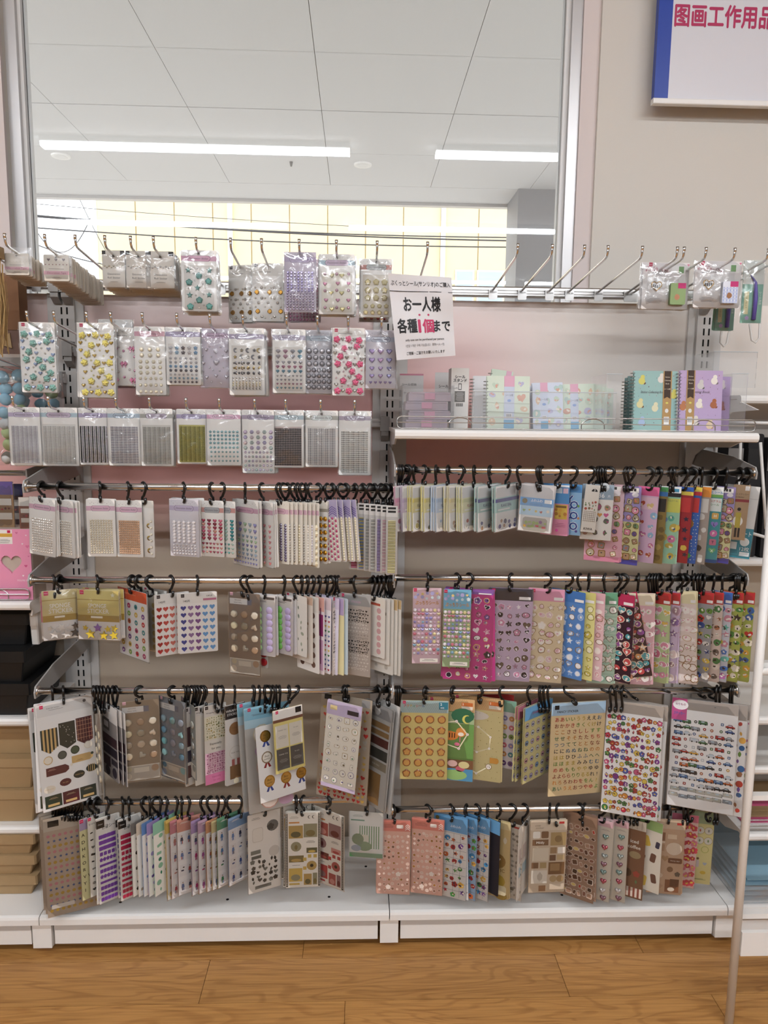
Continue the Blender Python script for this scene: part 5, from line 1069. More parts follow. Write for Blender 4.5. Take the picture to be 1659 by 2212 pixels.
def award():
    def g(d, w_, h_):
        for (x, y, c, c2, rb) in ((-.3, .14, 'a8842f', 'c9a94c', '27418c'), (-.3, .42, '8f7a5f', 'e6dfd2', '8d1f24'), (-.28, .74, 'c9a648', 'e0c878', '27418c'), (.08, .76, 'c4a040', 'dcc06a', '8d1f24'), (.42, .76, 'a8862f', 'c4a244', '27418c')):
            for s in (-1, 1): d.poly([(x * w_ + s * 3, y * h_ + 10), (x * w_ + s * 10, y * h_ + 24), (x * w_ + s * 4, y * h_ + 25), (x * w_ - s * 1, y * h_ + 12)][::s], rb, 2)
            d.sh('scallop', x * w_, y * h_, 29, c, 3, foil=c != '8f7a5f'); d.sh('circle', x * w_, y * h_, 23, c2, 4, foil=c != '8f7a5f'); d.text('Best', x * w_, y * h_ - 3, 7, '5a4314', 6, shear=.3); d.text('quality', x * w_, y * h_ + 3.5, 6, '5a4314', 6, shear=.3)
    return A(bg('ebe8e4'), g)
bp('L3', 'white sheet of gold award rosettes with ribbons', award(), 556, 652, 1548, 1698, 34, card='ebe8e4', hy=-8, hr=.1, hookx=640, shift=-.03, lean=-8)
bp('L3', 'pack of yellow framed cream and black thank you cards', A(bg('d9c873', .22, 1.), bg('e9e4dc', 0, .16), rects([(-.5, .5, .155, .2, '6d4634', 3), (.26, .46, .02, .11, '1c1919', 3)]), lambda d, w_, h_: d.logo(-.36 * w_, 6, 7), rects([(-.44, -.02, .25, .6, 'd3ccbc', 2), (.02, .45, .25, .6, 'd3ccbc', 2), (-.44, -.02, .62, .95, '4f4c49', 2), (.02, .45, .62, .95, '4f4c49', 2)]),
   txts([('THANK YOU', -.22, .33, 4.2, '6a635a', dict(maxw=24)), ('for you', .24, .33, 4.2, '6a635a', dict(maxw=20)), ('THANK YOU', -.22, .71, 4.2, 'cfc8bc', dict(maxw=24)), ('for you', .24, .71, 4.2, 'cfc8bc', dict(maxw=20))]), lambda d, w_, h_: [d.lines(x * w_, y * h_, w_ * .3, 4, c) for x in (-.22, .24) for y, c in ((.42, '9a9388'), (.79, '8f8a84'))]), 594, 656, 1513, 1640, 33, card='d9c873', shift=-.045, lean=-6)
for k, x in enumerate((470, 480, 548, 560, 572, 583, 590, 597, 604)): hook('L3', hit(x, 1492, YB).x, .665, f'black hook in the cluster above the award rosettes, {ORD[k]} from the floral sheet', turn=rnd.uniform(-30, 30))
for k, x in enumerate((203, 210, 217, 224)): hook('L3', hit(x, 1492, YB).x, .665, f'black hook bunched beside the gift label sheet, {ORD[k]} of four', turn=30)
for k, x in enumerate((398, 406, 415, 422, 428, 436)): hook('L3', hit(x, 1492, YB).x, .665, f'black hook bunched above the blue green seals, {ORD[k]} of six', turn=30 + 3 * k)
bp('L3', 'clear sheet of red and gold glitter hearts', A(bg('ab9a85'), rects([(-.44, -.3, .01, .06, '191717', 3), (.3, .46, .01, .08, '8f8a86', 3)]), scat(['heart'], ['a3241f', 'b8342a', 'b9963a', 'a9a296'], 7, 11, -.47, .47, .1, .85, 12, 14, jit=.2), scat(['heart'], ['a3241f', '8d1a18', 'b08a30'], 10, 4, -.48, .48, .84, .99, 10, 15)), 694, 803, 1508, 1722, -25, card='ab9a85', lean=-7, shift=.012, sleeve='film')
LABS = ['circle', 'rsq', 'scallop', 'tall', 'oval', 'label']
bp('L3', 'cream sheet of small purple framed labels', A(bg('e6dfcf'), bg('c4b3d0', 0, .16, 2), bg('c9b8d4', .955, 1., 2), rects([(.1, .42, .07, .12, '2f2a33', 3), (-.4, -.2, .05, .1, 'd9c48a', 3)]), scat(LABS, ['e9e3d6'], 4, 8, -.47, .47, .15, .95, 13.5, 21, out=['7a6f9c', '9c8f78', '4f5a7a', 'b08f4a', '8d7f9c'], jit=.08, ratio=1.15), scat(['flower', 'leaf', 'slab'], ['5a527a', '7a6a4a', '6f8a6a'], 4, 8, -.47, .47, .15, .95, 5, 21, jit=.08)), 708, 781, 1509, 1686, -27, roll=2, card='e2dacb', shift=-.03, lean=-6, n=2)
bp('L3', 'sheet of brown kraft and black labels turned right', A(bg('b3b0aa'), hdr('8f8d8b', .12, logo=None), shp([('circle', -.3, .06, .2, 'b9b7b4'), ('circle', .0, .06, .2, 'b9b7b4')]), rects([(-.46, .46, .16, .22, '8f6f45', 3), (-.46, .46, .24, .29, '8f6f45', 3), (-.46, .46, .31, .39, '5a2f28', 3), (-.46, .46, .42, .52, '3f3d36', 3), (-.46, .46, .54, .62, '8a7f6a', 3), (-.4, .3, .66, .97, '96713f', 3)]), txts([('FOR YOU', .1, .58, 6, 'd9d2c0')])), 786, 846, 1522, 1730, -50, card='b9b6b0', lean=-6, n=2)
bp('L3', 'white sheet of black line drawings at the third bar end', A(bg('dedbd6'), shp([('moon', 0, .3, .3, '2a2826'), ('leaf', -.1, .55, .25, '3a3836'), ('oval', .1, .8, .4, '1c1a19'), ('leaf', .2, .45, .2, '4a4846')])), 812, 862, 1516, 1738, -52, card='dedbd6', lean=-6)

# lowest bar -------------------------------------------------------
def strips(seed): return A(bg('a99784'), bg('b3a898', 0, .13, 2), rects([(-.42, -.22, .03, .09, '15130f', 3)]), lambda d, w_, h_: [(d.sh('star' if j % 3 == 1 else 'flower' if j % 3 == 0 else 'circle', (-.42 + .84 * i / 8) * w_, (.18 + .054 * j) * h_, 8.5, ('b5727a', '33507f', 'a8862c')[j % 3], 3)) for j in range(15) for i in range(9)], rects([(-.42, .0, .88, .92, 'c9c2b8', 4)]))
for k in range(3): bp('L4', f'clear sheet of glitter star garlands at the lowest bar start, {ORD[2 - k]} from the front', strips(k), 74 + 12 * k, 192 + 12 * k, 1766 - 4 * k, 1974 - 3 * k, 24, card='a99784', shift=.04 - .02 * k, sleeve='film', mx=4)
for k, x in enumerate((112, 118, 124, 130, 136, 144, 150, 157, 164, 170)): hook('L4', hit(x, 1732, YB).x, .385, f'black hook in the pile at the lowest bar start, {ORD[k]} from the end', turn=25 + 4 * k)
AB = A(bg('ddd9a0', .14, 1.), bg('b09fc0', 0, .14, 2), lambda d, w_, h_: d.logo(-.4 * w_, 6, 9), lambda d, w_, h_: [d.text(c, (-.36 + .24 * i) * w_, (.2 + .085 * j) * h_, 12, '1f1c18', bold=.015) for j, r_ in enumerate(('ABC', 'DEF', 'HIJ', 'KLM', 'OPQ', 'RST', 'VWX', 'YZ', '123')) for i, c in enumerate(r_)])
bp('L4', 'pale yellow green alphabet sheet, rear one with thin letters', AB, 160, 205, 1764, 1938, 42, card='ddd9a0', shift=.03)
bp('L4', 'pale yellow green alphabet sheet, front one with bold letters', AB, 174, 226, 1762, 1935, 42, card='ddd9a0')
bp('L4', 'white sheet of black speech marks and icons', A(bg('e6e2d6'), txts([('한국식 스티커', -.1, .09, 6, '3a3430', dict(maxw=40))]), lambda d, w_, h_: d.logo(-.4 * w_, 5, 8), scat(['heart', 'slab', 'oval', 'label', 'circle'], ['24211e', '6a655c', '8a857c'], 3, 9, -.44, .44, .16, .96, 9, 31, jit=.1)), 192, 234, 1760, 1930, 40, card='e6e2d6')
def hangul(c): 
    def g(d, w_, h_):
        ks = ['rsq', 'slab', 'flower', 'label', 'tag', 'scallop', 'rect']
        for j in range(12):
            n = 5 if j < 4 else 6
            for i in range(n): d.sh('slab' if j < 3 else ks[(j * 2) % 6] if j < 9 else 'rsq', (-.42 + .84 * (i + .5) / n) * w_, (.215 + .067 * j) * h_, 10 if j < 3 else 8.6, c, 3, sy=11 if j >= 3 else 19)
    return A(bg('e9e6df'), rects([(-.5, -.16, .02, .11, '191716', 3)]), txts([('한글シール', .1, .11, 11, '2a2623', dict(maxw=44, bold=.015)), ('Daiso', -.33, .065, 5, 'e6e2dc', dict(shear=.2))]), g)
bp('L4', 'white Hangul sticker sheet in purple', hangul('7d3fb0'), 211, 262, 1763, 1944, 38, card='e9e6df', n=2)
bp('L4', 'white Hangul sticker sheet in cobalt blue', hangul('1f3fa0'), 248, 290, 1768, 1940, 40, card='e9e6df', shift=.015)
bp('L4', 'white Hangul sticker sheet in crimson', hangul('c42450'), 258, 308, 1764, 1937, 38, card='e9e6df', n=2)
def pencil(hc, sc): return A(bg('e2dfd6'), bg(hc, 0, .16, 2), scat(['flower', 'leaf', 'blob', 'slab', 'circle'], sc, 3, 8, -.44, .44, .17, .97, 13, len(hc) + int(hc, 16) % 90, jit=.2))
for k, (x, nm, hc, scol) in enumerate(((315, 'black ink', '6f6b67', ['1f1c1a', '4a4642']), (327, 'beige', 'cbbca8', ['a8957c', 'c3b49c']), (338, 'sky blue', '5f86bb', ['2f5a94', '7fa3c4']), (349, 'violet', '9c86bb', ['6a4f94', 'a48fc4']), (362, 'mint', '86bba0', ['2f7a5a', '7fae8f']))):
    vane('L4', f'{nm} pencil drawing sheet, {ORD[k]} of the turned ones before the yellow', pencil(hc, scol), x, 1764, 84, 196, 54, card=hc)
bp('L4', 'yellow topped drawing sheet with a brown tree', A(pencil('d9b857', ['c9a23c', '8a6f3c', 'd9c070']), shp([('oval', .0, .8, .4, '5f4526', 4, .5), ('moon', -.05, .2, .4, 'd3a93c', 4)])), 360, 408, 1764, 1932, 46, card='d9b857', n=2)
def people(hc, cc):
    def g(d, w_, h_):
        rr = random.Random(int(hc, 16) % 97)
        for j in range(4):
            for i in range(3):
                x = (-.32 + .3 * i) * w_; y = (.27 + .205 * j) * h_
                d.rect(x - 9, x + 9, y - 15, y + 15, 'dedad9', 2)
                if (i + j) % 3 != 2:
                    c = rr.choice(cc); d.sh('circle', x, y - 9, 3.4, '2f2523', 4); d.sh('circle', x, y - 8, 2.6, 'd9b59c', 5); d.poly([(x - 2.5, y - 6), (x + 2.5, y - 6), (x + 4, y + 4), (x - 4, y + 4)], c, 4); d.rect(x - 2.6, x - .4, y + 4, y + 12, rr.choice(cc), 4); d.rect(x + .4, x + 2.6, y + 4, y + 12, rr.choice(cc), 4)
                else: d.sh('slab', x, y, 7, rr.choice(cc), 4); d.sh('oval', x + 3, y - 8, 5, '3a3330', 4)
    return A(bg('e6e2e0', .16, 1.), bg(hc, 0, .17, 2), lambda d, w_, h_: d.lines(-.2 * w_, .05 * h_, 24, 2, 'e9dfd6'), g)
PPL = [(395, 'rose', 'c9808a', ['a8434f', '4a5a86', 'b3766a']), (410, 'terracotta', 'c98a7a', ['b3483f', '5a6f9c', '3a3f56']), (440, 'mauve', 'a58ab5', ['b32f6a', '8a3f86', '4a4f6a']), (455, 'lilac pink', 'c4a0b8', ['b8356a', 'a04f94', 'c9707f']), (472, 'orange', 'cf9468', ['a8522f', '3f4f7a']), (484, 'cream', 'cfc08a', ['8a5a3a', '4a5f8f']), (496, 'green', '5f9472', ['2f7a4a', '3f6fa0', '8f3f4f']), (520, 'blue', '7f9fc4', ['2f4a8a', '5f7fae', '2a2f4a'])]
for k, (x, nm, hc, cc) in enumerate(PPL):
    bp('L4', f'{nm} topped sheet of little fashion figures', people(hc, cc), x - 26, x + 26, 1764 - 6 * (k > 5), 1930 - 4 * k, 42 if k not in (1,) else 30, card=hc, hooklabel=f'black hook holding the {nm} topped fashion figure sheet')
bp('L4', 'white sheet of grey ink flowers and a dark bouquet', A(bg('e2dcd2'), lambda d, w_, h_: d.lines(-.25 * w_, .05 * h_, 24, 3, '7a7268'), shp([('rsq', -.2, .27, .36, 'c9c0b3', 2, .5), ('rsq', -.2, .27, .33, 'ded7cb', 3, .46), ('circle', .26, .19, .36, '6a6a66'), ('flower', .2, .2, .22, '3f3f3c', 4), ('circle', .3, .52, .34, 'cbc3b8', 2)]), rects([(-.42, -.12, .46, .51, '77776c', 3), (-.4, -.1, .53, .57, '5f5f56', 3), (-.3, .2, .92, .96, '6a675e', 3)]), scat(['flower', 'leaf', 'heart'], ['4a4740', '6f6d62', '2f2d28'], 5, 5, -.45, .45, .58, .9, 12, 41)), 536, 606, 1754, 1922, 25, card='e2dcd2')
def photos(c, seed):
    def g(d, w_, h_):
        for s in (-1, 1):
            d.rect(s * .5 * w_ - s * .4 if s < 0 else .435 * w_, -.435 * w_ if s < 0 else .5 * w_ - .4, 2, h_ - 2, '4f4a42', 2)
            for k in range(44): y = 4 + (h_ - 8) * k / 44; d.rect(s * .468 * w_ - 1.0, s * .468 * w_ + 1.0, y, y + 1.9, 'd9d2c2', 3)
        for (x0, x1, y0, y1, k) in ((-.41, .0, .17, .34, 0), (.02, .41, .15, .33, 1), (.1, .41, .47, .54, 2), (-.41, .02, .57, .66, 3), (-.41, -.02, .74, .92, 4), (.02, .25, .82, .97, 5), (.28, .41, .81, .97, 6)):
            d.rect(x0 * w_, x1 * w_, y0 * h_, y1 * h_, c[k % len(c)], 2)
            d.sh('oval', (x0 + x1) / 2 * w_, (y0 * .3 + y1 * .7) * h_, (x1 - x0) * w_ * .7, c[(k + 2) % len(c)], 3, sy=(y1 - y0) * h_ * .7)
        d.sh('circle', -.2 * w_, .45 * h_, 27, c[1], 3); d.sh('leaf', -.2 * w_, .46 * h_, 16, c[3], 4); d.sh('circle', .25 * w_, .71 * h_, 26, c[0], 3); d.sh('circle', .25 * w_, .71 * h_, 9, '2a2418', 4)
        for x, y in ((-.0, .6), (.14, .56), (.3, .56), (0, .72)): d.rect(x * w_, (x + .1) * w_, y * h_, (y + .045) * h_, c[4], 3)
        d.lines(.22 * w_, .38 * h_, 24, 3, '6a6258'); d.lines(-.2 * w_, .7 * h_, 30, 1, '2a2623'); d.rect(-.4 * w_, -.1 * w_, .94 * h_, .965 * h_, c[4], 3); d.rect(-.4 * w_, -.1 * w_, .12 * h_, .14 * h_, 'c9853a', 3)
    return A(bg('e4ddd0'), g, lambda d, w_, h_: d.lines(-.25 * w_, .05 * h_, 24, 3, 'a3947f'), shp([('moon', .2, .06, .1, '5a5248'), ('moon', .32, .06, .1, '5a5248')]))
bp('L4', 'film strip photo sheet in golden tones, rear one', photos(['b0904a', '8f8a6a', '5f5a3a', '7a6a3c', 'c9a84a'], 1), 605, 676, 1750, 1908, 14, card='e4ddd0', shift=.03)
bp('L4', 'film strip photo sheet in golden tones, front one', photos(['b0904a', '8f8a6a', '5f5a3a', '7a6a3c', 'c9a84a'], 1), 617, 692, 1755, 1916, 3, card='e4ddd0', n=3)
bp('L4', 'film strip photo sheet in red flower tones', photos(['a8504a', '8f6a6a', 'c98a80', '6a3030', 'b3403f'], 2), 676, 742, 1752, 1912, -32, card='e4ddd0', n=2)
bp('L4', 'small clear pack of green leaf papers', A(bg('d9d8d0', 0, .88), bg('4f8a4f', .9, 1., 2), rects([(-.46, -.05, .17, .2, '2f7a5a', 3)]), lambda d, w_, h_: [d.rect((-.2 + .07 * k) * w_, (-.17 + .07 * k) * w_, .3 * h_, .8 * h_, '3f7a2a', 3) for k in range(9)], shp([('circle', -.25, .6, .36, '4f6f2a', 4), ('oval', -.05, .75, .45, '5a7f3a', 4), ('rsq', -.1, .62, .4, 'c9c6ae', 3), ('oval', -.3, .8, .3, '8090a0', 5)]), lambda d, w_, h_: d.lines(-.25 * w_, .07 * h_, 28, 3, '7a8a7a')), 755, 827, 1754, 1852, -8, name='paper_flake_pack', cat='sticker pack', sleeve='bag', off=4, card='d0d2c8')

# ------------------------------------------------------------------ right bay, bar under the shelf
def flake(c, c2, tcol, dk=None):
    return A(bg('d9d8d6', 0, .26), bg(c, .26, .58, 2), bg('e2e0dc', .58, 1., 2), bg(c2, .28, .36, 3), txts([('FLAKE SEAL', -.05, .44, 9.5, tcol, dict(bold=.02, maxw=44))]), rects([(-.4, .1, .51, .54, 'e9e6e0', 4)]), scat(['blob', 'circle', 'flower'], [c2, tcol, 'e6dfcf', dk or 'b08a6a'], 4, 2, -.4, .44, .74, .96, 12, len(tcol) + int(c, 16) % 50, out='efece6'))
FL = dict(name='flake_sticker_pack', cat='sticker pack', sleeve='bag', off=3, amp=1, t=2.2, hy=6)
FD = [(878, 'deep pink', 'e0a3b8', 'd98aa8', 'a8446a'), (893, 'lilac', 'c9b6cc', 'b39fbc', '7a5a8a'), (915, 'yellow checked', 'ddd28a', 'cbbb5a', '6a6030'), (940, 'lemon', 'e0d68f', 'd3c463', '6a6030'), (966, 'blue striped', 'b9cbdf', '9fb6d3', '4a5a78'), (994, 'cream', 'e0d8ae', 'd3c48a', 'a05a3a'), (1022, 'pale green', 'dedcae', 'c9cb96', 'a8543f'), (1056, 'sea green', 'a5c3bd', '5a5a86', '4a4a6a'), (1094, 'mint with teal mascot colours', 'a9cbc4', '5f5a8f', '4a4a6a')]
for k, (x, nm, c, c2, tc) in enumerate(FD):
    nm2 = 'mint' if k == 8 else nm
    bp('R1', f'{nm2} flake sticker pack hanging under the notebook shelf', flake(c, c2, tc), x - 25, x + 25, 1047, 1144, 44, roll=-2, card=c, n=3 if k else 2, dy=.006, **FL)
for k, x in enumerate((861, 864, 868, 883)): hook('R1', hit(x, 1030, YB).x, 1.225, f'empty black hook packed at the start of the shelf bar, {ORD[k]} of four', turn=8 * k)
hook('R1', hit(1121, 1030, YB).x, 1.228, 'empty black hook between the mint and sky blue flake packs', turn=-38)
bp('R1', 'sky blue flake sticker pack with a strip of tiny drawings', A(bg('c9c6c6', 0, .28), bg('5f9fd6', .28, .46, 2), bg('b3d3e6', .46, .66, 2), bg('e4e2de', .66, 1., 2), shp([('circle', -.36, .36, .16, '7a6a30', 4)]), txts([('ふわふわ', 0, .34, 8, 'eef2f6', dict(maxw=28, bold=.02)), ('フレークシール', 0, .42, 5, '24507f', dict(maxw=30))]), rects([(.24, .46, .3, .38, 'eef0f0', 4)]), scat(['circle', 'heart', 'flower'], ['b8573f', 'd9b84a', 'e6dccb', '8fae6a'], 5, 1, -.44, .44, .48, .64, 7, 3, jit=.1), shp([('slab', 0, .84, .75, 'a8a396', 4)]), scat(['circle', 'flower', 'slab'], ['8fae4a', 'c99a2f', 'b8393f', '7a4a86'], 6, 2, -.34, .36, .76, .92, 8, 6)), 1125, 1196, 1047, 1149, -24, roll=3, n=3, dy=.006, card='d9d6d3', **FL)
def ticket(): return A(bg('4f94cf', 0, .6), bg('e08fae', .38, 1., 2), rects([(-.1, .5, .02, .06, 'dfe6ee', 3), (.0, .25, .08, .18, 'cfe0ee', 3), (.28, .46, .08, .18, 'e6c0cf', 3), (.0, .45, .40, .68, 'd9b53a', 3), (.04, .42, .42, .46, '7a5a2a', 4)]), scat(['circle', 'blob'], ['d9a22f', 'e0c04a', 'b87a2a'], 3, 3, .0, .45, .48, .66, 9, 4), lambda d, w_, h_: d.lines(.22 * w_, .76 * h_, w_ * .4, 3, 'a8506f', gap=4), shp([('circle', .1, .9, .1, 'b83a8a', 4)]))
bp('R1', 'blue and pink sticker pack with a yellow ticket design', ticket(), 1172, 1232, 1046, 1158, -30, card='5f9fd6', n=2, shift=.015)
bp('R1', 'sky blue sticker pack with bubbly white outlined lettering', A(bg('8fc0e6'), bg('4f94d0', 0, .16, 2), lambda d, w_, h_: [d.text(c, (.0 + (.16 if k % 2 else -.05)) * w_, (.3 + .105 * k) * h_, 26, 'eef0f2', 4, bold=.09) or d.text(c, (.0 + (.16 if k % 2 else -.05)) * w_, (.3 + .105 * k) * h_, 26, '2f4f9c', 6, bold=.03) for k, c in enumerate('YOYOTO')], shp([('circle', .36, .42, .12, '6aa04a', 5), ('circle', .3, .92, .12, '5a4a9c', 5), ('circle', .38, .66, .12, 'cf8a5a', 5)])), 1212, 1259, 1047, 1157, -32, card='8fc0e6', shift=.012)
bp('R1', 'white sheet of drawn small animals topped in slate blue', A(bg('e4e0d8'), bg('8fa3b3', 0, .27, 2), txts([('36', .12, .2, 15, 'eef0f0', dict(bold=.02)), ('片', .36, .21, 8, 'eef0f0')]), shp([('circle', .2, .05, .3, 'c3ccd0', 3)]), scat(['blob', 'leaf'], ['8f6f5f', 'b08a7a', '6a5a52', '5f5a58'], 3, 3, -.46, .46, .3, .98, 20, 9, accent=['b0507a', '7a4a8f', 'd98a3f', '5a7a4a'], jit=.08), shp([('heart', .1, .55, .16, 'd9973f', 5), ('heart', .3, .55, .17, 'cf5a8f', 5)])), 1256, 1324, 1046, 1166, -18, card='e4e0d8', roll=1)
bp('R1', 'narrow white card with a line drawn basket, overlapping the animal sheet', A(bg('dfdad0'), shp([('circle', .15, .14, .42, '1f1c1c', 3)]), rects([(-.1, .4, .14, .22, 'dfdad0', 4)]), txts([('3', .15, .11, 8, 'e9e4da', dict(bold=.02)), ('KIWA', 0, .93, 8, '3a2a24', dict(maxw=28, bold=.02))]), lambda d, w_, h_: ([d.rect(-.44 * w_, .4 * w_, (.56 + .04 * k) * h_, (.565 + .04 * k) * h_, '7a5f48', 3) for k in range(6)], [d.rect((-.4 + .13 * k) * w_, (-.385 + .13 * k) * w_, .55 * h_, .78 * h_, '7a5f48', 3) for k in range(7)]), scat(['leaf', 'circle'], ['6f8a5a', 'b0503f', '8a6f4a'], 4, 3, -.45, .45, .34, .54, 6, 8)), 1259, 1290, 1046, 1148, -14, roll=4, card='dfdad0', shift=-.014)
CH = ['b0a48a', 'c9b9a0', '3f9aa8', '5a4a86', '8f8a8f', 'd98aa3', '6a8a5a', '9c7a5a']
def charms(a, b_, bot, cc=CH): return A(bg(a), bg(b_, .45, 1., 1), bg(bot, .93, 1., 2), barcode(0, .05, .4, .03), shp([('oval', .25, .105, .3, 'e6e0e4', 3)]), scat(['blob', 'circle', 'rsq'], cc, 3, 8, -.48, .48, .14, .95, 15, 17, out=['b08f3a', '9c7f34', 'c4a24a'], accent=['efe6d2', '3f3a36', 'cf6a4a'], foil=True, ratio=1.22, jit=.12))
CS = dict(card='d9b3bd')
bp('R1', 'pink sheet of gold edged charm stickers', charms('d9b6bf', 'd9a3b0', 'cf7f97'), 1272, 1352, 1048, 1216, -22, roll=1, card='d9a3b0', n=2, shift=.02)
bp('R1', 'purple and yellow sheet of gold edged charm stickers, first of two', charms('9c8cc4', 'cfc98f', '4a4596'), 1332, 1381, 1050, 1219, -38, card='9c8cc4', n=2)
STRIPS = [(1398, 'hot pink topped pastel', A(bg('d9b3cf'), bg('dd5f94', 0, .12, 2), rects([(-.45, .45, .14, .3, 'e6c0d0', 3)]), scat(['circle', 'heart', 'blob'], ['e0c07a', 'c46a94', '8fb3cf', 'b8502f'], 2, 6, -.46, .46, .16, .97, 17, 3, accent=['efdcc8']))), (1417, 'olive brown', A(bg('8a7336'), bg('3f8a4a', 0, .06, 2), bg('2f6fae', .06, .12, 2), rects([(-.45, .45, .15, .32, '2f2a24', 3)]), scat(['blob'], ['6a5526', 'a88f4a'], 2, 5, -.46, .46, .35, .97, 15, 4))),
          (1444, 'mint and yellow topped', A(bg('8fc4a3'), bg('e4e6e6', 0, .13, 2), rects([(-.5, .5, .08, .13, '17171a', 3), (-.42, .42, .025, .065, '2f86a8', 3), (-.5, .5, .15, .33, 'c9c84a', 3)]), txts([('ホログラムシール', .0, .18, 5, '2a4a6a', dict(maxw=40)), ('6', -.25, .24, 11, '2f6aae')]), scat(['blob', 'circle', 'oval'], ['4fa38a', 'c46a94', 'b8a03a', 'c4504a', '5f86b8'], 2, 5, -.46, .46, .36, .95, 19, 5, accent=['e6e0c0', '2f4a7a']))), (1472, 'red', A(bg('a3202a'), bg('2f5fb3', 0, .06, 2), bg('e0c83a', .06, .11, 2), rects([(-.42, .42, .14, .33, 'c9302f', 3)]), scat(['blob', 'star'], ['2a2440', '6fae3a', 'd9b83a', '7a1a24'], 2, 5, -.46, .46, .36, .97, 17, 6))),
          (1490, 'royal blue starry', A(bg('2f62b3'), bg('e0c83a', 0, .06, 2), bg('c42a2f', .06, .11, 2), rects([(-.42, .42, .14, .33, 'c9302f', 3)]), scat(['star'], ['e6e2c8'], 6, 14, -.48, .48, .35, .97, 3.2, 7), shp([('circle', 0, .48, .5, 'a8702a', 4), ('heart', 0, .68, .5, 'c4302f', 4), ('blob' if False else 'oval', 0, .9, .5, '2f8a3f', 4)]))), (1510, 'orange topped grey', A(bg('a89a8f'), bg('e08a1f', 0, .13, 2), rects([(-.42, .42, .15, .33, 'd9d4cc', 3)]), scat(['blob', 'tall'], ['2a2624', '4a4440', 'd9d4cc'], 2, 5, -.46, .46, .34, .97, 18, 8))),
          (1536, 'teal alphabet', A(bg('2f8f94'), bg('e9ebe6', 0, .11, 2), bg('6fae4a', .1, .14, 3), rects([(-.46, .46, .15, .32, 'dfe6e0', 3), (-.5, .5, .955, 1., '27406a', 3)]), txts([('はらぺこあおむし', -.05, .03, 4.6, '2a2a2a', dict(maxw=40)), ('キラッとシール', .0, .075, 7, '2f7ab8', dict(maxw=46, bold=.02)), ('ホログラム', .1, .19, 6.5, 'b8403a', dict(maxw=34, bold=.02)), ('シール', .15, .235, 6.5, '3f8a4a', dict(maxw=24, bold=.02))]), lambda d, w_, h_: [(d.sh(('rsq', 'heart', 'circle')[k % 3], x * w_, (.38 + .115 * k) * h_, 17, ('c46a86', '5fae6a', 'd9a84a', '8a7ac4', 'cf6aa3')[(k + int(x * 10)) % 5], 3), d.text(ch, x * w_, (.38 + .115 * k) * h_, 9, '3a2a4a' if k % 2 else 'f0ece0', bold=.03)) for k in range(5) for x, ch in ((-.24, 'EKNVZ'[k]), (.22, 'HLPTX'[k]))])), (1562, 'purple and yellow gold edged charm', charms('9c8cc4', 'd3d09a', '4a4596'))]
for k, (x, nm, dr) in enumerate(STRIPS):
    bp('R1', f'{nm} strip sheet hanging under the shelf end' + (', rightmost' if k == 7 else ''), dr, x - 24, x + 22, 1051, 1215 + (k % 3), -36 if k not in (2, 6) else -24, card=('d9b3cf', '8a7336', 'd9dcd8', 'a3202a', '2f62b3', 'b0a297', 'd9dcd8', '9c8cc4')[k], n=2 if k in (2, 3) else 1, roll=1.5)
for k, x in enumerate((1165, 1170, 1293, 1299, 1305, 1311, 1352, 1360, 1452, 1459)): hook('R1', hit(x, 1030, YB).x, 1.222, f'black hook leaning in the crowded shelf bar, {ORD[k]} from the mint pack', turn=-30 - 2 * k)
bp('R1', 'kraft card pack with a cut out yellow coat figure', A(bg('a98a66'), rects([(.2, .46, .02, .1, 'e6e2de', 3), (-.5, .5, .26, .31, '8d2a30', 3)]), txts([('アートステッカー', -.05, .17, 6, '4a3726', dict(maxw=36)), ('Art Sticker', -.1, .22, 5, '4a3726')]), shp([('oval', -.05, .66, .62, 'e6e2da', 3, 1.0)]), rects([(-.2, .12, .5, .78, 'b5a22f', 4), (-.18, -.05, .78, .95, '2a2624', 4), (.02, .14, .78, .95, '2a2624', 4)]), shp([('circle', -.03, .44, .22, '231e1c', 5)])), 1574, 1610, 1046, 1164, -16, roll=2, card='a98a66', shift=-.015)
bp('R1', 'white and teal paper sheet pack of twelve', A(bg('dedbd6', 0, .58), bg('2a8a9c', .58, 1., 2), rects([(-.5, .5, .17, .175, 'b9b5b0', 3), (-.45, .16, .73, .95, '4fa8b5', 3), (-.44, .15, .735, .945, '2a8a9c', 4), (-.38, -.18, .77, .87, 'dfe3e0', 5), (-.1, .1, .78, .88, 'dfe3e0', 5), (.2, .47, .91, .965, 'dfe6e6', 5)]), txts([('粘着紙シート', .1, .66, 15, 'eef0ee', dict(maxw=58, bold=.01)), ('12枚', .32, .87, 12, 'eef0ee', dict(maxw=28))]), shp([('circle', .3, .77, .26, 'dfe3e0', 5)])), 1566, 1646, 1050, 1208, -20, roll=4, card='d3d0cc', shift=.02, name='paper_sheet_pack', cat='sticker pack')

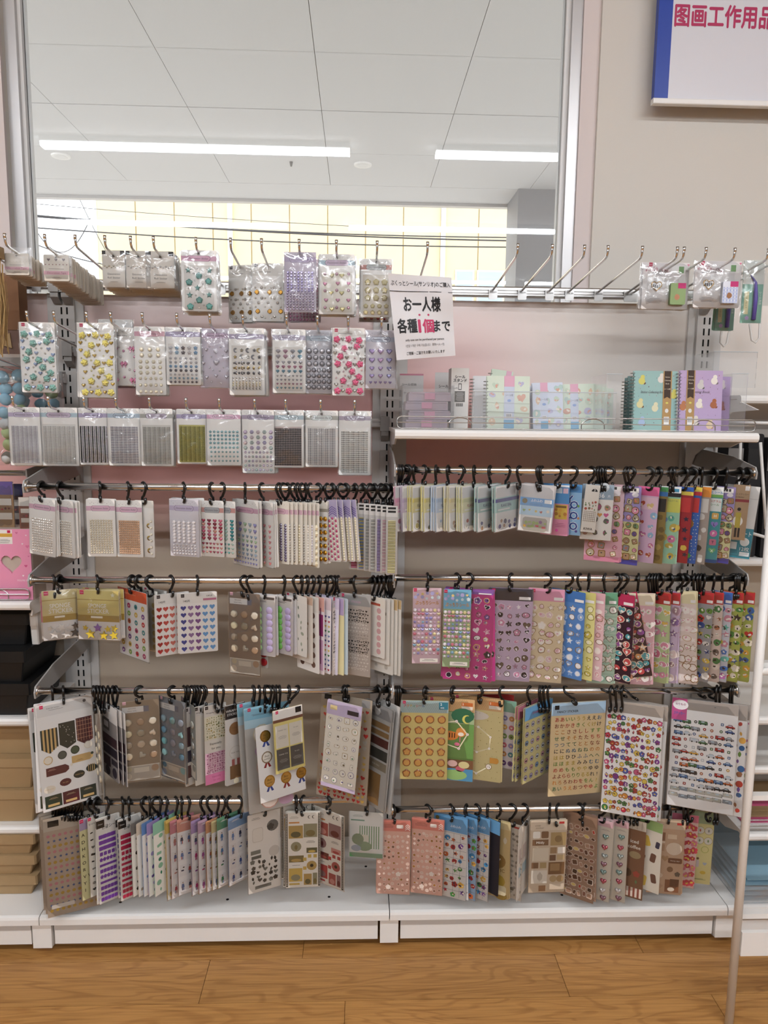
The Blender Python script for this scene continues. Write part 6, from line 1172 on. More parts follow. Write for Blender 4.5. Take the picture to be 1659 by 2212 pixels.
# second right bar -------------------------------------------------
def tall(hc, bgc, cc, out, seed, nx=4, ny=8, size=17, acc=('e9e2da',), t=None, stripes=None, hf=.13, logo='c4124c'):
    fs = [bg(bgc)]
    if stripes: fs.append(lambda d, w_, h_: [d.rect(-w_ / 2 + .3, w_ / 2 - .3, (hf + (1 - hf) * k / 22) * h_, (hf + (1 - hf) * (k + .5) / 22) * h_, stripes, 2) for k in range(22)])
    fs += [hdr(hc, hf, logo=logo, lines=False), rects([(.2, .46, hf * .66, hf * .9, 'e9e6e3', 3)]), scat(['blob', 'blob', 'heart', 'flower', 'star', 'oval'], cc, nx, ny, -.48, .48, hf + .02, .98, size, seed, out=out, accent=acc, jit=.15)]
    if t: fs.append(txts([t]))
    return A(*fs)
def squishy(hc, c1): return A(bg(c1), bg(hc, 0, .25, 2), lambda d, w_, h_: d.logo(-.42 * w_, 5, 8), scat(['circle', 'flower', 'heart'], ['e6b0b8', 'e0c47a', 'a9a3d0', 'cfe0e6'], 5, 2, -.46, .46, .05, .15, 9, 2), txts([('ぷっちりシール', .0, .195, 11, 'c98a3a', dict(maxw=58, bold=.03))]), lambda d, w_, h_: [d.small(('dot', 'heart', 'flower', 'star')[j % 4], (-.42 + .84 * i / 6) * w_, (.29 + .052 * j) * h_, 8.2, random.Random(i * 31 + j * 7).choice(['c9a3b8', '8f86c0', 'd9b8c4', '7fa8bf', 'd9c98f', 'c46a7a', 'e2dce0']), 'puffy') for j in range(12) for i in range(7)], rects([(-.22, .42, .93, .98, 'dcd6cc', 4)]), lambda d, w_, h_: d.lines(.1 * w_, .945 * h_, w_ * .5, 2, '3a3632', gap=2.6))
bp('R2', 'pale pink puffy sticker sheet, leftmost on its bar', squishy('dcbcc6', 'd9b9c4'), 891, 952, 1270, 1433, -2, card='dcbcc6', turn=4)
bp('R2', 'blue and green puffy sticker sheet', squishy('6fb3d3', '9fb88a'), 955, 1014, 1270, 1436, -7, card='7fb3b8', shift=-.016)
bp('R2', 'magenta sheet of white outlined stickers', tall('8a5aa8', 'c23a86', ['2a2230', 'e6dce0', '7a4a9c', 'c46a94'], ['d9c24a', 'e6d6de', '6a4a3a'], 51, 5, 11, 14, acc=('e9dce4', '2a2230'), hf=.05), 958, 1063, 1273, 1470, -14, card='c23a86', n=3, dy=.004)
bp('R2', 'lilac sheet of black and white stickers topped in charcoal', tall('3f3a40', 'bfaac4', ['2a2428', 'e6e0e4', '6a5a4a', 'c98aa8'], ['d3c3d6', '5a4a3a'], 52, 5, 9, 15, acc=('e9e4e8', '8a7a86')), 1052, 1147, 1271, 1470, -10, card='bfaac4', n=2)
bp('R2', 'cream sheet of white stickers topped in pink', tall('d792ae', 'd9c7a3', ['ece6de', 'e6dacf', 'dcc0c4'], ['8f6a3c', 'a88a5a', 'e6d9c6'], 53, 4, 9, 16, acc=('d99aac', 'efe9e2')), 1140, 1216, 1272, 1473, -14, card='d9c7a3', n=2)
VR = [(1224, 'royal blue', '3f74b8', '4f80bf', ['dcdfe6', '7fa3d3'], ['8f6f3a', '9fb9df']), (1246, 'lemon yellow', 'd3cc74', 'd9d283', ['e6e0a8', 'c9b84a'], ['8a7a2f', '9c8f4a']), (1266, 'blush pink', 'd9a9b3', 'dcb6bb', ['ece0dc', 'd9a3a8'], ['8f6a4a', 'e6d3cf'])]
for k, (x, nm, hc, b2, cc, oc) in enumerate(VR): vane('R2', f'{nm} tall sheet turned between the cream and mint ones', tall(hc, b2, cc, oc, 60 + k, 4, 9, 15), x, 1275 + k, 88, 222, -40, card=b2)
bp('R2', 'mint striped sheet of white stickers topped in green', tall('5f9c78', 'b3d0bc', ['ece9e2', 'e4e6de', 'c9d9c4'], ['5f5a4a', '7fb3a3', '8a7a5a'], 54, 3, 8, 20, acc=('9fc0a8', 'd9b8b8'), stripes='a3c6b0'), 1271, 1329, 1280, 1476, -12, card='b3d0bc', n=2)
bp('R2', 'dark plum sheet of teal and red stickers hanging tilted', tall('b82a56', '3a1f2a', ['4a9ca3', 'c44a4a', '8a4a8f', 'd99a5a'], ['e0c9b0', '2a1a20'], 55, 4, 9, 17, acc=('e6dccf',)), 1310, 1372, 1282, 1462, -20, roll=-13, card='3a1f2a', shift=.0)
vane('R2', 'dark plum sheet behind the mint striped one', tall('b82a56', '3a1f2a', ['4a9ca3', 'c44a4a', '8a4a8f'], ['e0c9b0', '2a1a20'], 56, 4, 9, 17), 1328, 1281, 90, 224, -42, card='3a1f2a')
bp('R2', 'rose pink sheet topped in cream with cloud stickers', tall('ddd0b4', 'd9a9b3', ['e6d0d4', 'c98a6a', '6a8ab3', 'e9e2da'], ['efe6e2', 'dcb8bc'], 57, 4, 7, 17, acc=('c46a7a', '8fb38a')), 1338, 1405, 1279, 1474, -13, card='d9a9b3', n=2, shift=-.012)
RV = [(1420, 'red topped fruit', 'b82a2a', 'b8c98f', ['d98aa3', 'cf6a86', 'e0b84a']), (1440, 'red topped doll', 'b8262a', 'c9b3cf', ['9c7a86', 'e0c9c4', '7a5a8a', 'b38ac4']), (1462, 'mauve', 'b393b8', 'c4a3c4', ['b38aa8', 'd9c3d0'])]
for k, (x, nm, hc, b2, cc) in enumerate(RV): bp('R2', f'{nm} tall sheet right of the rose pink one', tall(hc, b2, cc, ['e6dcd6', 'b89aa8'], 70 + k, 3, 7, 20, logo=None), x - 26, x + 24, 1279, 1472, -36, card=b2, n=2, dy=.005)
bp('R2', 'cream and pink striped sheet leaning over its neighbours', tall('ddd3a8', 'e0cfc6', ['efe8e0', 'ece0da'], ['8f6a3c', 'c9ac8a', 'e6d3cf'], 58, 3, 8, 18, acc=('d99aac', 'efe9e2')), 1452, 1492, 1275, 1470, -34, roll=-4, card='ddd3a8', n=4, dy=.005, shift=-.014)
RW = [(1512, 'red topped town car', 'b8262a', '9c9ca0', ['2f4f94', 'c42a24', '5a8a2f', 'd9b83a', 'e6e2dc']), (1533, 'red topped kitten', 'b8262a', 'd6c3b8', ['b3704a', '6a5a52', '3f7a3f', 'e0d3c4']), (1552, 'blue topped goggles', '2f5fae', 'c9ccd6', ['3f6fb8', 'cf8a9c', 'd9c03a', '5fb3a3', 'b86aa8']), (1576, 'red topped street sign', 'b8262a', 'a8b34a', ['d9a22f', 'c42a24', '2f5f9c', '4a8a3a', 'e6dcc4', '3a2f2a']), (1600, 'second red topped street sign', 'b8262a', 'a8b34a', ['d9a22f', 'c42a24', '2f5f9c', '4a8a3a', 'e6dcc4'])]
for k, (x, nm, hc, b2, cc) in enumerate(RW): bp('R2', f'{nm} tall sheet near the end of its bar', tall(hc, b2, cc, None, 80 + k, 3, 9, 18, logo=None, acc=('e9e4dc', '2a2624')), x - 24, x + 24, 1278, 1470, -34, card=b2, n=3 if k > 2 else 2, dy=.006)
for k, x in enumerate((1403, 1410, 1416, 1422, 1500, 1508, 1514, 1590, 1595, 1599)): hook('R2', hit(x, 1250, YB).x, .955, f'black hook clustered along the tall sheet bar, {ORD[k]} from the mint sheet', turn=-35)

# third right bar --------------------------------------------------
def cookies(d, w_, h_):
    for j in range(6):
        for i in range(4):
            x = (-.365 + .243 * i) * w_; y = (.235 + .137 * j) * h_
            d.gem('cookie_round' if j % 2 == 0 else 'cookie_flower', x, y, 20.5, '8d4a22', 'puffy'); d.gem('cookie_face_round' if j % 2 == 0 else 'cookie_face_flower', x, y, 17, 'b5853f', 'puffy')
def stripehdr(a, b_, fr):
    def g(d, w_, h_):
        d.rect(-w_ / 2 + .2, w_ / 2 - .2, .2, fr * h_, a, 1)
        n = int(w_ / 5)
        for k in range(-3, n): 
            x = -w_ / 2 + 5 * k + 3; xa, xb = max(x, -w_ / 2 + .3), min(x + 2, w_ / 2 - .3); xc, xd = max(x + fr * h_ * .6, -w_ / 2 + .3), min(x + fr * h_ * .6 + 2, w_ / 2 - .3)
            if xb > xa and xd > xc: d.poly([(xa, .3), (xb, .3), (xd, fr * h_ - .1), (xc, fr * h_ - .1)], b_, 2)
    return g
bp('R3', 'yellow sheet of brown biscuit stickers', A(bg('dcc877'), stripehdr('a3b9b8', '93abab', .155), lambda d, w_, h_: (d.logo(-.43 * w_, 5, 7.5), [d.text(c, (-.42 + .065 * k) * w_, 14.5, 8, ('c42a3f', 'cf7a2f', 'b8a02f', '3f8a5a', 'cf5a2f', '8a5a2f', '3a6a9c')[k], bold=.03) for k, c in enumerate('プクティシール')]), rects([(.3, .49, .02, .11, '2f7a8c', 3)]), txts([('2', .345, .045, 9, 'e9eeee', dict(bold=.02)), ('48枚', .37, .09, 5, 'e9eeee')]), cookies), 865, 967, 1513, 1683, -3, card='dcc877')
def path(pts, c, w2):
    def g(d, w_, h_):
        for (a, b_), (e, f) in zip(pts, pts[1:]):
            p = Vector((a * w_, b_ * h_)); q = Vector((e * w_, f * h_)); n = (q - p).normalized(); m = Vector((-n.y, n.x)) * w2
            P = [(p + m)[:], (p - m)[:], (q - m)[:], (q + m)[:]]
            a_ = sum(P[i][0] * P[(i + 1) % 4][1] - P[(i + 1) % 4][0] * P[i][1] for i in range(4)); d.poly(P if a_ > 0 else P[::-1], c, 4)
    return g
def stops(pts, nums, r_, c='ece6dc', o='c9a09a'): return lambda d, w_, h_: [(d.sh('circle', x * w_, y * h_, r_ * 1.2, o, 5), d.sh('circle', x * w_, y * h_, r_, c, 6), d.text(str(n), x * w_, y * h_, r_ * .8, '5a4a46', 8)) for (x, y), n in zip(pts, nums)]
JP = [(-.5, .33), (.12, .27), (.36, .42), (.18, .60), (-.28, .53), (-.5, .54)]
bp('R3', 'jungle scene sticker game sheet with a striped tiger', A(bg('5f8f42'), stripehdr('dfb67f', 'd3a56c', .155), lambda d, w_, h_: d.logo(-.43 * w_, 5, 7.5), rects([(.22, .46, .04, .085, 'c96a2a', 3), (.22, .46, .085, .125, 'e6dccb', 3)]), txts([('2', .25, .06, 7, 'f0e6d6', dict(bold=.02))]), bg('a3b98a', .16, .3, 2), bg('6a9a4a', .3, .72, 2), bg('7a5334', .74, .86, 3), bg('4a8fb8', .85, 1., 3), shp([('oval', .25, .2, .5, '2f6a4a', 3), ('oval', .1, .93, .55, '8fb86a', 4, .35), ('leaf', -.25, .62, .4, '2f6a72', 4, .2), ('rect', .2, .47, .02, 'cf6a86', 4, .2), ('oval', .14, .55, .12, 'd9708f', 5), ('oval', .05, .79, .22, 'd9b0a8', 5), ('oval', .3, .8, .24, 'cfc48a', 5), ('oval', .22, .85, .2, 'b85a6a', 4), ('moon', .36, .24, .2, 'd9cf5a', 5)]),
   shp([('oval', -.04, .45, .42, 'cf7a2a', 6, .32), ('circle', .22, .40, .22, 'd98a3a', 7), ('oval', .22, .425, .13, 'efe4d3', 8)]), lambda d, w_, h_: [d.rect((-.2 + .055 * k) * w_, (-.18 + .055 * k) * w_, .415 * h_, .475 * h_, '2a1f1a', 8) for k in range(6)], path(JP, 'e6dcb8', 1.4), stops([JP[1], JP[2], JP[3], JP[4], (-.3, .87)], (4, 5, 6, 9, 12), 6.5)), 925, 1025, 1513, 1690, -12, card='dfb67f', n=2, shift=.014)
CP = [(-.4, .31), (.02, .355), (.27, .46), (.25, .60), (.0, .66), (-.22, .60), (-.4, .56)]; CP2 = [(-.4, .80), (.0, .92), (.25, .82)]
bp('R3', 'cream treasure path sticker game sheet', A(bg('dfd294'), stripehdr('dfb67f', 'd3a56c', .15), lambda d, w_, h_: d.logo(-.43 * w_, 5, 7.5), rects([(.22, .46, .04, .085, 'c96a2a', 3), (.22, .46, .085, .125, 'e6dccb', 3)]), txts([('2', .25, .06, 7, 'f0e6d6', dict(bold=.02))]), shp([('oval', -.12, .22, .7, 'e6dfd3', 3, .3)]), scat(['star', 'circle'], ['a8924a', '8a7a3f'], 8, 10, -.48, .48, .16, .98, 2.2, 77), path(CP, 'ece4bf', 1.5), path(CP2, 'ece4bf', 1.5), stops(CP[:6] + CP2[:2], (2, 4, 5, 6, 7, 8, 13, 14), 6, o='a8a08a'), stops([(.25, .82)], (15,), 13, o='7a5a2a'), shp([('tag', .36, .74, .18, 'b8822f', 5, .2)])), 980, 1087, 1512, 1692, -18, card='dfb67f', n=2, shift=.02)
bp('R3', 'green topped white sheet of round animal stickers', A(bg('dcd6da'), bg('7fae96', 0, .17, 2), flat('circle', 5, 6, -.38, .38, .26, .92, 14, ['7a9a4a', '8a86b8', '6a4a86', 'cf6a7a', 'd9a84a', '3f8a94', 'c98a4a'], by='mix'), flat('heart', 5, 6, -.38, .38, .265, .925, 6, ['e6dccb', '4a3a36', 'e0b09a'], by='mix')), 1042, 1119, 1520, 1668, -25, card='dcd6da', shift=.03)
bp('R3', 'red edged sheet behind the green topped one', bg('b8342f', 0, .3), 1036, 1117, 1512, 1655, -25, card='c4504a', shift=.05, nohook=True)
RC = A(bg('dcd494'), flat('circle', 5, 7, -.4, .4, .24, .93, 13, ['c9c4cc', '7fa3c4', 'd9a3a8', 'b8b0d0', 'cfd6d9'], by='mix', out='4a4652', ratio=1.12), flat('slab', 5, 7, -.4, .4, .245, .935, 7, ['2f2a33', '8a6a4a', '3a4a7a'], by='mix'))
bp('R3', 'pink topped sheet of small round stickers turned left', A(RC, bg('c9788f', 0, .17, 2)), 1118, 1160, 1521, 1680, 44, card='dcd494', n=2, shift=.01)
bp('R3', 'blue topped sheet of small round stickers turned left', A(RC, bg('5f9fd0', 0, .17, 2), txts([('STICKERS', -.1, .1, 7, 'b83a5a', dict(maxw=40, bold=.02))])), 1132, 1190, 1519, 1680, 38, card='dcd494', n=2)
HIR = ['ああいいううええお', 'おかかききくくけけ', 'ここささししすす', 'せせそそたたちち', 'つつててととなな', 'ににぬぬねねのの', 'ははひひふふへへ', 'ほほままみみむむ', 'めめももややゆゆ', 'よよららりりるるれ!', 'れろろわわををん?', 'あいうえおつやゆよ']
HC = ['b8342f', '2a2a33', 'c97a1f', '5f8a2f', '2f6a8a', '8a3a2a', 'b89a1f', '3f6a4a']
bp('R3', 'cream hiragana letter sheet in many colours', A(bg('dfc796', .13, 1.), bg('9fc0d9', 0, .13), rects([(-.44, -.36, .02, .065, '17171a', 3)]), txts([('FANCY STICKER', -.2, .09, 8, '2a2a30', dict(maxw=56, bold=.02))]), lambda d, w_, h_: [d.text(c, (-.44 + .88 * (i + .5) / len(r_)) * w_, (.175 + .068 * j) * h_, 13, HC[(j * 5 + i // 2 * 3) % 8], bold=.015) for j, r_ in enumerate(HIR) for i, c in enumerate(r_)]), 1188, 1304, 1517, 1716, 8, card='dfc796', n=2, hookx=1225)
bp('R3', 'large white sheet of bright flowers and bees', A(bg('ece9e6', .1, 1.), bg('a89c90', 0, .1), scat(['flower', 'flower', 'flower', 'leaf', 'circle'], ['b8243f', 'd98a24', '7a2f8a', 'd9b83a', 'c4507a', '3f7a3a', '4a5aa8', 'a8342a'], 11, 15, -.48, .48, .115, .98, 12, 61, out='33231f', ratio=1.16, accent=['e0c23a', 'efe6dc', '8a2a3a', '3a2a2a'], jit=.22)), 1304, 1426, 1519, 1748, -22, card='ece9e6', hookx=1305, n=1, lean=-8, sleeve='film')
bp('R3', 'white picture sheet right behind the flower sheet', A(bg('e9e6e2', .13, 1.), bg('a89c90', 0, .13), scat(['blob', 'circle', 'leaf'], ['8a5a3a', 'b8342f', '3f6a8a', '6a8a3a'], 6, 12, -.48, .48, .14, .98, 14, 62)), 1322, 1440, 1522, 1752, -26, card='ece9e6', shift=.012, lean=-8, hookx=1330)
bp('R3', 'white sheet of animal pictures third in the flower bunch', A(bg('e9e6e2', .13, 1.), bg('a89c90', 0, .13), scat(['blob', 'leaf', 'star'], ['2f6a3a', '8a3a24', '2f4f8a', '4a2f5a', 'b82a2a'], 7, 12, -.48, .48, .14, .98, 15, 63)), 1345, 1444, 1524, 1748, -28, card='ece9e6', shift=.024, lean=-8, hookx=1350)
def vehicles(d, w_, h_):
    rr = random.Random(12); V = ['a82a24', '2f4f8a', 'd9a22f', '2a2a2c', 'c9ccd0', '4a6f9c', 'b85a24', '3f6a3f', '8a8a8f']
    for j in range(13):
        for i in range(7):
            x = (-.46 + .92 * (i + .5 + rr.uniform(-.12, .12)) / 7) * w_; y = (.2 + .058 * (j + rr.uniform(-.12, .12))) * h_; c = rr.choice(V) if j < 11 else rr.choice(['a8a89c', 'b8b4a8', '7f8a94'])
            k = rr.choice(('car', 'car', 'bus', 'bus', 'circle', 'rsq')) if j < 11 else 'bus'
            s = 20 if k in ('car', 'bus') else 7
            d.sh(k, x, y, s * 1.1, '2a2422', 2, rot=.05); d.sh(k, x, y, s, c, 3, rot=.05)
            if k in ('car', 'bus'):
                d.rect(x - s * .22, x + s * .16, y - s * .17, y - s * .04, 'b9cbd6', 5)
                if j < 11:
                    for q in (-.28, .28): d.sh('circle', x + q * s, y + s * .19, s * .2, '17171a', 5)
            else: d.sh('circle', x, y, s * .45, 'e6e2da', 5)
bp('R3', 'white sheet of cars, buses and trains', A(bg('e9e6e3', .1, 1.), bg('9f958c', 0, .1), vehicles, rects([(-.5, -.27, .0, .2, 'c9508f', 4)]), shp([('oval', -.37, .06, .24, 'efe9ec', 6)]), txts([('のりもの', -.37, .055, 7, '8a2a5a', dict(maxw=24, bold=.02, l=8)), ('ステッカー', -.385, .14, 9, '3f6ab8', dict(maxw=26, bold=.03, l=8))])), 1444, 1587, 1515, 1735, -21, card='e9e6e3', hookx=1437, lean=-8, sleeve='film')
bp('R3', 'white sheet of coloured dinosaurs behind the vehicle sheet', A(bg('e9e6e3', .14, 1.), bg('9f958c', 0, .14), scat(['blob', 'leaf', 'circle'], ['5f8a2f', '6a4a8a', 'b83a2a', '2f5a8a', 'd9a23a', '8a5a3a'], 8, 13, -.48, .48, .15, .98, 15, 64)), 1470, 1612, 1520, 1744, -22, card='e9e6e3', shift=.012, lean=-8, hookx=1505)
bp('R3', 'white sheet of small coloured pictures, rearmost by the rack post', A(bg('e6e3df', .14, 1.), bg('9f958c', 0, .14), scat(['blob', 'slab', 'heart'], ['3f6ab8', 'b85a8a', '6a8a3a', '2a2a2c', 'b83a2a'], 8, 13, -.48, .48, .15, .98, 12, 65)), 1492, 1634, 1523, 1752, -22, card='e6e3df', shift=.024, lean=-8, hookx=1530)
for k, x in enumerate((1170, 1177, 1186, 1320, 1332, 1345, 1548, 1556, 1578, 1583)): hook('R3', hit(x, 1492, YB).x, .665, f'black hook along the hiragana bar, {ORD[k]} from the biscuit sheet', turn=-32)
for k in range(3): hook('R3', hit(855 + 4 * k, 1492, YB).x, .655, f'empty black hook, {ORD[k]} pushed to the start of the hiragana bar', turn=6 * k)

# lowest right bar -------------------------------------------------
def salmon(seed): return A(bg('dfab98'), bg('d97f70', 0, .145, 2), lambda d, w_, h_: d.lines(-.2 * w_, .06 * h_, 34, 3, '6a3a33', gap=3.4), shp([('slab', .18, .08, .2, 'f0e6dc', 4)]), lambda d, w_, h_: [d.poly([(.34 * w_, (.07 + .025 * q) * h_), (.41 * w_, (.045 + .025 * q) * h_), (.48 * w_, (.07 + .025 * q) * h_), (.48 * w_, (.08 + .025 * q) * h_), (.41 * w_, (.055 + .025 * q) * h_), (.34 * w_, (.08 + .025 * q) * h_)], 'f0e0d6', 4) for q in range(3)], scat(['circle', 'blob', 'flower'], ['e9cdbd', 'dcbba8', 'a8702f', '8a5f4a', 'e2c0ae'], 7, 11, -.47, .47, .17, .97, 7, seed, out='eed6c8', jit=.2), shp([('flower', .15, .72, .16, 'f0e2d6', 4), ('flower', -.15, .9, .16, 'efdccf', 4)]))
bp('R4', 'salmon pink sheet of tiny stickers, left of the pair', salmon(91), 814, 886, 1772, 1931, -5, card='dfab98', n=2, hookx=851)
bp('R4', 'salmon pink sheet of tiny stickers, right of the pair', salmon(92), 888, 957, 1769, 1931, -12, card='dfab98', n=2)
def fantasy(seed, b2='e2ded9'): return A(bg(b2), bg('5f9fd0', 0, .19, 2), txts([('ふわふわ', .15, .12, 8, 'eef2f6', dict(maxw=28, bold=.02)), ('ステッカー', .15, .165, 5.5, '24406a', dict(maxw=24))]), shp([('circle', -.4, .05, .12, '6a5a2a', 4)]), lambda d, w_, h_: ([d.rect(-.48 * w_, .48 * w_, (.2 + .1 * k) * h_, (.203 + .1 * k) * h_, '6a6a72', 3) for k in range(8)], [d.rect(x * w_, x * w_ + .6, .2 * h_, .98 * h_, '6a6a72', 3) for x in (-.2, .1, .3)]), scat(['blob', 'star', 'flower'], ['c9622a', '3f8a3a', 'a8242a', '2f86b8', '6a3a8a', 'd9a83a'], 4, 8, -.47, .47, .21, .98, 15, seed, accent=['e6dcc0', '3a2a4a', '8a2a3a']))
bp('R4', 'blue topped fantasy sticker sheet, front one', fantasy(93), 936, 1008, 1762, 1937, -24, card='5f9fd0', n=2)
bp('R4', 'blue sheet of violet and green stickers', A(fantasy(94, '9fc0e0')), 978, 1029, 1762, 1937, -34, card='7fafdf')
bp('R4', 'blue topped fantasy sticker sheet, rear one', fantasy(95), 1000, 1056, 1762, 1938, -32, card='5f9fd0')
vane('R4', 'black and blue sheet beside the yellow mystic one', A(bg('24222a'), bg('5f9fd0', 0, .18, 2)), 1050, 1764, 80, 204, -44, card='24222a')
bp('R4', 'mustard mystic themed sheet', A(bg('cdb278'), bg('d6c48f', 0, .1, 2), txts([('MYSTIC', 0, .64, 13, '8a6f2f', dict(maxw=56, bold=.02))]), rects([(-.42, .0, .2, .42, 'b8962f', 3)]), lambda d, w_, h_: [d.rect((-.4 + .1 * k) * w_, (-.37 + .1 * k) * w_, .21 * h_, .41 * h_, 'd3b95a', 4) for k in range(4)], shp([('circle', .05, .52, .6, '9c7638', 3, .6), ('heart', .1, .5, .12, 'e6dcc6', 4), ('leaf', .3, .24, .3, 'd9cdb0', 3), ('circle', .1, .78, .5, 'b8982a', 3), ('slab', .05, .9, .7, 'e0d6b0', 4), ('oval', .2, .97, .5, '8a6f2f', 3)]), lambda d, w_, h_: d.logo(-.4 * w_, 4, 6)), 1046, 1101, 1772, 1936, -26, card='cdb278', n=2)
bp('R4', 'cream sheet of grey leaf sprigs', A(bg('d9cfc0'), rects([(.1, .44, .03, .055, 'b8342f', 3)]), scat(['leaf', 'flower', 'oval'], ['9c9284', 'b8ae9e', '857a6a'], 6, 12, -.47, .47, .1, .97, 10, 96)), 1078, 1128, 1778, 1938, -32, card='d9cfc0')
vane('R4', 'pale sheet turned edge on left of the Mildly sheet', A(bg('d3cbbf'), rects([(-.4, .2, .3, .5, 'b8a8a0', 2), (-.4, .3, .56, .7, '9fb3b8', 2)])), 1130, 1776, 76, 200, 56, card='d9d3ca')
bp('R4', 'beige Mildly sticker sheet with brown blocks', A(bg('cbb79c'), bg('d6c5ad', 0, .14, 2), rects([(.28, .42, .025, .055, 'b8342f', 3)]), txts([('cozy', -.3, .07, 8, '8a7258', dict(shear=.3)), ('sticker', -.25, .105, 8, '8a7258', dict(shear=.3))]), shp([('rsq', -.33, .2, .22, 'efe8dc', 3), ('rsq', -.1, .2, .22, '7d5c3f', 3)]), rects([(-.44, .0, .265, .345, '7d5c3f', 3), (.06, .48, .17, .35, 'a98f5f', 3), (.06, .24, .375, .46, '9c7d58', 3), (.27, .47, .375, .46, 'efe8dc', 3), (-.42, .02, .38, .56, 'd6c9b2', 3), (.05, .22, .48, .56, '6f4f36', 3), (.25, .46, .48, .55, 'c4a97c', 3), (-.44, -.25, .58, .66, '7d5c3f', 3), (-.21, -.03, .58, .66, 'a98f5f', 3), (.03, .47, .58, .75, '7a5735', 3), (.08, .34, .6, .7, '9c7a50', 4), (-.44, .0, .69, .87, 'd9d0c0', 3), (-.22, -.03, .9, .98, '7d5c3f', 3), (.08, .48, .88, .96, 'd6c5ad', 3)]), shp([('circle', .17, .81, .2, 'b0956a'), ('circle', .36, .81, .2, 'a8895c'), ('circle', .27, .26, .2, '8f744a', 4), ('leaf', -.2, .78, .3, 'b8ad9c', 4)]), txts([('Mildly', -.22, .305, 9, 'efe8dc', dict(bold=.02))])), 1144, 1222, 1771, 1927, 2, card='cbb79c', n=2)
bp('R4', 'brown sheet of cafe drink stickers', A(bg('a3826c'), bg('967660', 0, .12, 2), scat(['tall', 'oval', 'blob', 'rsq'], ['5a3426', '8a5a48', '6a4a38', 'b08a72', 'b83a2a', '3f2a20', 'd9c070'], 6, 10, -.47, .47, .12, .97, 12, 97, out='d9c9b9', ratio=1.3, jit=.15)), 1212, 1286, 1758, 1940, -32, card='93705a', n=3, dy=.005)
def hearts3d(seed): return A(bg('d9d0bf'), bg('d9aeb6', 0, .08, 2), lambda d, w_, h_: d.lines(.2 * w_, .11 * h_, 24, 2, '9c8f84'), gms('puffy_heart', [(-.28, .24), (.22, .20), (-.3, .40), (.2, .33), (.22, .44), (-.28, .53), (.2, .54), (-.3, .66), (.2, .64), (-.28, .78), (.22, .75), (-.28, .90), (.2, .87), (.24, .96)], 17, ['8a5f66', '6a8078', 'b03a48', '9c3f4c', '8a8f88', 'b0a8a3', '7a4f5a'], 'gem'))
bp('R4', 'sheet of puffy metallic hearts, first of two', hearts3d(1), 1270, 1320, 1770, 1942, -30, card='d9d0bf', n=3, dy=.006)
bp('R4', 'sheet of puffy metallic hearts, second of two', hearts3d(2), 1304, 1354, 1771, 1943, -30, card='d9d0bf', n=2, dy=.006)
bp('R4', 'brown iced coffee sheet with a checked corner', A(bg('8a6044'), bg('d6cbb9', 0, .12, 2), lambda d, w_, h_: [d.rect((-.48 + .2 * i) * w_, (-.47 + .2 * i) * w_, 2, .11 * h_, '5a4a3a', 3) for i in range(5)], txts([('iced', .05, .27, 13, 'ede4d6', dict(bold=.03)), ('coffee', .05, .34, 13, 'ede4d6', dict(bold=.03, maxw=44))]), shp([('oval', .1, .44, .5, 'b09a70'), ('circle', -.2, .68, .4, '5a3f2a', 3), ('flower', .2, .68, .3, 'b8503f', 3), ('leaf', .2, .78, .2, '6f8a5a', 4)]), rects([(-.45, .45, .86, .98, 'e0d0c0', 3)]), lambda d, w_, h_: [d.rect((-.45 + .18 * i) * w_, (-.36 + .18 * i) * w_, .86 * h_, .98 * h_, '8d4f40', 4) for i in range(5)]), 1340, 1392, 1771, 1938, -30, card='8a6044')
vane('R4', 'green topped people sheet behind the iced coffee one', A(bg('d0c8b8'), bg('8fae6a', 0, .14, 2), scat(['tall'], ['3f3a4a', 'c9a83a', '6a4a3a'], 3, 3, -.46, .46, .16, .95, 26, 98)), 1392, 1768, 84, 196, -40, card='d0c8b8')
bp('R4', 'beige landscape and teddy sticker sheet', A(bg('c4a080'), bg('cdb497', 0, .12, 2), txts([('LAZY', -.25, .08, 10, '8a6a4a', dict(bold=.01))]), rects([(.26, .4, .03, .06, 'b8342f', 3), (-.42, -.05, .17, .28, '8a5f42', 3), (-.42, -.05, .29, .31, 'dcc9b2', 3), (-.42, -.05, .33, .42, 'b08a68', 3), (.02, .28, .19, .25, 'dcc3a3', 3), (.02, .42, .80, .97, '8a5a3c', 3), (.16, .42, .79, .89, '6a4530', 4)]), shp([('scallop', .22, .38, .46, 'dcc6ac', 3, .4), ('leaf', -.28, .56, .3, 'dcc6ac', 3), ('heart', -.02, .52, .22, 'b08a60', 3), ('slab', .27, .54, .4, '7a4f34', 4, .3), ('oval', .14, .66, .18, '8f6a48', 4, .26), ('flower', .36, .72, .16, '6a5a4a', 4), ('oval', -.25, .75, .4, 'd3bb9f', 3, .3), ('oval', .2, .93, .2, 'e0d3c0', 5)]), txts([('Honey days', .27, .54, 5, 'f0e4d2', dict(l=6, maxw=26))]), lambda d, w_, h_: d.lines(-.22 * w_, .87 * h_, 34, 4, '8f6f50', gap=3)), 1400, 1476, 1771, 1930, -10, card='c4a080', n=2)
bp('R4', 'blush sheet of red plum blossoms', A(bg('dcb8ae'), bg('c4677a', 0, .1, 2), scat(['flower'], ['b82a3a', 'c43f4a', 'd0707f'], 5, 8, -.47, .47, .11, .98, 18, 99, accent=['d9b83a'], jit=.15)), 1454, 1512, 1768, 1926, -16, card='dcb8ae', shift=.02)
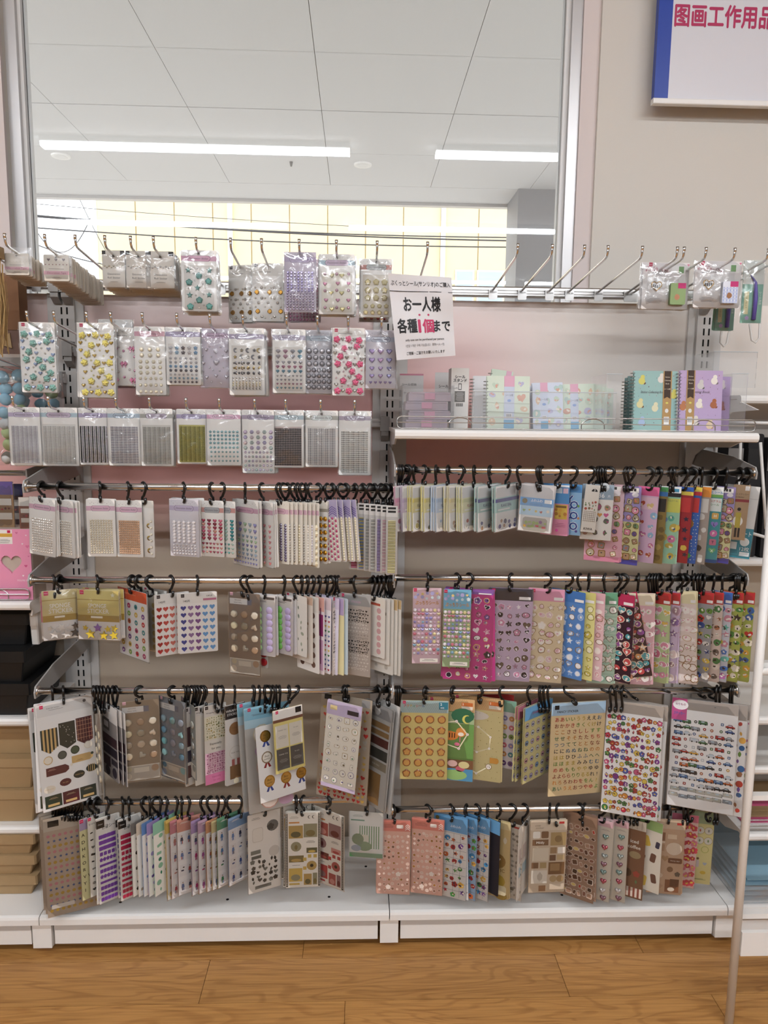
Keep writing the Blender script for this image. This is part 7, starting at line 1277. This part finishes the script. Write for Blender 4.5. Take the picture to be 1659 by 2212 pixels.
bp('R4', 'yellow sheet of wreaths topped in green', A(bg('d9cc86'), bg('a3b58a', 0, .17, 2), flat('circle', 3, 2, -.32, .32, .26, .40, 20, ['d6d0c0'], out='b39a5a', ratio=1.12), flat('leaf', 3, 2, -.32, .32, .26, .40, 9, ['7a8f5a', '8a8a86', 'b8503f'], by='mix'), shp([('circle', .22, .52, .3, 'b3b05a', 3), ('circle', .22, .52, .24, 'd9cc86', 4), ('heart', .25, .72, .16, 'a9b0c0', 3), ('tall', -.02, .72, .2, 'c9b8bc', 3, .3), ('circle', -.02, .65, .1, '6a4530', 4), ('oval', .2, .84, .22, 'd3b02f', 3)]), lambda d, w_, h_: d.lines(.0, .93 * h_, w_ * .7, 2, '4a5a3a', gap=2)), 1494, 1553, 1768, 1926, -13, card='d9cc86', shift=.035)
for k, x in enumerate((1205, 1262, 1322, 1350, 1362, 1372, 1380, 1478, 1488, 1545, 1552)): hook('R4', hit(x, 1746, YB).x, .355, f'black hook along the lowest bar, {ORD[k]} from the Mildly sheet', turn=-34)

# ------------------------------------------------------------------ notebook shelf
SZ = 1.3665
def shelf(label, x0, x1, yf, z, fence=True, m='white_steel', group='white shelves'):
    s = tag(empty('display_shelf', (x0, 0, z)), label, 'shelf', group); L_ = x1 - x0
    prof = [(-.012, 0), (yf + .008, 0), (yf + .002, -.002), (yf - .002, -.007), (yf - .002, -.015), (yf + .002, -.021), (yf + .008, -.023), (yf + .02, -.023), (yf + .02, -.010), (-.012, -.010)]
    MB().extr(prof, lambda y, q: (0, y, q), lambda y, q: (L_, y, q)).build('deck', m, s)
    for xx in (.004, L_ - .008):
        MB().extr([(-.006, -.0105), (-.006, -.12), (-.03, -.115), (-.06, -.07), (-.12, -.045), (-.25, -.04), (yf + .03, -.012)], lambda y, q: (xx, y, q), lambda y, q: (xx + .004, y, q)).build('bracket', m, s)
    if fence:
        w_ = MB(); yy = yf + .012
        for zz in (.0045, .0155, .029): pass
        P = [(.012, yy, .006)] + [(.006 + .006 * (1 - math.sin(R(a))), yy, .023 + .006 * (math.cos(R(a)) - 0) * 0) for a in (0,)]
        w_.tube([(.014, yy, .003), (.007, yy, .006), (.005, yy, .012), (.005, yy, .022), (.008, yy, .028), (.015, yy, .031), (L_ - .015, yy, .031), (L_ - .008, yy, .028), (L_ - .005, yy, .022), (L_ - .005, yy, .012), (L_ - .007, yy, .006), (L_ - .014, yy, .003)], .0016, 6, True)
        f = w_.build('wire_fence', 'steel', s, smooth=True)
        MB().tube([(.006, yy, .017), (L_ - .006, yy, .017)], .0013, 6).build('middle_wire', 'steel', f)
        for xx in (.155, .475, .745):
            if xx < L_: MB().tube([(xx - .028, yy + .004, .001), (xx - .028, yy + .004, .012)] + [(xx - .028 * math.cos(R(a)), yy + .004, .012 + .017 * math.sin(R(a))) for a in range(15, 180, 15)] + [(xx + .028, yy + .004, .012), (xx + .028, yy + .004, .001)], .0013, 6).build('wire_arch', 'steel', f)
    return s
shelf('white shelf with wire fence holding the ring notebooks', -.006 + .003, .871, -.372, SZ)
def put(px, py, Y): p = hit(px, py, Y); return p
def upright_card(name, label, cat, group, draw, x0, x1, y0, Y, card, t=2., z0=SZ, yaw=0, roll=0, lean=0, sleeve=None):
    """flat thing standing on the shelf; its foot at z0"""
    a, b_ = hit(x0, 860, Y).x, hit(x1, 860, Y).x; top = hit((x0 + x1) / 2, y0, Y).z
    W_, H_ = (b_ - a) * 1000 / math.cos(R(yaw)), (top - z0) * 1000
    root = tag(empty(name, ((a + b_) / 2, Y, z0 + .0006), (R(lean), R(roll), R(yaw))), label, cat, group)
    mb = MB(); c = lin(card)
    mb.extr(rrect(-W_ / 2000, W_ / 2000, 0, H_ / 1000, .003, 2), lambda x, z: (x, -t / 2000, z), lambda x, z: (x, t / 2000, z), c); mb.build('cover', 'card', root)
    d = PR(); d.hy = H_; d.y0 = t / 2000 + .0001
    if draw: draw(d, W_, H_)
    finish(d, root)
    return root, W_, H_
def ring_book(label, draw, x0, x1, y0, Y, card, rings=True, yaw=0, roll=0, pages='e9e4da', t=3.5, lean=-4):
    r_, W_, H_ = upright_card('notebook', label, 'notebook', 'sticker notebooks on the shelf', draw, x0, x1, y0, Y, card, t=1.2, yaw=yaw, roll=roll, lean=lean)
    W, H = W_ / 1000, H_ / 1000
    MB().box(-W / 2 + .006, W / 2 - .003, .0008, .0065, .003, H - .003).build('pages', 'offwhite', r_)
    bk = MB().box(-W / 2, W / 2, .007, .0082, 0, H).build('back_cover', 'card', r_); bk.color = (*lin(card), 1)
    if rings:
        k = 0; z = .008
        while z < H - .006:
            o = MB().tube([(-W / 2 + .004 - .006 + .006 * math.cos(R(a)), .003 + .0062 * math.sin(R(a)), 0) for a in range(0, 360, 45)], .0008, 5, True).mesh('binding_ring', 'steel', True) if k == 0 else o
            link('binding_ring', o, r_, (0, 0, z)); z += .0085; k += 1
    return r_
PAST = ['d9a894', 'b3c9c2', 'bdb9d3', 'dfc0a3', 'c4d3bd']
def sea(b2, band): return A(bg(b2), scat(['blob', 'oval', 'heart', 'leaf'], PAST, 3, 4, -.46, .46, .04, .95, 22, 5 + int(b2, 16) % 40, accent=['e9dccb', 'd9a38f'], jit=.25), rects([(band - .12, band + .12, 0, .2, 'dfa9bd', 6), (band - .12, band + .12, .2, .82, 'c9d0e0', 6), (band - .12, band + .12, .82, .98, '7fb0cf', 6)]), lambda d, w_, h_: (d.text('シール帳', band * w_, .36 * h_, 7, '6a6476', 8, maxw=20), d.sh('oval', band * w_, .46 * h_, 10, '8fa8d9', 7), d.rect((band - .07) * w_, (band + .07) * w_, .7 * h_, .78 * h_, 'e9e6e6', 7), [d.rect((band - .06 + .015 * k) * w_, (band - .053 + .015 * k) * w_, .71 * h_, .77 * h_, '4a4650', 8) for k in range(8)]))
ring_book('mint ring notebook tipped over behind the two others', sea('cfdcc6', .3), 1045, 1092, 798, -.13, 'cfdcc6', roll=8)
ring_book('white ring notebook with a blue sea creature shape', A(bg('e2e0e2'), shp([('blob' if False else 'leaf', .1, .7, .5, '8fb0d3', 3, .6), ('heart', .3, .2, .3, 'd9b0a0', 3)])), 1022, 1092, 812, -.20, 'e0dee0', yaw=-4)
ring_book('mint ring notebook with a pink and blue band', sea('d6e0cc', .02), 1052, 1146, 812, -.27, 'd6e0cc', yaw=3)
for k, (x0, x1, y0, c, nm) in enumerate(((1150, 1202, 832, 'cfd3e0', 'lilac blue notebook leaning, rear one'), (1154, 1220, 826, 'd0d6e4', 'lilac blue notebook with a pale band, front one'))): ring_book(nm, sea(c, -.12), x0, x1, y0, -.20 - .03 * k, c, rings=False, roll=-2, lean=-6)
for k in range(4): ring_book(f'pale mint notebook in the fanned group, {ORD[3 - k]} from the front', sea('d3dfcc', -.12), 1262 - 15 * k, 1326 - 12 * k, 838 - 3 * k, -.15 - .022 * k, 'd3dfcc', rings=False, roll=1 - k, lean=-6)
def petbook(b2, pets, title): return A(bg(b2), scat(['circle', 'star', 'leaf'], ['6a5a5f', 'a8707a'], 5, 6, -.46, .46, .04, .95, 2.6, 3), lambda d, w_, h_: [(d.sh('oval', x * w_, y * h_, 17, c, 3, sy=26), d.sh('circle', x * w_ + 2, y * h_ - 10, 11, c, 4), d.sh('leaf', x * w_ + 8, y * h_ + 6, 8, c2, 3, rot=.8)) for x, y, c, c2 in pets], txts([(title, -.06, .35, 9, '5a4a4f', dict(shear=.3, maxw=62))]))
def belly(x, root_draw): return A(root_draw, rects([(x - .1, x + .1, 0, 1., 'b08a52', 6), (x - .075, x + .075, .0, .4, '3f2c1c', 7)]), lambda d, w_, h_: (d.poly([((x - .075) * w_, .4 * h_), ((x + .075) * w_, .4 * h_), ((x + .075) * w_, .46 * h_), (x * w_, .43 * h_), ((x - .075) * w_, .46 * h_)], '3f2c1c', 7), [d.text(t, x * w_, yy * h_, 4.4, 'e9dcc6', 9, maxw=15) for t, yy in (('Sticker', .1), ('Collecting', .155), ('Book', .21), ('シール帳', .3))], d.sh('oval', x * w_, .53 * h_, 7, 'd6cf5a', 8), d.sh('oval', x * w_, .66 * h_, 9, 'dcd8d2', 8, sy=16), d.rect((x - .06) * w_, (x + .06) * w_, .76 * h_, .9 * h_, 'e9e6e1', 8), [d.rect((x - .05 + .012 * k) * w_, (x - .045 + .012 * k) * w_, .77 * h_, .85 * h_, '3a3636', 9) for k in range(9)]))
BP = [(-.32, .17, 'cfc85a', '6a4a3a'), (.12, .14, 'dcd6cc', '8a6a4a'), (-.35, .56, 'd9cf94', '7a5a3a'), (.0, .62, 'dcd6b0', '8fb8c4'), (-.3, .86, 'a3b8d6', '6a4a3a'), (.42, .4, 'cfc85a', '6a4a3a')]
CP_ = [(.3, .17, 'e6e0d4', '7a6a6a'), (-.02, .25, 'c9c4c0', '6a6460'), (-.04, .56, 'e6dfd0', 'cfc4b0'), (.3, .56, 'a8623a', '8a4a2a'), (-.12, .84, 'd9d0c4', '5a5450'), (.22, .9, 'dcc3a0', 'c49a6a'), (-.42, .6, 'b8754a', 'e0d6c9')]
for k in range(2): ring_book(f'dark teal edged ring notebook behind the bird one, {ORD[k]}', A(bg('5f7a76'), scat(['oval'], ['b8b45a', '8a9c98'], 3, 4, -.4, .4, .1, .9, 12, 8)), 1352 + 6 * k, 1420 + 6 * k, 816 - 4 * k, -.17 - .03 * k, '6f8a86', yaw=-10)
ring_book('teal ring notebook with yellow birds and a brown band', belly(.27, petbook('93b8b3', BP, 'Sticker Collecting Book')), 1370, 1464, 801, -.27, '93b8b3')
ring_book('purple ring notebook standing behind the cat one', petbook('b79bc9', CP_, 'Collecting Book'), 1490, 1580, 813, -.20, 'b79bc9', yaw=3)
ring_book('purple ring notebook with cats and a brown band', belly(-.25, petbook('b79fc4', CP_, 'Collecting Book')), 1470, 1562, 800, -.28, 'b79fc4')
# boxes at the left end of the shelf
sb = tag(empty('card_box', (hit(993, 860, -.25).x, -.25, SZ)), 'white tall box printed with black sticker stand lettering', 'box')
bw = .5 * (hit(1013, 860, -.25).x - hit(975, 860, -.25).x); bh = hit(993, 795, -.25).z - SZ
MB().box(-bw, bw, 0, .055, 0, bh).build('carton', 'offwhite', sb)
d = PR(); d.hy = bh * 1000; d.y0 = .0002
d.text('シール', 0, 22, 9, '2a2626', bold=.04); d.text('スタンド', 0, 31, 9, '2a2626', bold=.04, maxw=34); d.rect(-4, 4, 38, 54, '4a4646', 2); d.rect(-2.6, 2.6, 40, 52, 'd9d5cf', 3); d.text('A4判', -11, 50, 5, '2a2626'); d.rect(-13, 13, 57, 84, '6f6c68', 2); d.lines(0, 61, 22, 9, 'b9b5af', gap=2.4)
for k in range(12): d.rect(-9 + 1.5 * k, -8.2 + 1.5 * k, 87, 95, '2a2626', 3)
d.build('printed_design', 'print', sb)
sd = lambda t1, t2: A(bg('e0dcd9'), rects([(-.5, .5, 0, .03, 'd98fa3', 2)]), txts([(t1, -.1, .2, 8, '3a3436', dict(maxw=40)), (t2, -.15, .36, 8, '3a3436', dict(maxw=34))]), rects([(-.4, .0, .52, .58, 'b9b5b2', 3), (.1, .4, .45, .9, '8fb0d0', 3)]))
upright_card('display_card', 'white card advertising a sticker storage case', 'card', None, sd('シール収納', 'ケース'), 863, 914, 808, -.10, 'e0dcd9')
upright_card('display_card', 'white card advertising a sticker stand, half hidden', 'card', None, A(bg('e0dcd9'), txts([('シール', 0, .25, 9, '2a2626', dict(bold=.03)), ('スタンド', 0, .42, 9, '2a2626', dict(bold=.03, maxw=36))]), rects([(-.05, .3, .6, .9, '7f9fc0', 3)])), 939, 976, 805, -.12, 'e0dcd9')
tr = tag(empty('acrylic_tray', (hit(920, 900, -.24).x, -.24, SZ)), 'clear acrylic tray holding the stacked pink cases', 'tray')
tw = .5 * (hit(974, 890, -.24).x - hit(866, 890, -.24).x); th_ = hit(920, 842, -.24).z - SZ
MB().box(-tw, tw, -.06, -.058, 0.001, th_).build('front_wall', 'acrylic', tr); MB().box(-tw, -tw + .002, -.058, .09, .001, th_ + .01).build('side_wall', 'acrylic', tr); MB().box(tw - .002, tw, -.058, .09, .001, th_ + .01).build('side_wall', 'acrylic', tr)
pc = film('pinkish clear plastic', .2, 0, 1, refl=.12, tint=(.97, .9, .93), haze=.4, hazecol=(.82, .66, .74))
for k in range(4):
    c = tag(empty('sticker_case', (hit(920, 900, -.24).x + (.004 if k % 2 else -.003), -.24, SZ + .0012 + .0225 * k)), f'pink tinted clear sticker case, {ORD[k]} from the shelf in its tray', 'case', 'pink clear cases')
    MB().box(-.052, .052, -.05, .05, 0, .017).build('case_body', pc, c)
    MB().box(-.050, .050, -.0515, .05, .0172, .0215).build('case_lid', pc, c)
    MB().box(-.013, .013, -.0535, -.0516, .004, .019).build('latch', mat('pink latch', 'c98aa0', .4), c)
def acr(name, label, x0, x1, y0, y1, Y, depth=.12, z0=None):
    a, b_ = hit(x0, (y0 + y1) / 2, Y), hit(x1, (y0 + y1) / 2, Y); zt = hit((x0 + x1) / 2, y0, Y).z; zb = z0 if z0 is not None else hit((x0 + x1) / 2, y1, Y).z
    o = tag(empty(name, ((a.x + b_.x) / 2, Y, zb)), label, 'divider', 'clear acrylic dividers'); hw = (b_.x - a.x) / 2
    MB().box(-hw, hw, 0, .0025, .0006, zt - zb).build('front_plate', 'acrylic', o)
    MB().box(-hw, -hw + .0025, .003, depth, .0006, zt - zb).build('side_plate', 'acrylic', o)
    e = MB(); e.tube([(-hw, 0, zt - zb), (hw, 0, zt - zb)], .0012, 5); e.build('top_edge', mat('acrylic edge', 'c9cfd2', .2), o)
acr('acrylic_divider', 'clear acrylic divider left of the teal notebook', 1308, 1342, 808, 928, -.30, z0=SZ)
acr('acrylic_divider', 'clear low acrylic guard in front of the mint notebooks', 1022, 1330, 847, 928, -.33, .03, z0=SZ)
acr('acrylic_divider', 'clear acrylic divider right of the purple notebook', 1578, 1612, 807, 928, -.29, z0=SZ)

# ------------------------------------------------------------------ neighbouring rack, left
NL = [(.921, 1), (.612, 0), (.312, 0)]
LN = ['white wire fenced shelf under the pink heart box', 'white shelf under the black boxes', 'white shelf under the upper kraft boxes']
for (z, f), lb in zip(NL, LN): shelf(lb, -1.75, -.917, -.268, z, bool(f))
def boxlid(name, label, x0, x1, y0, y1, z0, z1, m, lid=.3, cat='box', group=None):
    o = tag(empty(name, ((x0 + x1) / 2, (y0 + y1) / 2, z0)), label, cat, group); hx, hy = (x1 - x0) / 2, (y1 - y0) / 2; h = z1 - z0; s = .94
    MB().extr(rrect(-hx * .98, hx * .98, -hy * .98, hy * .98, .003, 1), lambda x, y: (x * s, y * s, .0005), lambda x, y: (x, y, h * (1 - lid * .5))).build('box_body', m, o)
    MB().extr(rrect(-hx, hx, -hy, hy, .004, 1), lambda x, y: (x, y, h * (1 - lid)), lambda x, y: (x, y, h)).build('lid', m, o)
    return o
def PX(px, py, Y): return hit(px, py, Y)
x = hit(70, 1215, -.25).x
gb = tag(empty('gift_box', (x, -.25, .9216)), 'pink gift bag box with a heart shaped window', 'gift box')
H = heart_pts(24)
def hole_panel(W, Hh, cx, cz, s):
    """flat board with a heart shaped hole"""
    hp = [(cx + px_ * s, cz - py_ * s) for px_, py_ in H]; n = len(hp); b = MB(); t0, t1 = -.0012, 0
    out = []
    for hx_, hz_ in hp:
        a = math.atan2(hz_ - cz, hx_ - cx); dx, dz = math.cos(a), math.sin(a); k = 9
        for lim, comp, c0 in ((W[1], dx, cx), (W[0], dx, cx), (Hh[1], dz, cz), (Hh[0], dz, cz)):
            if abs(comp) > 1e-6:
                q = (lim - c0) / comp
                if q > 0: k = min(k, q)
        out.append((cx + dx * k, cz + dz * k))
    b.add([(p[0], t0, p[1]) for p in hp] + [(p[0], t0, p[1]) for p in out], [(i, (i + 1) % n, n + (i + 1) % n, n + i) for i in range(n)])
    for p, q in ((0, 1),): pass
    b.add([(p[0], t0, p[1]) for p in hp] + [(p[0], t1 + .004, p[1]) for p in hp], [(i, n + i, n + (i + 1) % n, (i + 1) % n) for i in range(n)])
    for (xa, za) in ((W[0], Hh[0]), (W[1], Hh[0]), (W[1], Hh[1]), (W[0], Hh[1])):
        near = sorted(range(n), key=lambda i: (out[i][0] - xa) ** 2 + (out[i][1] - za) ** 2)[:2]
        b.add([(xa, t0, za)] + [(out[i][0], t0, out[i][1]) for i in near], [(0, 1, 2)])
    return b
gh = hit(60, 1143, -.25).z - .9216
hole_panel((-.20, -.002), (0.001, gh), -.052, gh * .50, .052).build('front_board', 'pink_board', gb)
MB().box(-.20, -.001, .0045, .075, 0.001, gh).build('box_body', mat('pale wood grain card', 'b9a99a', .6, var=(30, .1)), gb)
d = PR(); d.hy = gh * 1000; d.y0 = .0014
for hx_, hy_, s, c in ((-35, 10, 7, 'cf6a8f'), (-12, 16, 4, 'efdfe4'), (-10, 45, 10, 'd9709a'), (-22, 38, 4.5, 'f0e4e8'), (-16, 95, 8, 'c94f80'), (-24, 120, 5, 'f0e4e8'), (-60, 14, 9, 'd9789c'), (-8, 70, 5, 'd06a92')): d.sh('heart', hx_, hy_, s, c, 2)
d.rect(-90, -46, 2, 38, 'e6e0da', 3); d.rect(-90, -46, 11, 20, 'cf9f2f', 4); d.rect(-58, -50, 3, 10, 'c4124c', 5); d.lines(-66, 26, 30, 4, '7a7472', gap=3); d.text('YOU\'RE SO', -25, 132, 6, 'f3e6ea', maxw=34)
d.build('printed_design', 'print', gb)
# black boxes, white box, kraft boxes
bxs = [('black_box', 'low black box at the foot of the black stack', -1.35, -.935, -.255, -.03, .6125, .70, 'blackbox'), ('black_box', 'middle black box of the black stack', -1.33, -.945, -.25, -.03, .7005, .785, 'blackbox'), ('black_box', 'small black lidded box on top of the black stack', -1.30, -.955, -.20, -.05, .7855, .87, 'blackbox')]
for (n_, lb, a, b_, c, d_, e, f, m) in bxs: boxlid(n_, lb, a, b_, c, d_, e, f, m, .35, group='black gift boxes')
boxlid('white_box', 'pale lidded box behind the black stack under the heart box', -.953, -.932, -.2, -.04, .7855, .872, 'offwhite', .4)
kr = [('second kraft box of the upper stack', -1.4, -.935, -.25, -.03, .3125, .405), ('third kraft box of the upper stack', -1.38, -.938, -.245, -.03, .4055, .49), ('kraft box with slanted lid on the upper stack', -1.12, -.94, -.22, -.05, .4905, .575)]
for k, (lb, a, b_, c, d_, e, f) in enumerate(kr): boxlid('kraft_box', lb.replace('third', 'middle').replace('second', 'lowest'), a, b_, c, d_, e, f, 'kraft', .28, group='kraft boxes on the shelf')
for k in range(3): boxlid('kraft_box', f'flat kraft box on the base deck, {ORD[k]} from the bottom', -1.45 + .02 * k, -.938, -.27, -.04, .1155 + .058 * k, .1730 + .058 * k, 'kraft', .45, group='kraft boxes on the base deck')
# foam ball bags
def ball():
    b = MB(); n, m = 10, 6
    for j in range(m + 1):
        for i in range(n):
            t = math.pi * j / m; p = 2 * math.pi * i / n; r_ = 1 + .06 * math.sin(3 * p + 2 * t); b.v.append((r_ * math.sin(t) * math.cos(p), r_ * math.sin(t) * math.sin(p), .85 * math.cos(t)))
    for j in range(m):
        for i in range(n): b.f.append((j * n + i, (j + 1) * n + i, (j + 1) * n + (i + 1) % n, j * n + (i + 1) % n)); b.c.append((1, 1, 1))
    return b
bm = {k: ball().mesh('foam_ball', 'plush_' + k, True) for k in 'bgw'}
for bi, (px0, px1, lb) in enumerate(((-40, 78, 'clear bag of light blue foam balls beside the rack post'), (70, 150, 'clear bag of teal and green foam balls behind the gem cards'))):
    Yb = -.19 + .09 * bi; a, b_ = hit(px0, 900, Yb).x, min(hit(px1, 900, Yb).x, -.93 + .0); zt, zb = hit(40, 795, Yb).z, hit(40, 1002, Yb).z
    if bi: a, b_ = -.99, -.885
    if bi: zt = hit(110, 830, Yb).z; Yb = -.10
    g = tag(empty('foam_ball_bag', ((a + b_) / 2, Yb, zb)), lb, 'bag', 'bags of foam balls'); hw = (b_ - a) / 2; hh = zt - zb
    rr = random.Random(3 + bi); r_ = .0165
    nx_, nz_ = max(2, int(2 * hw / .03)), int(hh / .029)
    for j in range(nz_):
        for i in range(nx_):
            kk = 'b' if j > 2 and rr.random() < .75 else 'w' if rr.random() < .25 else 'g' if rr.random() < .6 else 'b'
            o = link('foam_ball', bm[kk], g, (-hw + .016 + (2 * hw - .032) * i / max(1, nx_ - 1) + rr.uniform(-.004, .004), rr.uniform(-.012, .01), .018 + .029 * j + rr.uniform(-.004, .004))); o.scale = (r_, r_, r_); o.rotation_euler = (rr.random() * 3, rr.random() * 3, 0)
    s = MB(); NX, NZ = 6, 10
    for sg_ in (-1, 1):
        o_ = len(s.v)
        for j in range(NZ + 1):
            for i in range(NX + 1):
                u, v = i / NX, j / NZ; e = min(1, min(u, 1 - u, v, 1 - v) * 5)
                s.v.append(((-hw - .008) + u * (2 * hw + .016), sg_ * (.003 + .032 * e + rr.uniform(0, .004)), -.004 + v * (hh + .03)))
        for j in range(NZ):
            for i in range(NX): q = o_ + j * (NX + 1) + i; s.f.append((q, q + 1, q + NX + 2, q + NX + 1)); s.c.append((1, 1, 1))
    s.build('clear_bag', 'crinkle', g, smooth=True)
    peg(g.location.x, 'N', 'chrome peg holding the ' + short(lb))
    hd = MB().box(-hw, hw, -.006, .006, hh + .004, hh + .034).build('header_card', 'offwhite', g)
# raffia and brown box on the far left, kraft tape packs
rf = tag(empty('raffia_pack', (hit(2, 770, -.30).x, -.30, hit(2, 772, -.30).z)), 'pack of dry brown raffia at the frame edge', 'raffia pack')
rr = random.Random(11); hh = hit(2, 555, -.30).z - rf.location.z; s = MB()
for k in range(150):
    x0 = rr.uniform(-.06, .014); y0 = rr.uniform(-.015, .015)
    s.tube([(x0, y0, rr.uniform(.0, .06)), (x0 + rr.uniform(-.015, .015), y0 + rr.uniform(-.01, .01), hh * .5), (x0 + rr.uniform(-.012, .012), y0, rr.uniform(hh * .7, hh))], .0011, 3)
o = s.build('raffia_strands', 'straw', rf); o['kind'] = 'stuff'
MB().box(-.062, .016, -.012, .012, hh - .004, hh + .022).build('header_card', 'kraft', rf)
peg(rf.location.x - .023, 'A', 'chrome peg holding the raffia pack at the frame edge')
bb = tag(empty('brown_gift_box', (hit(30, 790, -.10).x, -.10, hit(30, 782, -.10).z)), 'dark brown box with a bow picture behind the raffia', 'box')
bz = hit(30, 590, -.10).z - bb.location.z
MB().box(-.10, .022, 0, .05, 0, bz * .36).build('picture_front', mat('blurred bow photo', '6a4a3a', .5, var=(25, .5)), bb); MB().box(-.10, .022, 0, .05, bz * .36 + .001, bz).build('brown_front', 'kraft_dark', bb)
for s in (-1, 1): MB().extr([(0, 0), (s * .03, .03), (s * .034, -.01)], lambda x, z: (x - .035, -.004, z + bz * .2), lambda x, z: (x - .035, -.001, z + bz * .2)).build('bow_loop', 'kraft', bb)
TB = [(-14, 30, 1040, 1142, -.22, '8a6a4a', '5a4a86', 'kraft tape pack with a purple top beside the bar bracket'), (42, 78, 1074, 1142, -.24, '7a4a3a', 'cfc9c0', 'brown tape pack with white labels beside the pearls'), (22, 50, 1045, 1140, -.12, '4a2a30', '2a2a50', 'dark red tape pack behind the kraft ones')]
for (a, b_, c, d_, Y, c1, c2, lb) in TB:
    pack(lb, A(bg(c1), bg(c2, 0, .28, 2), rects([(-.4, .4, .36, .5, 'd6d0c6', 3), (-.4, .4, .66, .8, 'd6cfc4', 3)]), scat(['heart', 'circle'], ['a82a3a', '5a2a2a'], 4, 1, -.36, .36, .54, .62, 6, 2)), a, b_, c, d_, Y=Y, name='tape_pack', cat='tape pack', card=c1, group='tape packs on the neighbouring rack', sleeve='crinkle', hy=5, t=3)
nb_ = tag(empty('hanging_bar', (-1.34, -.21, 1.243)), 'chrome hanging bar of the neighbouring rack above the tape packs', 'hanging bar', 'hanging bars')
MB().tube([(-.41, 0, 0), (.41, 0, 0)], .007, 12).build('bar_tube', 'chrome', nb_, smooth=True)
for s_ in (-.41, .41): MB().extr([(-.01, -.01), (-.01, .01), (.205, .03), (.205, -.03)], lambda y, z: (s_ - .002, y, z), lambda y, z: (s_ + .002, y, z)).build('bracket_arm', 'bracket', nb_)

# ------------------------------------------------------------------ neighbouring rack, right
RS = [(-.17, 1.463, 'short white shelf at the right frame edge', False), (-.345, .640, 'white shelf beside the vehicle sheets', False), (-.345, .505, 'lower white shelf beside the vehicle sheets', False), (-.35, .322, 'wire fenced white shelf with gold card tray', True)]
for yf, z, lb, f in RS: shelf(lb, .927, 1.75, yf, z, f)
for k in range(5): tag(MB().extr(rrect(-.10, .10, -.0, .10, .004, 1), lambda x, y: (x, y - .30, 0), lambda x, y: (x, y - .30, .004)).build('gold_card', 'kraft' if k % 3 else mat('pink card', 'c4507a', .5), None, (1.05 + .004 * k, .02 * k, .3226 + .0046 * k)), f'flat {"gold" if k % 3 else "pink"} card in the wire tray, {ORD[k]} from the bottom', 'card', 'cards in the wire tray')
ba = tag(empty('acrylic_bin', (.935, -.34, .1155)), 'clear acrylic bin full of light blue paper at the base', 'bin')
MB().box(0, .003, 0, .30, 0, .19).build('side_wall', 'acrylic', ba); MB().box(.003, .6, 0, .003, 0, .05).build('front_wall', 'acrylic', ba)
for k in range(5): tag(MB().extr([(0, 0), (.4, 0), (.4, .002), (0, .002)], lambda x, z: (x, 0, z), lambda x, z: (x, .26, z + .01)).build('blue_paper_sheet', 'blue_paper', None, (.945 + .006 * k, -.33 + .004 * k, .117 + .012 * k)), f'light blue paper packet in the acrylic bin, {ORD[k]} from the bottom', 'paper', 'light blue paper packets')
tag(MB().box(.94, 1.7, -.06, -.05, .12, .30).build('blue_backing_board', 'blue_paper', None), 'light blue board standing behind the blue paper', 'board')
# dark goods under the short shelf
for k in range(7):
    xx = .945 + .05 * k; o = tag(empty('black_pouch', (xx, -.10 - .01 * (k % 3), 1.02)), f'black hanging pouch under the short shelf, {ORD[k]} from the rack post', 'pouch', 'black pouches')
    MB().extr(rrect(-.021, .021, 0, .33 + .01 * (k % 2), .006, 2), lambda x, z: (x, -.03, z), lambda x, z: (x * .96, .03, z)).build('pouch_body', 'dark', o)
    MB().box(-.021, .021, -.033, -.0305, .24, .30).build('pouch_label', 'blackbox' if k % 2 else 'grey_plastic', o)
shelf('white shelf carrying the black pouches', .927, 1.75, -.16, 1.019, False)
ws = tag(empty('wire_stand', (.93, -.30, 1.12)), 'white wire stand under the notebook shelf end', 'wire stand')
for (a, b_) in (((-.045, .16, .22), (-.045, .16, .0)), ((.0, .12, .22), (-.03, .05, .0)), ((.02, .06, .22), (.03, .02, .0)), ((.035, -.02, .27), (.025, -.03, -.02)), ((.035, -.02, .27), (-.045, .16, .27)), ((-.045, .16, .27), (-.045, .16, .0)), ((.025, -.03, -.02), (-.045, .16, .0))): MB().tube([a, b_], .004, 8).build('wire', 'white_steel', ws, smooth=True)
acr('acrylic_divider', 'clear acrylic panel under the hanging tweezers', 1540, 1634, 760, 838, -.14)
for k, (pts) in enumerate((((1560, 700), (1556, 740), (1563, 748), (1570, 742), (1578, 700)), ((1618, 690), (1624, 735), (1632, 740), (1640, 730), (1645, 600)))):
    tag(MB().tube([hit(a, b_, -.05) for a, b_ in pts], .0032, 8).build('wire_loop', 'white_steel', None, smooth=True), 'white wire loop hook under the ' + ('low tweezers pack' if k == 0 else 'far tweezers pack'), 'hook', 'white wire loops')
# white tube rack standing in front on the right
RX, RYY = .782, -.60
wr = tag(empty('tube_rack', (RX, RYY, 0)), 'white steel tube rack standing in front at the right', 'rack')
for dx, dy in ((0, 0), (.62, 0), (0.02, .0)): 
    if dx != .02: MB().tube([(dx, dy, 0), (dx, dy, 1.36)], .0093, 12).build('post', 'white_steel', wr, smooth=True)
for dx, dy in ((.004, -.42), (.62, -.42)): pass
for z in (hit(1650, 1153, RYY).z, hit(1645, 1450, RYY).z): MB().tube([(0, 0, z), (.62, 0, z)], .0085, 10).build('cross_tube', 'white_steel', wr, smooth=True)
MB().box(.008, .61, -.010, .0, hit(1640, 2058, RYY).z, hit(1640, 2008, RYY).z).build('kick_panel', 'white_steel', wr)
for z in (.26, .55, .86): MB().box(.012, .612, .012, .03, z, z + .012).build('shelf_lip', 'white_steel', wr)
